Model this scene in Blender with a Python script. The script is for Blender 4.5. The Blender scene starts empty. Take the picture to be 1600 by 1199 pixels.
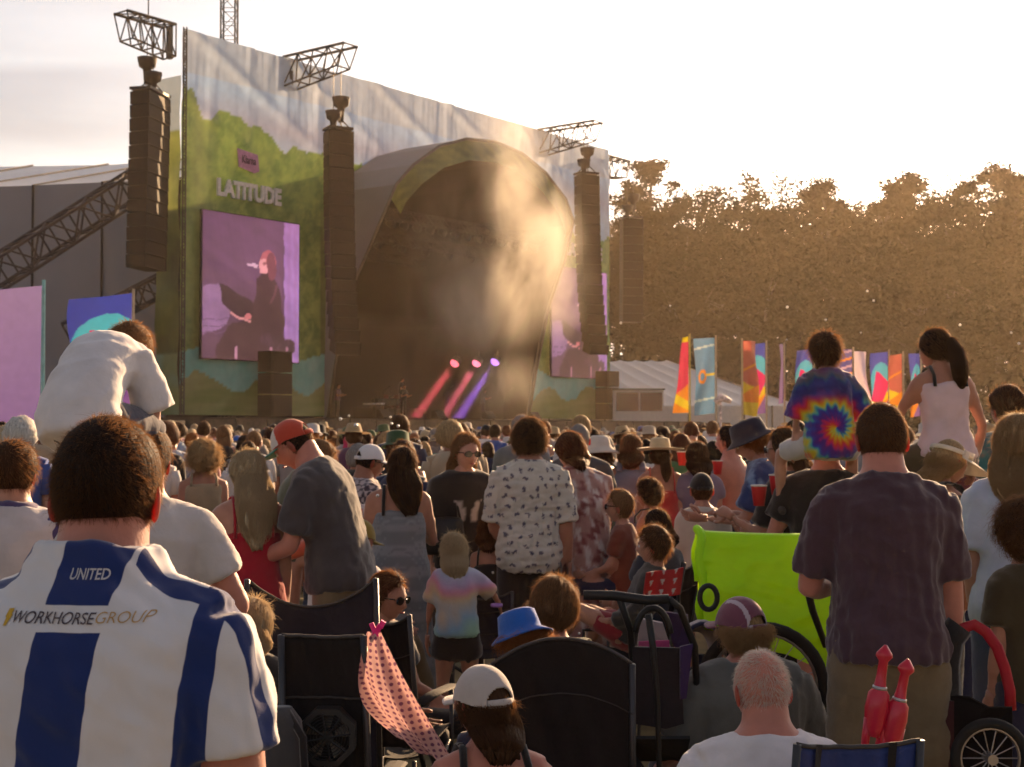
import bpy, bmesh, math, random
import numpy as np
from mathutils import Vector, Matrix
from mathutils.bvhtree import BVHTree

RNG = np.random.default_rng(7)
random.seed(7)
scene = bpy.context.scene
COL = scene.collection
R = math.radians

# ------------------------------------------------------------------ camera
FPX, CAMZ = 2200.0, 1.72                    # focal length in photo pixels (1600 wide), eye height
PITCH = math.atan((672 - 599.5) / FPX)
cam = bpy.data.cameras.new('camera')
cam.sensor_width = 36.0
cam.lens = 36.0 * FPX / 1600.0
cam.clip_start, cam.clip_end = 0.1, 3000.0
cam_o = bpy.data.objects.new('camera', cam)
cam_o.location = (0, 0, CAMZ)
cam_o.rotation_euler = (R(90) + PITCH, 0, 0)
cam.dof.use_dof = True
cam.dof.focus_distance = 3.4
cam.dof.aperture_fstop = 12.0
COL.objects.link(cam_o)
scene.camera = cam_o

# ------------------------------------------------------------------ light
SUN_AZ, SUN_EL = R(25), R(17)               # azimuth from +Y towards +X
world = bpy.data.worlds.new('World')
scene.world = world
world.use_nodes = True
wn, wl = world.node_tree.nodes, world.node_tree.links
wn.clear()
w_out = wn.new('ShaderNodeOutputWorld')
w_bg = wn.new('ShaderNodeBackground')
w_bg.inputs['Strength'].default_value = 0.066
w_sky = wn.new('ShaderNodeTexSky')
w_sky.sky_type = 'NISHITA'
w_sky.sun_disc = False
w_sky.sun_elevation, w_sky.sun_rotation = SUN_EL, SUN_AZ
w_sky.air_density, w_sky.dust_density, w_sky.ozone_density = 1.0, 2.6, 0.6
# thin high cloud veil: long flat streaks, whiter than the clear sky, even over the whole dome
w_tc = wn.new('ShaderNodeTexCoord')
w_map = wn.new('ShaderNodeMapping')
w_map.inputs['Rotation'].default_value = (0.0, R(-7), 0.0)
w_map.inputs['Scale'].default_value = (2.2, 2.2, 15.0)
w_noise = wn.new('ShaderNodeTexNoise')
w_noise.inputs['Scale'].default_value = 1.3
w_noise.inputs['Detail'].default_value = 5.0
w_ramp = wn.new('ShaderNodeValToRGB')
w_ramp.color_ramp.elements[0].position = 0.38
w_ramp.color_ramp.elements[1].position = 0.66
w_hsv = wn.new('ShaderNodeHueSaturation')
w_hsv.inputs['Saturation'].default_value = 0.38
w_hsv.inputs['Value'].default_value = 0.80
w_hsv0 = wn.new('ShaderNodeHueSaturation')
w_hsv0.inputs['Saturation'].default_value = 0.62
w_mix = wn.new('ShaderNodeMix')
w_mix.data_type = 'RGBA'
wl.new(w_tc.outputs['Generated'], w_map.inputs['Vector'])
wl.new(w_map.outputs['Vector'], w_noise.inputs['Vector'])
wl.new(w_noise.outputs['Fac'], w_ramp.inputs['Fac'])
wl.new(w_sky.outputs['Color'], w_hsv.inputs['Color'])
wl.new(w_sky.outputs['Color'], w_hsv0.inputs['Color'])
wl.new(w_ramp.outputs['Color'], w_mix.inputs['Factor'])
wl.new(w_hsv0.outputs['Color'], w_mix.inputs['A'])
wl.new(w_hsv.outputs['Color'], w_mix.inputs['B'])
w_tint = wn.new('ShaderNodeMix')
w_tint.data_type = 'RGBA'
w_tint.blend_type = 'MULTIPLY'
w_tint.inputs['Factor'].default_value = 1.0
w_tint.inputs['B'].default_value = (1.0, 0.95, 0.945, 1.0)   # dusty evening air
# a long grey cloud bank low in the west, thinning out towards the sun
w_sep = wn.new('ShaderNodeSeparateXYZ')
wl.new(w_tc.outputs['Generated'], w_sep.inputs['Vector'])
def wmath(op, a, b, clamp=False):
    q = wn.new('ShaderNodeMath'); q.operation = op; q.use_clamp = clamp
    for i, v in enumerate((a, b)):
        if isinstance(v, (int, float)):
            q.inputs[i].default_value = v
        else:
            wl.new(v, q.inputs[i])
    return q.outputs[0]
hgt = wmath('ADD', wmath('SUBTRACT', w_sep.outputs['Z'], wmath('MULTIPLY', w_sep.outputs['X'], .10)), wmath('MULTIPLY', w_noise.outputs['Fac'], .03))
edge = wmath('MULTIPLY', wmath('SUBTRACT', .287, hgt), 130.0, True)
low_ = wmath('MULTIPLY', wmath('SUBTRACT', hgt, .222), 22.0, True)
fade = wmath('MULTIPLY', wmath('SUBTRACT', -.16, w_sep.outputs['X']), 7.0, True)
bank = wmath('MULTIPLY', wmath('MULTIPLY', edge, low_), fade)
w_cb = wn.new('ShaderNodeMix'); w_cb.data_type = 'RGBA'; w_cb.blend_type = 'MULTIPLY'
wl.new(wmath('MULTIPLY', bank, .85), w_cb.inputs['Factor'])
wl.new(w_mix.outputs['Result'], w_cb.inputs['A'])
w_cb.inputs['B'].default_value = (.74, .74, .76, 1)
wl.new(w_cb.outputs['Result'], w_tint.inputs['A'])
wl.new(w_tint.outputs['Result'], w_bg.inputs['Color'])
wl.new(w_bg.outputs['Background'], w_out.inputs['Surface'])

sun = bpy.data.lights.new('sun', 'SUN')
sun.energy = 5.0
sun.angle = R(0.53)
sun.color = (1.0, 0.63, 0.33)
sun_o = bpy.data.objects.new('sun', sun)
SUN_DIR = Vector((math.sin(SUN_AZ) * math.cos(SUN_EL), math.cos(SUN_AZ) * math.cos(SUN_EL), math.sin(SUN_EL)))
sun_o.rotation_euler = SUN_DIR.to_track_quat('Z', 'Y').to_euler()
COL.objects.link(sun_o)

scene.view_settings.view_transform = 'Standard'
scene.view_settings.look = 'None'
scene.view_settings.exposure = 1.40
scene.view_settings.gamma = 1.0
scene.view_settings.use_curve_mapping = False
scene.render.engine = 'CYCLES'
cy = scene.cycles
cy.use_denoising = True
try:
    cy.denoiser = 'OPENIMAGEDENOISE'
except Exception:
    pass
cy.max_bounces = 8
cy.diffuse_bounces = 3
cy.glossy_bounces = 2
cy.transmission_bounces = 6
cy.transparent_max_bounces = 12
cy.volume_bounces = 1
cy.volume_step_rate = 2.0
cy.volume_max_steps = 256
cy.caustics_reflective = False
cy.caustics_refractive = False
cy.sample_clamp_indirect = 6.0
cy.use_adaptive_sampling = True
cy.adaptive_threshold = 0.02

# ------------------------------------------------------------------ picking places: a photo pixel at a depth Y
def ray(px, py):
    x, u = (px - 800.0) / FPX, (599.5 - py) / FPX
    return Vector((x, math.cos(PITCH) - u * math.sin(PITCH), math.sin(PITCH) + u * math.cos(PITCH)))

def at(px, py, Y):
    r = ray(px, py)
    return Vector((0, 0, CAMZ)) + r * (Y / r.y)

# ------------------------------------------------------------------ materials
MATS = {}

def lin(c):
    """sRGB 0-255 triple to linear"""
    o = []
    for v in c:
        v = v / 255.0
        o.append(v / 12.92 if v <= 0.04045 else ((v + 0.055) / 1.055) ** 2.4)
    return tuple(o)

def mat(name, col=(0.5, 0.5, 0.5), rough=0.8, var=0.18, scale=6.0, bump=0.0, bscale=60.0, metal=0.0,
        sheen=0.0, trans=0.0, tcol=None, emit=None, estr=1.0, attr=None, spec=0.3, sss=0.0, alpha=1.0, coat=0.0):
    if name in MATS:
        return MATS[name]
    m = bpy.data.materials.new(name)
    m.use_nodes = True
    nt = m.node_tree
    n, l = nt.nodes, nt.links
    b = n['Principled BSDF']
    out = n['Material Output']
    b.inputs['Roughness'].default_value = rough
    b.inputs['Metallic'].default_value = metal
    b.inputs['Specular IOR Level'].default_value = spec
    if sheen:
        b.inputs['Sheen Weight'].default_value = sheen
        b.inputs['Sheen Roughness'].default_value = 0.5
    if coat:
        b.inputs['Coat Weight'].default_value = coat
    if sss:
        b.inputs['Subsurface Weight'].default_value = sss
        b.inputs['Subsurface Radius'].default_value = (0.012, 0.004, 0.002)
    if alpha < 1:
        b.inputs['Alpha'].default_value = alpha
    tc = n.new('ShaderNodeTexCoord')
    if attr:
        a = n.new('ShaderNodeAttribute')
        a.attribute_name = attr
        csock = a.outputs['Color']
    else:
        rgb = n.new('ShaderNodeRGB')
        rgb.outputs[0].default_value = (*col, 1)
        csock = rgb.outputs[0]
    if var > 0:
        nz = n.new('ShaderNodeTexNoise')
        nz.inputs['Scale'].default_value = scale
        nz.inputs['Detail'].default_value = 4.0
        l.new(tc.outputs['Object'], nz.inputs['Vector'])
        mr = n.new('ShaderNodeMapRange')
        mr.inputs['From Min'].default_value = 0.3
        mr.inputs['From Max'].default_value = 0.7
        mr.inputs['To Min'].default_value = 1.0 - var
        mr.inputs['To Max'].default_value = 1.0 + var
        l.new(nz.outputs['Fac'], mr.inputs['Value'])
        hs = n.new('ShaderNodeHueSaturation')
        l.new(csock, hs.inputs['Color'])
        l.new(mr.outputs['Result'], hs.inputs['Value'])
        csock = hs.outputs['Color']
    l.new(csock, b.inputs['Base Color'])
    if bump > 0:
        nb = n.new('ShaderNodeTexNoise')
        nb.inputs['Scale'].default_value = bscale
        nb.inputs['Detail'].default_value = 3.0
        l.new(tc.outputs['Object'], nb.inputs['Vector'])
        bp = n.new('ShaderNodeBump')
        bp.inputs['Strength'].default_value = bump
        bp.inputs['Distance'].default_value = 0.01
        l.new(nb.outputs['Fac'], bp.inputs['Height'])
        l.new(bp.outputs['Normal'], b.inputs['Normal'])
    sh = b.outputs['BSDF']
    if trans > 0:
        t = n.new('ShaderNodeBsdfTranslucent')
        if tcol:
            t.inputs['Color'].default_value = (*tcol, 1)
        else:
            l.new(csock, t.inputs['Color'])
        mx = n.new('ShaderNodeMixShader')
        mx.inputs[0].default_value = trans
        l.new(sh, mx.inputs[1])
        l.new(t.outputs[0], mx.inputs[2])
        sh = mx.outputs[0]
        l.new(sh, out.inputs['Surface'])
    if emit:
        if emit == 'attr':
            l.new(csock, b.inputs['Emission Color'])
        else:
            b.inputs['Emission Color'].default_value = (*emit, 1)
        b.inputs['Emission Strength'].default_value = estr
    MATS[name] = m
    return m

# ------------------------------------------------------------------ mesh helpers
class G:
    """collects vertices and faces of one mesh"""
    def __init__(self):
        self.v, self.f, self.m, self.n = [], [], [], 0

    def add(self, v, f, mi=0):
        v = np.asarray(v, float).reshape(-1, 3)
        for q in f:
            self.f.append(tuple(i + self.n for i in q))
        self.m += [mi] * len(f)
        self.v.append(v)
        self.n += len(v)
        return self

    def verts(self):
        return np.concatenate(self.v) if self.v else np.zeros((0, 3))

    def box(self, c, s, rot=None, mi=0):
        c, s = np.array(c, float), np.array(s, float) / 2
        v = np.array([[x, y, z] for x in (-1, 1) for y in (-1, 1) for z in (-1, 1)]) * s
        if rot is not None:
            v = v @ np.array(rot).T
        return self.add(v + c, [(0, 1, 3, 2), (4, 6, 7, 5), (0, 4, 5, 1), (2, 3, 7, 6), (0, 2, 6, 4), (1, 5, 7, 3)], mi)

    def tube(self, pts, rad, seg=6, mi=0, caps=True, ref=None, flat=None):
        v, f = tube(pts, rad, seg, caps, ref, flat)
        return self.add(v, f, mi)

    def bar(self, a, b, r, seg=5, mi=0):
        return self.tube([a, b], [r, r], seg, mi)


def frames(pts, ref=None):
    """tangent, side and front vector at each point"""
    p = np.asarray(pts, float)
    t = np.gradient(p, axis=0) if len(p) > 2 else np.repeat([p[1] - p[0]], 2, axis=0)
    t /= np.linalg.norm(t, axis=1)[:, None] + 1e-12
    out = []
    if ref is None:
        ref = np.array([1.0, 0, 0]) if abs(t[0][0]) < 0.9 else np.array([0, 1.0, 0])
    s = np.asarray(ref, float)
    for k in t:
        s = s - k * np.dot(s, k)
        if np.linalg.norm(s) < 1e-6:
            s = np.cross(k, [0.3, 0.5, 0.8])
        s = s / np.linalg.norm(s)
        out.append((k, s, np.cross(k, s)))
    return out


def tube(pts, rad, seg=8, caps=True, ref=None, flat=None):
    """tube through points; rad a list of radii or (side, front) pairs"""
    p = np.asarray(pts, float)
    fr = frames(p, ref)
    ang = np.linspace(0, 2 * math.pi, seg, endpoint=False)
    V = []
    for i, (k, s, q) in enumerate(fr):
        r = rad[i]
        a, b = (r if isinstance(r, (tuple, list, np.ndarray)) else (r, r))
        V.append(p[i] + np.outer(np.cos(ang) * a, s) + np.outer(np.sin(ang) * b, q))
    V = np.concatenate(V)
    F = []
    n = len(p)
    for i in range(n - 1):
        for j in range(seg):
            j2 = (j + 1) % seg
            F.append((i * seg + j, i * seg + j2, (i + 1) * seg + j2, (i + 1) * seg + j))
    if caps:
        F.append(tuple(range(seg))[::-1])
        F.append(tuple((n - 1) * seg + j for j in range(seg)))
    return V, F


def make_mesh(name, v, f, mats=(), mi=None, smooth=False):
    me = bpy.data.meshes.new(name)
    if isinstance(f, np.ndarray):
        me.vertices.add(len(v))
        me.vertices.foreach_set('co', np.asarray(v, np.float32).ravel())
        k = f.shape[1]
        me.loops.add(f.size)
        me.loops.foreach_set('vertex_index', f.astype(np.int32).ravel())
        me.polygons.add(len(f))
        me.polygons.foreach_set('loop_start', np.arange(0, f.size, k, dtype=np.int32))
        me.update(calc_edges=True)
        me.validate()
    else:
        me.from_pydata([tuple(x) for x in v], [], f)
    for m in mats:
        me.materials.append(m)
    if mi is not None and len(mi) == len(me.polygons):
        me.polygons.foreach_set('material_index', np.asarray(mi, np.int32))
    if smooth:
        me.polygons.foreach_set('use_smooth', np.ones(len(me.polygons), bool))
    me.update()
    return me


def link(name, data, parent=None, loc=None, rz=None):
    o = bpy.data.objects.new(name, data)
    COL.objects.link(o)
    if parent is not None:
        o.parent = parent
    if loc is not None:
        o.location = loc
    if rz is not None:
        o.rotation_euler = (0, 0, rz)
    return o


def gobj(name, g, mats, parent=None, smooth=False, loc=None, rz=None):
    if not isinstance(mats, (list, tuple)):
        mats = [mats]
    return link(name, make_mesh(name, g.verts(), g.f, mats, g.m, smooth), parent, loc, rz)


def thing(name, label, cat, loc=(0, 0, 0), rz=0.0, group=None):
    o = link(name, None, None, loc, rz)
    o.empty_display_size = 0.1
    return tag(o, label, cat, group)


def tag(o, label, cat, group=None):
    o['label'], o['category'] = label, cat
    if group:
        o['group'] = group
    return o


def struct(o, kind='structure'):
    o['kind'] = kind
    return o


def painted_grid(name, nu, nv, pos, colour, material, parent=None, keep=None, smooth=True):
    """a printed sheet: pos(U,V)->xyz arrays, colour(U,V)->rgb arrays, U,V in 0..1"""
    U, V = np.meshgrid(np.linspace(0, 1, nu + 1), np.linspace(0, 1, nv + 1), indexing='ij')
    P = np.stack(pos(U, V), -1).reshape(-1, 3)
    idx = np.arange((nu + 1) * (nv + 1)).reshape(nu + 1, nv + 1)
    F = np.stack([idx[:-1, :-1], idx[1:, :-1], idx[1:, 1:], idx[:-1, 1:]], -1).reshape(-1, 4)
    if keep is not None:
        uc = (U[:-1, :-1] + U[1:, 1:]) / 2
        vc = (V[:-1, :-1] + V[1:, 1:]) / 2
        F = F[keep(uc, vc).ravel()]
    me = make_mesh(name, P, F, [material], None, smooth)
    C = np.stack(colour(U, V), -1).reshape(-1, 3)
    a = me.attributes.new('Col', 'FLOAT_COLOR', 'POINT')
    a.data.foreach_set('color', np.c_[C, np.ones(len(C))].astype(np.float32).ravel())
    return link(name, me, parent)


# cheap smooth noise from sine sums (numpy arrays)
def snoise(p, freq=1.0, seed=0, octaves=4):
    r = np.random.default_rng(seed)
    p = np.asarray(p, float)
    out = np.zeros(p.shape[:-1])
    a = 1.0
    for o in range(octaves):
        k = r.normal(size=(3, p.shape[-1])) * freq
        ph = r.uniform(0, 6.28, 6)
        w = np.sin(p @ k[0] + ph[0]) * np.cos(p @ k[1] + ph[1])
        out += a * np.sin(p @ k[2] + ph[2] + 1.3 * w)
        a *= 0.55
        freq *= 1.9
    return out / 2.0


def mixc(a, b, t):
    t = np.asarray(t)
    return tuple(np.asarray(x) * (1 - t) + np.asarray(y) * t for x, y in zip(a, b))


def where(mask, a, b):
    return tuple(np.where(mask, x, y) for x, y in zip(a, b))

# ================================================================== ground
gr = struct(painted_grid('ground', 60, 60, lambda U, V: ((U - .5) * 1600, (V - .25) * 1600, 0 * U),
            lambda U, V: (0.20 + 0 * U, 0.155 + 0 * U, 0.075 + 0 * U),
            mat('ground_dry_grass', rough=0.95, var=0.45, scale=1.7, bump=0.6, bscale=9.0, attr='Col')))
# ================================================================== stage, seen at an angle
A0 = at(283, 45, 63.0)
TOPZ = A0.z
rB = ray(950, 235)
B0 = Vector((0, 0, CAMZ)) + rB * ((TOPZ - CAMZ) / rB.z)
UD = Vector((B0.x - A0.x, B0.y - A0.y, 0))
FW = UD.length                              # width of the front, about 35 m
UD.normalize()
ND = Vector((UD.y, -UD.x, 0))               # towards the audience
ANG = math.atan2(UD.y, UD.x)

def F(u, n, z):
    p = A0 + UD * u + ND * n
    return Vector((p.x, p.y, z))

DECK = 2.35
black = mat('stage_black_cloth', (0.010, 0.008, 0.008), 0.9)
steel = mat('truss_steel', (0.09, 0.08, 0.07), 0.45, metal=0.6)
dark_truss = mat('truss_dark', (0.03, 0.025, 0.025), 0.5, metal=0.4)
skin_grey = mat('roof_membrane_grey', (0.20, 0.19, 0.21), 0.5, var=0.08, scale=0.5)
skin_light = mat('roof_membrane_pale', (0.60, 0.60, 0.62), 0.4, var=0.08, scale=0.4)

def lattice(g, a, b, w, h, bays, r=0.045, rb=0.022, up=None):
    """box truss from a to b: four chords and zig-zag braces"""
    a, b = np.array(a, float), np.array(b, float)
    t = (b - a) / np.linalg.norm(b - a)
    up = np.array(up if up is not None else (0, 0, 1.0), float)
    up = up - t * np.dot(up, t)
    up /= np.linalg.norm(up)
    s = np.cross(t, up)
    cor = [(-1, -1), (1, -1), (1, 1), (-1, 1)]
    P = lambda k, c: a + (b - a) * k / bays + s * c[0] * w / 2 + up * c[1] * h / 2
    for c in cor:
        g.bar(P(0, c), P(bays, c), r)
    for k in range(bays):
        for q in range(4):
            c, d = cor[q], cor[(q + 1) % 4]
            if (k + q) % 2:
                c, d = d, c
            g.bar(P(k, c), P(k + 1, d), rb, 4)
            g.bar(P(k, c), P(k, d), rb, 4)
    return g

# ---- arch profile of the vaulted roof, symmetric about the middle
UC = FW / 2
ARCH_N = 4.2
prof = [(-8.35, DECK, .3), (-8.35, 5.0, .8), (-8.25, 8.7, 1.8), (-7.95, 11.5, 3.2), (-7.55, 13.7, 4.1), (-6.5, 14.8, 4.3), (-4.6, 16.0, 4.3), (-2.4, 16.75, 4.3), (0, 17.0, 4.3)]
prof = prof + [(-a, b, c) for a, b, c in prof[-2::-1]]
PU = np.array([p[0] for p in prof]) + UC
PZ = np.array([p[1] for p in prof])
PN = np.array([p[2] for p in prof])

stage = thing('concert_stage', 'huge arched festival stage with grey roof, dark inside, behind the crowd', 'stage', F(UC, 0, 0))
SI = stage.matrix_basis.inverted()

def sgobj(name, g, m, smooth=False, parent=None):
    o = gobj(name, g, m, None, smooth)
    o.parent = parent or stage
    o.matrix_parent_inverse = Matrix.Translation(-Vector(stage.location))
    return o

# roof membrane: extruded arch from the front edge back behind the facade, panels between ribs
for (n0, n1) in ((1.0, .5), (.5, 0.0)):
    g = G()
    v = []
    for k in range(len(prof)):
        for n in (n0, n1):
            v.append(F(PU[k], PN[k] * n + .05, PZ[k]))
    f = [(2 * k, 2 * k + 1, 2 * k + 3, 2 * k + 2) for k in range(len(prof) - 1)]
    g.add([tuple(x) for x in v], f)
    sgobj('roof_membrane', g, skin_grey)
# roof lining inside (dark)
g = G()
v = []
for k in range(len(prof)):
    sc = 0.975
    for n in (PN[k] - .05, -16):
        v.append(F(UC + (PU[k] - UC) * sc, n, DECK + (PZ[k] - DECK) * sc))
g.add([tuple(x) for x in v], [(2 * k, 2 * k + 2, 2 * k + 3, 2 * k + 1) for k in range(len(prof) - 1)])
sgobj('roof_lining', g, black)
g = G()
g.add([tuple(F(UC + s * 8.3, -15.9, z)) for s, z in ((-1, 0), (1, 0), (1, 16.6), (-1, 16.6))], [(0, 1, 2, 3)])
sgobj('back_cloth', g, black)

# printed fascia band along the front edge of the arch
def fpaint(P, base, dark, seed):
    t = np.clip(0.5 + 0.5 * snoise(P, 1.6, seed, 5), 0, 1)
    return mixc(base, dark, t)
print_cloth = mat('printed_banner', rough=0.33, var=0.07, scale=2.5, attr='Col', spec=0.5, trans=0.38, bump=0.16, bscale=2.6)
LEAF, LEAF_D = (0.21, 0.26, 0.055), (0.055, 0.085, 0.02)

def arch_pt(s):
    L = np.r_[0, np.cumsum(np.hypot(np.diff(PU), np.diff(PZ)))]
    return np.interp(s * L[-1], L, PU), np.interp(s * L[-1], L, PZ), np.interp(s * L[-1], L, PN)

def fas_pos(U, V):
    u, z, n = arch_pt(0.27 + 0.46 * U)
    sc = 1 - V * 0.10
    uu, zz = UC + (u - UC) * sc, 6 + (z - 6) * sc
    n = n + 0.03
    return (A0.x + UD.x * uu + ND.x * n, A0.y + UD.y * uu + ND.y * n, zz)

def fas_col(U, V):
    return fpaint(np.stack([U * 30, V * 3], -1), LEAF, LEAF_D, 3)
o = painted_grid('arch_fascia', 120, 8, fas_pos, fas_col, print_cloth)
o.parent = stage; o.matrix_parent_inverse = Matrix.Translation(-Vector(stage.location))
# front edge tube of the arch
g = G(); g.tube([tuple(F(a, c + .05, b)) for a, b, c in zip(PU, PZ, PN)], [0.08] * len(PU), 6)
sgobj('arch_rim', g, mat('arch_rim_alu', (0.12, 0.11, 0.10), 0.4, metal=0.7), True)
# deck and stage front skirt
g = G()
c = F(UC, -5.4, DECK / 2 - 0.05)
g.box(c, (FW + 6, 21.0, DECK - 0.1), Matrix.Rotation(ANG, 3, 'Z'))
sgobj('deck', g, mat('deck_black', (0.035, 0.027, 0.022), 0.8, var=.3))
# side curtains inside
for s in (-1,):
    g = G()
    pts = []
    K = 24
    for k in range(K + 1):
        pts.append((s * (8.0 - 1.6 * k / K) + 0.05 * math.sin(k * 1.9), -0.5 - 3.5 * k / K + 0.12 * math.sin(k * 2.4)))
    v = []
    for (uu, nn) in pts:
        v += [tuple(F(UC + uu, nn, DECK)), tuple(F(UC + uu * 0.98, nn, 8.6))]
    g.add(v, [(2 * k, 2 * k + 1, 2 * k + 3, 2 * k + 2) for k in range(K)])
    sgobj('side_curtain', g, mat('curtain_grey', (0.05, 0.045, 0.045), 0.8), True)
# lighting trusses under the roof
for n, z in ((2.2, 12.6), (-2.5, 12.3), (-7, 12.0)):
    g = lattice(G(), F(UC - 7.2, n, z), F(UC + 7.2, n, z), 0.5, 0.5, 22, 0.03, 0.015)
    sgobj('lighting_truss', g, dark_truss)
lampcase = mat('lamp_case', (0.02, 0.018, 0.018), 0.5)
def fixture(u, n, z, col=None, strength=0, aim=(0.2, 1, -.4), r=0.2):
    g = G()
    a = np.array(UD) * aim[0] + np.array(ND) * aim[1] + np.array([0, 0, aim[2]])
    a /= np.linalg.norm(a)
    p = np.array(F(u, n, z))
    g.tube([p - a * .45, p - a * .3, p - a * 0.1, p], [0.08, r * .9, r, r], 10)
    g.bar(p - a * .25 + np.array([0, 0, .45]), p - a * .25, 0.04)
    o = sgobj('moving_light', g, lampcase, True)
    if col:
        d = G()
        q = frames([p, p + a * .02])
        k, s, t = q[0]
        ang = np.linspace(0, 6.283, 14, endpoint=False)
        d.add([p + a * .012 + r * .93 * (math.cos(x) * s + math.sin(x) * t) for x in ang], [tuple(range(14))])
        sgobj('lens', d, mat('lens_%d_%d_%d' % tuple(int(c * 99) for c in col), (0.02, 0.02, 0.02), 0.3, emit=col, estr=strength), False, o)
    return p, a
for k in range(14):
    uu = UC - 6.6 + 13.2 * k / 13
    fixture(uu, 2.2, 12.1)
    if k % 2:
        fixture(uu, -2.5, 11.8)
# the lit ones
def su(px, py, n):
    r = ray(px, py)
    o = A0 + ND * n
    d = r.x * -UD.y + UD.x * r.y
    t = (o.x * -UD.y + UD.x * o.y) / d
    p = Vector((0, 0, CAMZ)) + r * t
    return (p - A0).dot(UD), p.z
for px, py in ((585, 381), (617, 383), (648, 387), (672, 391)):
    u, z = su(px, py, -2.5)
    fixture(u, -2.5, z, (1.0, 0.07, 0.05), 1.6, (0.3, 0.9, -1.2), 0.16)
LITS = []
for px, py, col, tgt in ((711, 567, (1.0, 0.12, 0.16), (655, 645)), (745, 567, (1.0, 0.16, 0.25), (700, 640)), (774, 565, (0.42, 0.16, 1.0), (725, 640))):
    u, z = su(px, py, -1.2)
    u2, z2 = su(*tgt, -1.6)
    p, a = fixture(u, -1.2, z, col, 1.0, (u2 - u, -.4, z2 - z), 0.3)
    gg = G(); th_ = [(math.sin(i / 5 * 1.57) , math.cos(i / 5 * 1.57)) for i in range(6)]
    gg.tube([np.array(p) + np.array(a) * (.02 + .22 * c_) for s_, c_ in reversed(th_)], [max(.01, .27 * s_) for s_, c_ in reversed(th_)], 14)
    sgobj('lens_dome', gg, mat('lens_%d_%d_%d' % tuple(int(c * 99) for c in col)), True)
    sp = bpy.data.lights.new('stage_spot', 'SPOT')
    sp.energy = 120000
    sp.color = col
    sp.spot_size = R(8)
    sp.spot_blend = 0.9
    sp.shadow_soft_size = 0.2
    so = link('stage_spot', sp, stage)
    so.matrix_parent_inverse = Matrix.Translation(-Vector(stage.location))
    so.location = Vector(p) + Vector(a) * 0.32
    so.rotation_euler = (-Vector(a)).to_track_quat('Z', 'Y').to_euler()

# ---- side house behind the wings: grey wall with pale roof
house = thing('backstage_hall', 'large grey fabric covered backstage hall with pale roof at left of the stage', 'hall', (at(100, 600, 69).x, 69, 0))
ho = Vector(house.location)
hx = [at(px, 300, 69).x for px in (-420, -300, -180, -62, 52, 160, 262)]
ez = [at(50, py, 69).z for py in (300, 300, 298, 294, 290, 285, 281)]
rz_ = [at(50, py, 82).z for py in (262, 262, 260, 258, 250, 249, 252)]
for k in range(6):
    a, b = hx[k] - ho.x, hx[k + 1] - ho.x
    g = G().add([(a, 0, 0), (b, 0, 0), (b, 0, ez[k + 1]), (a, 0, ez[k])], [(0, 1, 2, 3)])
    gobj('wall_panel', g, mat('hall_wall_grey', (0.23, 0.23, 0.27), 0.7, var=.12, scale=.25), house)
    c, d_ = a * 82 / 69 + 4.5, b * 82 / 69 + 4.5
    g = G()
    v = []
    for q in range(5):
        h = q / 4
        for w in range(5):
            e = w / 4
            v.append(((a + (b - a) * e) * (1 - h) + (c + (d_ - c) * e) * h, 13 * h, (ez[k] + (ez[k + 1] - ez[k]) * e) * (1 - h) + (rz_[k] + (rz_[k + 1] - rz_[k]) * e) * h - .25 * math.sin(math.pi * e) * math.sin(math.pi * min(1, h + .2))))
    g.add(v, [(q * 5 + w, q * 5 + w + 1, q * 5 + w + 6, q * 5 + w + 5) for q in range(4) for w in range(4)])
    gobj('roof_panel', g, skin_light, house, True)
    g = G(); g.tube([(b, -.05, 0), (b, -.05, ez[k + 1]), (d_, 13, rz_[k + 1] + .05)], [.06] * 3, 5)
    gobj('roof_rib', g, dark_truss, house)

# ---- printed facade cloth (sky over forest), with the arch cut out
ZB = DECK + 0.05
SKY1, SKY2 = (0.48, 0.68, 0.95), (0.60, 0.72, 0.92)

def fac_uz(U, V):
    return U * FW, ZB + V * (TOPZ - ZB)

def fac_pos(U, V):
    u, z = fac_uz(U, V)
    top = np.clip((z - 14.0) / 4, 0, 1)
    P = np.stack([u, z], -1)
    w = 0.10 * snoise(P * np.array([1, .12]), 2.2, 41, 4) * (.3 + .7 * np.clip(.5 + snoise(P, .3, 42), 0, 1))
    w = w * (0.35 + 0.8 * top) + 0.05 * snoise(P, .8, 4)
    diag = 0.10 * np.maximum(0, np.sin((u * .8 + z * 1.5) * 1.3)) ** 4 * top
    n = 0.10 + w * .8 + diag
    return (A0.x + UD.x * u + ND.x * n, A0.y + UD.y * u + ND.y * n, z)

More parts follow.
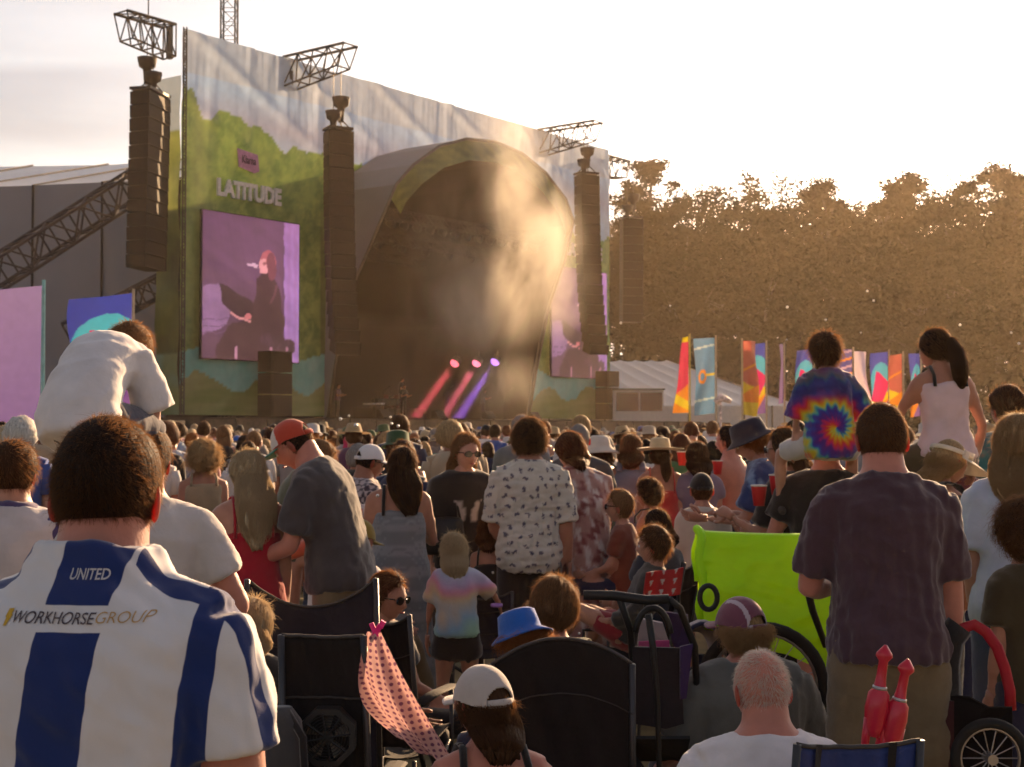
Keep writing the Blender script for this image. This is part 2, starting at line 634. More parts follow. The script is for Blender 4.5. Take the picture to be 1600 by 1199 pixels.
def fac_col(U, V):
    u, z = fac_uz(U, V)
    P = np.stack([u, z], -1)
    sky = mixc(SKY1, SKY2, np.clip(0.5 + 0.6 * snoise(P, 0.25, 11), 0, 1))
    sky = mixc(sky, (0.62, 0.63, 0.64), (z > 17.9) * 0.45)
    sky = mixc(sky, (0.50, 0.40, 0.50), np.clip(1 - np.abs(z - 16.2) / 1.3, 0, 1) * 0.5)
    hill = np.interp(u, [0, .6, 1.2, 2.6, 4.5, 6, 8.8, 11, 14, 18, 22, 26, 29, 32, 35], [17.2, 17.1, 16.0, 16.5, 16.2, 15.3, 15.6, 15.4, 14.6, 14, 14.2, 15, 14.6, 13.4, 14.2])
    hill = hill + 0.25 * snoise(P * np.array([1, 0.05]), 2.4, 5)
    tr = np.clip(0.5 + 0.45 * snoise(P, 1.1, 21, 5) + .30 * snoise(P + .8 * np.stack([snoise(P, 1.7, 71), snoise(P, 1.9, 72)], -1), 3.1, 22, 5), 0, 1)
    forest = mixc((0.33, 0.46, 0.11), (0.08, 0.19, 0.04), tr)
    forest = mixc(forest, (0.33, 0.36, 0.16), np.clip(1 - np.abs(u - 1.0) / 1.2, 0, 1) * .6)
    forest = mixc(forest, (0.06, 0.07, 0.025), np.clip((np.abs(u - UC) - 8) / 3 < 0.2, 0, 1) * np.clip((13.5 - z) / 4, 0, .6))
    # lower landscape: teal water and yellow-green hills
    lk = 5.2 + 0.35 * np.sin(u * .8)
    water = mixc((0.14, 0.50, 0.46), (0.28, 0.60, 0.54), np.clip(.5 + .5 * snoise(P, .9, 8), 0, 1))
    hills = mixc((0.20, 0.26, 0.07), (0.36, 0.36, 0.16), np.clip(.5 + .6 * snoise(P * np.array([.5, 1.6]), 1.2, 9), 0, 1))
    c = where(z > hill, sky, forest)
    c = where(z < lk, water, c)
    c = where(z < 3.9 + .5 * np.sin(u * 1.4) + .2 * snoise(P, 1, 3), hills, c)
    return c

def inside_arch(u, z):
    zz = np.interp(u, PU, PZ, left=0, right=0)
    return z < zz - 0.3

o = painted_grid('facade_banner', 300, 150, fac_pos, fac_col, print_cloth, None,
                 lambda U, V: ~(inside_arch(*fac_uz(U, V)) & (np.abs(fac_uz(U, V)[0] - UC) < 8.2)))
facade = tag(o, 'tall wrinkled printed banner of forest and sky hung around the stage', 'banner')
# returns (side faces) of the front towers
for s, uu in ((-1, 0.0), (1, FW)):
    def side_pos(U, V):
        n = 0.05 - U * 1.6
        z = ZB + V * (17.7 - ZB)
        w = 0.05 * np.sin(z * 1.7 + U * 3) + 0.04 * snoise(np.stack([U * 3, z], -1), .9, 2)
        u = uu + s * (0.06 + w)
        return (A0.x + UD.x * u + ND.x * n, A0.y + UD.y * u + ND.y * n, z)
    def side_col(U, V):
        z = ZB + V * (17.7 - ZB)
        P = np.stack([U * 2, z], -1)
        c = mixc((0.18, 0.21, 0.05), (0.05, 0.075, 0.02), np.clip(.5 + .55 * snoise(P, 1.1, 31, 5), 0, 1))
        c = where(z > 15.2, mixc((0.15, 0.21, 0.28), (0.2, 0.25, 0.31), np.clip(.5 + snoise(P, .6, 3), 0, 1)), c)
        return where(z < 5.1, mixc((0.18, 0.32, 0.24), (0.2, 0.26, 0.1), np.clip(.5 + snoise(P, 1, 13), 0, 1)), c)
    painted_grid('side_banner', 10, 120, side_pos, side_col, print_cloth, facade)

# raised lettering and badge on the banner
def text_mesh(body, size, font_scale_x=1.0, extrude=0.01, bold=0.0, shear=0.0):
    cu = bpy.data.curves.new('t', 'FONT')
    cu.body = body
    cu.size = size
    cu.extrude = extrude
    cu.offset = bold
    cu.shear = shear
    cu.align_x = 'LEFT'
    cu.resolution_u = 4
    ob = bpy.data.objects.new('t', cu)
    COL.objects.link(ob)
    dg = bpy.context.evaluated_depsgraph_get()
    me = bpy.data.meshes.new_from_object(ob.evaluated_get(dg))
    bpy.data.objects.remove(ob)
    v = np.empty(len(me.vertices) * 3)
    me.vertices.foreach_get('co', v)
    v = v.reshape(-1, 3)
    v[:, 0] *= font_scale_x
    f = [tuple(p.vertices) for p in me.polygons]
    bpy.data.meshes.remove(me)
    return v, f

def mic_stand(label, u, n):
    t = thing('microphone_stand', label, 'microphone stand', F(u, n, DECK))
    g = G(); g.bar((0, 0, 0), (0, 0, 1.35), .015); g.bar((0, 0, 1.35), (.35, 0, 1.62), .012); g.tube([(0, 0, 0), (0, 0, .03)], [.16, .15], 10)
    gobj('stand', g, dark_truss, t)
    g = G(); g.tube([(.33, 0, 1.60), (.45, 0, 1.70), (.50, 0, 1.74)], [.02, .025, .035], 8); gobj('microphone', g, steel, t, True)

def facade_text(body, u0, z0, u1, h, m, n=0.32, depth=0.06, bold=0.045, tilt=0.0):
    v, f = text_mesh(body, 1.0, 1.0, 0.5, bold)
    mn, mxx = v.min(0), v.max(0)
    w = (v[:, 0] - mn[0]) / (mxx[0] - mn[0])
    hh = (v[:, 1] - mn[1]) / (mxx[1] - mn[1])
    P = []
    for a, b, c in zip(w, hh, v[:, 2]):
        P.append(tuple(F(u0 + a * (u1 - u0), n + c * 2 * depth, z0 + b * h + tilt * a)))
    g = G().add(P, f)
    return gobj('lettering', g, m, facade)
letter = mat('letter_white', (0.66, 0.64, 0.66), 0.6)
pink = mat('badge_pink', (0.50, 0.22, 0.42), 0.6)
for du in (0.0, 28.05 - 0.35):
    facade_text('LATITUDE', 1.9 + du, 12.47, 5.85 + du, 0.83, letter)
    g = G()
    cs = [(3.1, 14.85), (4.35, 14.72), (4.45, 13.95), (4.15, 13.83), (3.2, 14.0)]
    v = [tuple(F(a + du, n, b)) for n in (0.28, 0.34) for a, b in cs]
    g.add(v, [(5, 6, 7, 8, 9), (4, 3, 2, 1, 0)] + [(k, (k + 1) % 5, 5 + (k + 1) % 5, 5 + k) for k in range(5)])
    gobj('badge', g, pink, facade)
    facade_text('Klarna', 3.35 + du, 14.2, 4.2 + du, 0.38, mat('badge_ink', (0.06, 0.03, 0.07), .6), 0.37, 0.01, 0.0)

# ---- video screens: LED picture of a singer at a piano
def poly_mask(x, y, pts):
    c = np.zeros(x.shape, bool)
    n = len(pts)
    for i in range(n):
        x0, y0 = pts[i]
        x1, y1 = pts[(i + 1) % n]
        cond = ((y0 > y) != (y1 > y)) & (x < (x1 - x0) * (y - y0) / (y1 - y0 + 1e-9) + x0)
        c ^= cond
    return c

def screen_col(U, V):
    c = screen_img(U, V)
    P = np.stack([U, V], -1)
    gl = np.exp(-(((U - .62) / .3) ** 2 + ((1 - V - .30) / .25) ** 2)) * .35
    k = (1 + .22 * snoise(P, 9, 51, 4) + .10 * snoise(P, 60, 52, 2)) * (.94 + .06 * np.sin(V * 400)) + gl
    return tuple(np.clip(q * k + .012 * g_, 0, 1) for q, g_ in zip(c, (1, .6, 1)))

def screen_img(U, V):
    x, y = U + .006 * np.sin(V * 37), 1 - V + .006 * np.sin(U * 31)     # y from the top
    P = np.stack([x, y], -1)
    c = mixc(lin((110, 68, 100)), lin((96, 62, 80)), np.clip(y + .2 * snoise(P, 4, 2), 0, 1))
    c = where(x > 0.83 + .02 * y, mixc(lin((160, 105, 160)), lin((175, 125, 190)), np.clip(y * 1.1 + .3 * np.sin(x * 90), 0, 1)), c)
    D = lin((70, 42, 46))
    DD = lin((62, 38, 42))
    c = where(poly_mask(x, y, [(0, .52), (.17, .48), (.2, .62), (.27, .68), (.24, .77), (0, .85)]), lin((155, 110, 150)), c)
    for k in range(3):
        c = where((np.abs(y - (.745 + .045 * k - .09 * x)) < .004) & (x < .26), lin((120, 80, 110)), c)
    c = where(poly_mask(x, y, [(.16, .48), (.2, .49), (.52, .6), (.55, .74), (.3, .68), (.2, .62)]), DD, c)
    c = where(poly_mask(x, y, [(.14, .90), (.3, .75), (.5, .70), (.8, .72), (.84, .86), (.9, 1), (.14, 1)]), D, c)
    c = where(poly_mask(x, y, [(.28, .675), (.5, .735), (.5, .75), (.27, .69)]), lin((235, 150, 150)), c)
    c = where(((x - .455) / .035) ** 2 + ((y - .70) / .022) ** 2 < 1, lin((225, 120, 125)), c)
    body = poly_mask(x, y, [(.55, .42), (.6, .38), (.72, .39), (.78, .46), (.84, .75), (.8, .92), (.5, .92), (.48, .72), (.53, .55)])
    c = where(body, D, c)
    c = where(((x - .67) / .085) ** 2 + ((y - .29) / .07) ** 2 < 1, lin((175, 85, 95)), c)
    c = where(poly_mask(x, y, [(.58, .285), (.64, .28), (.67, .36), (.64, .385), (.57, .375), (.565, .33)]), lin((225, 145, 150)), c)
    c = where(poly_mask(x, y, [(.44, .335), (.53, .318), (.555, .325), (.545, .34), (.53, .345), (.45, .347)]), lin((215, 165, 185)), c)
    for kx, ky, r in ((.67, .85, .09), (.86, .90, .1), (.9, .86, .05), (.78, .95, .08)):
        c = where(((x - kx) / r) ** 2 + ((y - ky) / (r * .5)) ** 2 < 1, mixc(lin((86, 55, 68)), lin((66, 42, 48)), np.clip(.5 + snoise(P, 40, 4), 0, 1)), c)
    c = where(((x - .63) / .022) ** 2 + ((y - .315) / .012) ** 2 < 1, lin((150, 80, 90)), c)
    c = where(((x - .70) / .05) ** 2 + ((y - .33) / .10) ** 2 < 1, lin((120, 60, 72)), c)
    c = where((np.abs(x - .74 + .5 * (y - .5)) < .012) & (y > .45) & (y < .6), lin((105, 62, 72)), c)
    for kx in (.34, .70, .87):
        c = where((np.abs(x - kx) < .012) & (y > .9), lin((190, 130, 150)), c)
    return c

led = mat('led_screen', (0.01, 0.01, 0.01), 0.6, var=0, attr='Col', emit='attr', estr=0.36)
led.node_tree.nodes['Principled BSDF'].inputs['Base Color'].default_value = (0.015, 0.012, 0.015, 1)
for l_ in list(led.node_tree.links):
    if l_.to_socket.name == 'Base Color':
        led.node_tree.links.remove(l_)
for u0, lab in ((0.98, 'large purple video screen with pianist on left tower of the stage'), (28.0, 'purple video screen on far right tower, partly behind smoke and loudspeakers')):
    t = thing('video_screen', lab, 'screen', F(u0 + 3, 0.3, 5.0), 0, 'screens beside the stage')
    def sp_(U, V):
        u = u0 + U * 6.0
        z = 4.98 + V * 6.72
        n = 0.42 + 0 * U
        q = A0 + UD * 0
        return (A0.x + UD.x * u + ND.x * n - t.location.x, A0.y + UD.y * u + ND.y * n - t.location.y, z - t.location.z)
    painted_grid('picture', 110 if u0 < 5 else 50, 124 if u0 < 5 else 60, sp_, screen_col, led, t, None, False)
    g = G()
    rz = Matrix.Rotation(ANG, 3, 'Z')
    c0 = F(u0 + 3, 0.33, 8.34) - Vector(t.location)
    g.box(c0, (6.1, 0.12, 6.82), rz)
    gobj('cabinet', g, mat('screen_cabinet', (0.02, 0.02, 0.022), .6), t)

# ---- line arrays hung from truss arms
pa_mat = mat('loudspeaker_black', (0.012, 0.009, 0.008), 0.7, var=.25)
rig_mat = mat('hoist_cover', (0.03, 0.025, 0.024), 0.75)

def speaker_box_mesh(w, d, h):
    bm = bmesh.new()
    vs = []
    for (x, y, z) in ((-w / 2, -d / 2, -h / 2), (w / 2, -d / 2, -h / 2), (w * .46, d / 2, -h / 2 * .93), (-w * .46, d / 2, -h / 2 * .93)):
        vs.append(bm.verts.new((x, y, z)))
    for (x, y, z) in ((-w / 2, -d / 2, h / 2), (w / 2, -d / 2, h / 2), (w * .46, d / 2, h / 2 * .93), (-w * .46, d / 2, h / 2 * .93)):
        vs.append(bm.verts.new((x, y, z)))
    for q in ((0, 1, 5, 4), (1, 2, 6, 5), (2, 3, 7, 6), (3, 0, 4, 7), (4, 5, 6, 7), (3, 2, 1, 0)):
        bm.faces.new([vs[i] for i in q])
    # grille slots pressed in on the front, side handles
    ff = [f for f in bm.faces if f.normal.length >= 0]
    bm.normal_update()
    front = min(bm.faces, key=lambda f: f.calc_center_median().y)
    r = bmesh.ops.inset_individual(bm, faces=[front], thickness=0.05, depth=-0.03)
    me = bpy.data.meshes.new('speaker_box')
    bm.to_mesh(me); bm.free()
    me.materials.append(pa_mat)
    return me

def line_array(label, u, n, ztop, zbot, count, yaw, w=1.35, lean=0.0, curve=0.0):
    p = F(u, n, 0)
    t = thing('line_array', label, 'loudspeaker', p, ANG + yaw, 'loudspeaker stacks hung at the stage')
    h = (ztop - zbot) / count
    me = speaker_box_mesh(w, 0.95, h * 0.98)
    for k in range(count):
        b = link('speaker_box', me, t)
        fr = (k + .5) / count
        b.location = (0, lean * fr + curve * fr ** 3, ztop - h * (k + .5))
        b.rotation_euler = (-(lean + 3 * curve * fr * fr) / (ztop - zbot), 0, 0)
    g = G()
    g.box((0, 0, ztop + .12), (w * .96, 1.0, 0.12))
    for x in (-.45, .45):
        g.bar((x, -.45, ztop + .1), (0, 0, ztop + .75), 0.03)
        g.bar((x, .45, ztop + .1), (0, 0, ztop + .75), 0.03)
    gobj('fly_frame', g, dark_truss, t)
    for (x, y, z, s) in ((0.25, 0.3, ztop + 1.35, 1.0), (-0.35, -0.3, ztop + .55, 0.9)):
        g = G()
        g.tube([(x, y, z - .8 * s), (x, y, z - .35 * s), (x, y, z - .12 * s), (x, y, z), (x, y, z + .38 * s), (x, y, z + .42 * s)],
               [.14 * s, .17 * s, .20 * s, .38 * s, .46 * s, .30 * s], 8)
        gobj('hoist_motor', g, rig_mat, t, True)
        g = G(); g.bar((x, y, z + .4), (x, y, TOPZ - .6), .02, 4)
        gobj('hoist_chain', g, dark_truss, t)
    return t
# (plane position from the photo: left hang is outside the left tower, next ones in front of the wings)
line_array('large black loudspeaker stack hanging left of the printed tower', -1.75, 0.1, 16.45, 8.75, 13, R(25), 2.05, 0.15)
line_array('tall dark loudspeaker stack hanging between video screen and arch', 6.9, 3.1, 15.9, 5.3, 18, R(-25), 1.25, -0.2, -0.9)
line_array('loudspeaker stack hanging beside right video screen in the smoke', 27.8, 3.1, 16.8, 6.2, 18, R(-25), 1.25, -.2, -0.9)
line_array('far loudspeaker stack hanging right of the stage before dark trees', FW + 2.6, 0.1, 15.6, 8.8, 12, R(-40), 1.4, 0.15)

# ---- truss arms on top
def arm(label, a, b, drop):
    t = thing('steel_gantry', label, 'truss', a)
    a_, b_ = np.zeros(3), np.array(b - a)
    g = G()
    s = np.cross(b_ / np.linalg.norm(b_), [0, 0, 1.0])
    # tapered box: top chords level, lower chords rising a little outward
    bays = 4
    P = lambda k, side, low: a_ + b_ * (k / bays) * (1 if not low else .88) + s * side * .45 - np.array([0, 0, low * (1.45 - drop * k / bays)])
    for side in (-1, 1):
        g.bar(P(0, side, 0), P(bays, side, 0), .075); g.bar(P(0, side, 1), P(bays, side, 1), .05)
        for k in range(bays + 1):
            g.bar(P(k, side, 0), P(k, side, 1), .035, 4)
            if k < bays:
                q = (0, 1) if k % 2 else (1, 0)
                g.bar(P(k, side, q[0]), P(k + 1, side, q[1]), .035, 4)
    for k in range(bays + 1):
        g.bar(P(k, -1, 0), P(k, 1, 0), .04, 4); g.bar(P(k, -1, 1), P(k, 1, 1), .04, 4)
        if k < bays:
            g.bar(P(k, -1, 0), P(k + 1, 1, 0), .03, 4)
    gobj('lattice', g, steel, t)
    g = G(); g.box((0, 0, -.75), (.22, .22, 1.5), Matrix.Rotation(ANG, 3, 'Z'))
    gobj('sleeve_block', g, steel, t)
    return t
arm('steel lattice arm jutting left from the top of the left tower', F(0, -.8, TOPZ + .25), F(-2.7, -.8, TOPZ + .25), .3)
arm('steel lattice arm jutting forward above second loudspeaker stack', F(6.7, 0, TOPZ + .05), F(6.7, 4.1, TOPZ + .05), .45)
arm('steel lattice arm jutting forward above the right loudspeaker stack', F(27.6, 0, TOPZ + .05), F(27.6, 4.1, TOPZ + .05), .45)
arm('small steel lattice arm at the far right corner of stage top', F(FW, -.8, TOPZ - .2), F(FW + 3.2, -.8, TOPZ - .2), .3)
# weather vane on the left arm
g = G(); g.bar((0, 0, 0), (0, 0, 1.25), .03); g.tube([(-.3, 0, 1.3), (-.1, 0, 1.33), (.35, 0, 1.22)], [.05, .12, .02], 5); g.bar((0, 0, 1.3), (.25, 0, 1.55), .02)
o = gobj('wind_gauge', g, dark_truss, None, False, F(-1.2, -.8, TOPZ + .25))
tag(o, 'small wind gauge on a thin pole atop the left truss arm', 'wind gauge')
# uprights with dotted edge at tower corner
t = thing('tower_mast', 'slim steel lattice mast up the left corner of the stage front', 'mast', F(-.05, .35, 0))
gobj('lattice', lattice(G(), (0, 0, 2.4), (0, 0, TOPZ), .14, .14, 60, .02, .014, (1, 0, 0)), steel, t)
# big sloping outrigger trusses at left
for lab, a, b, w in (('long dark sloping truss brace crossing grey hall wall at left', at(245, 268, 66.5), at(-150, 520, 58), 1.25),
                     ('short sloping truss brace low beside the left stage tower', at(292, 425, 66.3), at(110, 520, 63.0), .95)):
    t = thing('truss_brace', lab, 'truss', b)
    gobj('lattice', lattice(G(), (0, 0, 0), np.array(a - b), w, w, 12 if w > 1 else 7, .085, .05), mat('truss_brown', (.05, .04, .045), .55, metal=.3), t)
# tall mast behind the facade
t = thing('lighting_mast', 'tall thin lattice mast rising behind the banner top', 'mast', (at(358, 60, 74).x, 74, 0))
gobj('lattice', lattice(G(), (0, 0, 0), (0, 0, 30), .75, .75, 40, .05, .02, (1, 0, 0)), steel, t)

# ---- small things on and by the deck
def rbox(name, label, cat, u, n, z0, s, m, bevel=.03, grp=None):
    g = G(); g.box((0, 0, s[2] / 2), s)
    o = gobj(name, g, m, None, False, F(u, n, z0), ANG)
    b = o.modifiers.new('b', 'BEVEL'); b.width = bevel; b.segments = 2
    return tag(o, label, cat, grp)
def sub_stack(lab, u):
    t = thing('subwoofer_stack', lab, 'loudspeaker', F(u, .9, DECK), ANG)
    for k in range(3):
        g = G(); g.box((0, 0, .52 + k * 1.03), (1.35, .9, .98)); g.box((0, -.47, .52 + k * 1.03), (1.15, .05, .8))
        o = gobj('speaker_box', g, pa_mat, t)
sub_stack('black speaker stack on the deck below the left video screen', 5.0)
sub_stack('black speaker stack on the deck beneath the right video screen', FW - 1.5)
# steps at the stage front
t = thing('stage_stairs', 'small flight of pale edged steps at the stage front', 'stairs', F(18.5, 1.6, 0), ANG)
for k in range(6):
    g = G(); g.box((k * .32, 0, DECK - .1 - k * .33), (.3, 1.2, .05))
    gobj('step', g, mat('step_pale', (.55, .5, .45), .6), t)
# piano, drums, microphone stand, musicians as small dark figures come later
piano = thing('grand_piano', 'black grand piano on the dark stage', 'piano', F(13.6, .2, DECK), ANG)
g = G()
th = np.linspace(0, 2 * math.pi, 22, endpoint=False)
out = [(1.0 * math.cos(a) * (1 if math.cos(a) < 0 else .75 + .25 * math.sin(a)), .75 * math.sin(a)) for a in th]
g.add([(x, y, .65) for x, y in out] + [(x, y, 1.0) for x, y in out], [tuple(range(22))[::-1], tuple(range(22, 44))] + [(k, (k + 1) % 22, 22 + (k + 1) % 22, 22 + k) for k in range(22)])
gobj('case', g, mat('piano_black', (.012, .012, .012), .2, var=0), piano)
for x, y in ((-.7, .3), (-.7, -.3), (.6, 0)):
    g = G(); g.tube([(x, y, 0), (x, y, .65)], [.04, .07], 8); gobj('leg', g, MATS['piano_black'], piano)
g = G(); g.box((-1.05, 0, .72), (.25, 1.3, .08)); gobj('keyboard', g, mat('keys', (.6, .58, .55), .4), piano)

# front-of-stage barrier panels
bar_m = mat('barrier_board', (0.085, 0.065, 0.05), 0.8, var=.3)
wall_t = thing('stage_barrier', 'low brown boarded barrier along the foot of the stage', 'barrier', F(UC, 5.5, 0), ANG)
for k in range(26):
    g = G(); g.box(((k - 12.5) * 1.7 + 1.5, 0, 1.08 + .02 * (k % 3)), (1.62, .1, 2.15 + .04 * (k % 2)))
    gobj('panel', g, bar_m, wall_t)

mic_stand('microphone stand at the left of the stage front', 12.2, 1.2)
mic_stand('microphone stand near the middle of stage front', 16.5, 1.6)
mic_stand('microphone stand at the right of the stage front', 22.0, 1.4)
# drum kit on a riser
kit = thing('drum_kit', 'drum kit with cymbals on a riser deep in the dark stage', 'drum kit', F(19.5, -5.0, DECK), ANG)
g = G(); g.box((0, 0, .3), (3.4, 2.6, .6)); gobj('riser', g, black, kit)
dm = mat('drum_shell', (.12, .03, .03), .3)
for x, y, z, r_, h_ in ((0, -.4, .95, .32, .4), (-.45, -.1, 1.25, .17, .28), (.45, -.1, 1.25, .17, .28), (-.8, .3, 1.0, .2, .35), (.8, .3, 1.0, .22, .5)):
    g = G(); g.tube([(x, y - h_ / 2, z), (x, y + h_ / 2, z)] if r_ > .3 else [(x, y, z - h_ / 2), (x, y, z + h_ / 2)], [r_, r_], 18); gobj('drum', g, dm, kit, True)
for x, y, z in ((-1.0, -.2, 1.75), (1.0, -.2, 1.8), (-.5, .5, 1.6), (.7, .6, 1.95)):
    g = G(); g.tube([(x, y, z), (x, y, z + .03)], [.25, .04], 16); g.bar((x, y, .6), (x, y, z), .012); gobj('cymbal', g, mat('brass', (.5, .36, .14), .25, metal=1.0), kit, True)
# stage monitors along the front
for k, lab in enumerate(('leftmost', 'second', 'third', 'rightmost')):
    g = G(); v = [(-.35, -.25, 0), (.35, -.25, 0), (.35, .25, 0), (-.35, .25, 0), (-.35, .05, .4), (.35, .05, .4), (.35, .25, .35), (-.35, .25, .35)]
    g.add(v, [(3, 2, 1, 0), (0, 1, 5, 4), (4, 5, 6, 7), (1, 2, 6, 5), (0, 4, 7, 3), (2, 3, 7, 6)])
    tag(gobj('monitor_wedge', g, pa_mat, None, False, F(11.0 + 4.2 * k, 2.4, DECK), ANG), 'black wedge monitor on the stage lip, %s of four' % lab, 'loudspeaker', 'stage monitors')
# ================================================================== marquee and flags at right
def P2(px, py, Y):
    return at(px, py, Y)
mq = thing('marquee', 'long white marquee with dark windows behind the flags, right of stage', 'tent', (at(1050, 650, 96).x, 96, 0))
mo = Vector(mq.location)
tent_white = mat('marquee_white', (0.62, 0.58, 0.56), 0.55, var=.06, trans=.12)
Ye, Yr = 92.0, 104.0
zr = at(1040, 563, Yr).z
xr0, xr1 = at(700, 563, Yr).x, at(1042, 563, Yr).x
ze = at(1240, 634, Ye).z
xe0, xe1 = at(640, 634, Ye).x, at(1250, 634, Ye).x
K = 14
for k in range(K):
    a0, a1 = k / K, (k + 1) / K
    e0, e1 = xe0 + (xe1 - xe0) * a0, xe0 + (xe1 - xe0) * a1
    r0, r1 = xr0 + (xr1 - xr0) * a0, xr0 + (xr1 - xr0) * a1
    g = G()
    sag = lambda x, y, z, s: (x - mo.x, y - mo.y, z - s)
    v = []
    for q in range(7):
        h = q / 6
        for w in range(5):
            ww = w / 4
            x = (e0 * (1 - ww) + e1 * ww) * (1 - h) + (r0 * (1 - ww) + r1 * ww) * h
            v.append((x - mo.x, Ye + (Yr - Ye) * h - mo.y, ze + (zr - ze) * h - .12 * math.sin(math.pi * ww) - .1 * math.sin(math.pi * h)))
    f = [(q * 5 + w, q * 5 + w + 1, (q + 1) * 5 + w + 1, (q + 1) * 5 + w) for q in range(6) for w in range(4)]
    g.add(v, f)
    gobj('roof_panel', g, tent_white, mq, True)
    g = G()
    g.add([(e0 + .03 - mo.x, Ye + .05 - mo.y, 0), (e1 - .03 - mo.x, Ye + .05 - mo.y, 0), (e1 - .03 - mo.x, Ye + .05 - mo.y, ze), (e0 + .03 - mo.x, Ye + .05 - mo.y, ze)], [(0, 1, 2, 3)])
    gobj('wall_panel', g, tent_white, mq)
    g = G(); g.bar((e1 - mo.x, Ye - mo.y, 0), (e1 - mo.x, Ye - mo.y, ze), .06)
    gobj('post', g, steel, mq)
g = G().add([(xe1 - mo.x, Ye - mo.y, 0), (xe1 - mo.x, 2 * Yr - Ye - mo.y, 0), (xe1 - mo.x, 2 * Yr - Ye - mo.y, ze), (xr1 - mo.x, Yr - mo.y, zr), (xe1 - mo.x, Ye - mo.y, ze)], [(0, 1, 2, 3, 4)])
gobj('gable', g, tent_white, mq)
# glazed cabin in front of the marquee end
cab = thing('glazed_cabin', 'pale cabin with two dark window panes beside stage foot', 'cabin', (at(1000, 650, 88).x, 88, 0))
co = Vector(cab.location)
x0, x1 = at(958, 620, 88).x - co.x, at(1037, 620, 88).x - co.x
z0, z1 = at(1000, 646, 88).z, at(1000, 610, 88).z
g = G(); g.box(((x0 + x1) / 2, 1.5, z1 / 2), (x1 - x0, 3, z1)); gobj('body', g, tent_white, cab)
for a, b in ((.06, .50), (.54, .97)):
    g = G(); g.box((x0 + (x1 - x0) * (a + b) / 2, -.03, (z0 + z1) / 2), ((x1 - x0) * (b - a), .05, (z1 - z0) * .8))
    gobj('window_pane', g, mat('cabin_glass', (.05, .035, .03), .15, var=0, spec=.6), cab)
g = G(); g.box(((x0 + x1) / 2, -.02, z1 + .06), (x1 - x0 + .15, .2, .1)); gobj('lintel', g, steel, cab)

# ---- feather flags
flag_m = mat('flag_cloth', rough=.7, var=.05, attr='Col', trans=.22)
BLUE, TURQ, MAG, YEL, ORG, RED = lin((58, 74, 185)), lin((72, 182, 215)), lin((212, 22, 112)), lin((225, 200, 30)), lin((225, 140, 30)), lin((200, 80, 70))
PUR = lin((120, 85, 165))

def print_sun(U, V):                        # magenta lozenge on turquoise arch
    x, y = U, V
    c = tuple(k + 0 * x for k in BLUE)
    c = where(y < np.interp(x, [0, .15, .35, .6, .8, 1], [.60, .72, .80, .84, .83, .77]), TURQ, c)
    c = where(y < .26 + .18 * np.abs(x - .3), YEL, c)
    c = where(y < .17 + .16 * np.abs(x - .35), ORG, c)
    c = where(y < .42 * (x - .42), PUR, c)
    c = where(poly_mask(x, y, [(-.05, .26), (.02, .36), (.34, .70), (.52, .68), (1.02, .53), (1.02, .44), (.58, .17), (.3, .20)]), MAG, c)
    return c

def print_blue(U, V):
    x, y = U, V
    b = lin((95, 145, 185))
    c = tuple(k + 0 * x for k in b)
    for yy in (.86, .16):
        c = where(np.abs(y - yy - .05 * x) < .012, lin((190, 215, 215)), c)
    d = np.hypot((x - .33) / .42, (y - .50) / .2)
    c = where((d < .52) & (d > .28), ORG, c)
    c = where((np.abs(y - .52) < .018) & (x > .5), YEL, c)
    return c

def print_red(U, V):
    x, y = U, V
    c = tuple(k + 0 * x for k in lin((190, 95, 80)))
    c = where(np.abs(y - .66 - .12 * (x - .5)) < .015, ORG, c)
    c = where(y < .45 - .1 * x, YEL, c)
    c = where(y < .28 + .12 * x, ORG, c)
    c = where(y < .18, lin((215, 195, 40)), c)
    return c

def print_magenta(U, V):
    x, y = U, V
    c = tuple(k + 0 * x for k in lin((205, 45, 85)))
    c = where(y < .26 + .12 * x, ORG, c)
    c = where(np.abs(y - .14 + .1 * (x - .5)) < .06, YEL, c)
    c = where(y > .93, YEL, c)
    return c

def print_stripes(U, V):
    x, y = U, V
    c = tuple(k + 0 * x for k in lin((85, 80, 150)))
    for k in range(8):
        c = where(np.abs(y - .93 + k * .11 - .05 * x) < .016, ORG if k % 2 else lin((190, 160, 190)), c)
    return c

def print_lilac(U, V):
    return mixc(lin((150, 132, 188)), lin((130, 108, 176)), np.clip(1 - V + .2 * snoise(np.stack([U, V], -1), 3, 1), 0, 1))

def print_white(U, V):
    return mixc(lin((215, 195, 205)), lin((205, 110, 140)), (V < .12) * 1.0)

def flag(label, x_pole, y_top, y_bot, x_free, Y, col, wave=.18, taper=0.0, twist=0.0, pole=(.45, .55, .55), seed=0, zpole=None):
    base = at(x_pole, y_bot, Y)
    zt, zb = at(x_pole, y_top, Y).z, base.z
    w = (x_free - x_pole) / FPX * Y
    t = thing('festival_flag', label, 'flag', (base.x, Y, 0), 0, 'festival flags')
    r = np.random.default_rng(seed)
    ph = r.uniform(0, 6)
    def pos(U, V):
        z = zb + V * (zt - zb)
        ww = w * (1 - taper * V)
        yy = wave * np.sin(U * 4.2 + V * 5 + ph) * U + twist * U * (V - .5)
        x = ww * U * (0.94 + .06 * np.cos(V * 6 + ph))
        return (x + .05 * np.sign(w), yy + .05, z - .25 * U * abs(w) * .3 + .05 * np.sin(V * 9 + ph) * U)
    def c(U, V):
        return col(1 - U if w < 0 else U, V)
    painted_grid('cloth', 60 if Y < 40 else 30, 130 if Y < 40 else 66, pos, c, flag_m, t)
    g = G(); g.tube([(0, 0, 0), (0, 0, (zpole or zt) + .1)], [.05, .035], 7)
    gobj('pole', g, mat('flag_pole_%d' % int(pole[0] * 100), pole, .5), t)
    return t
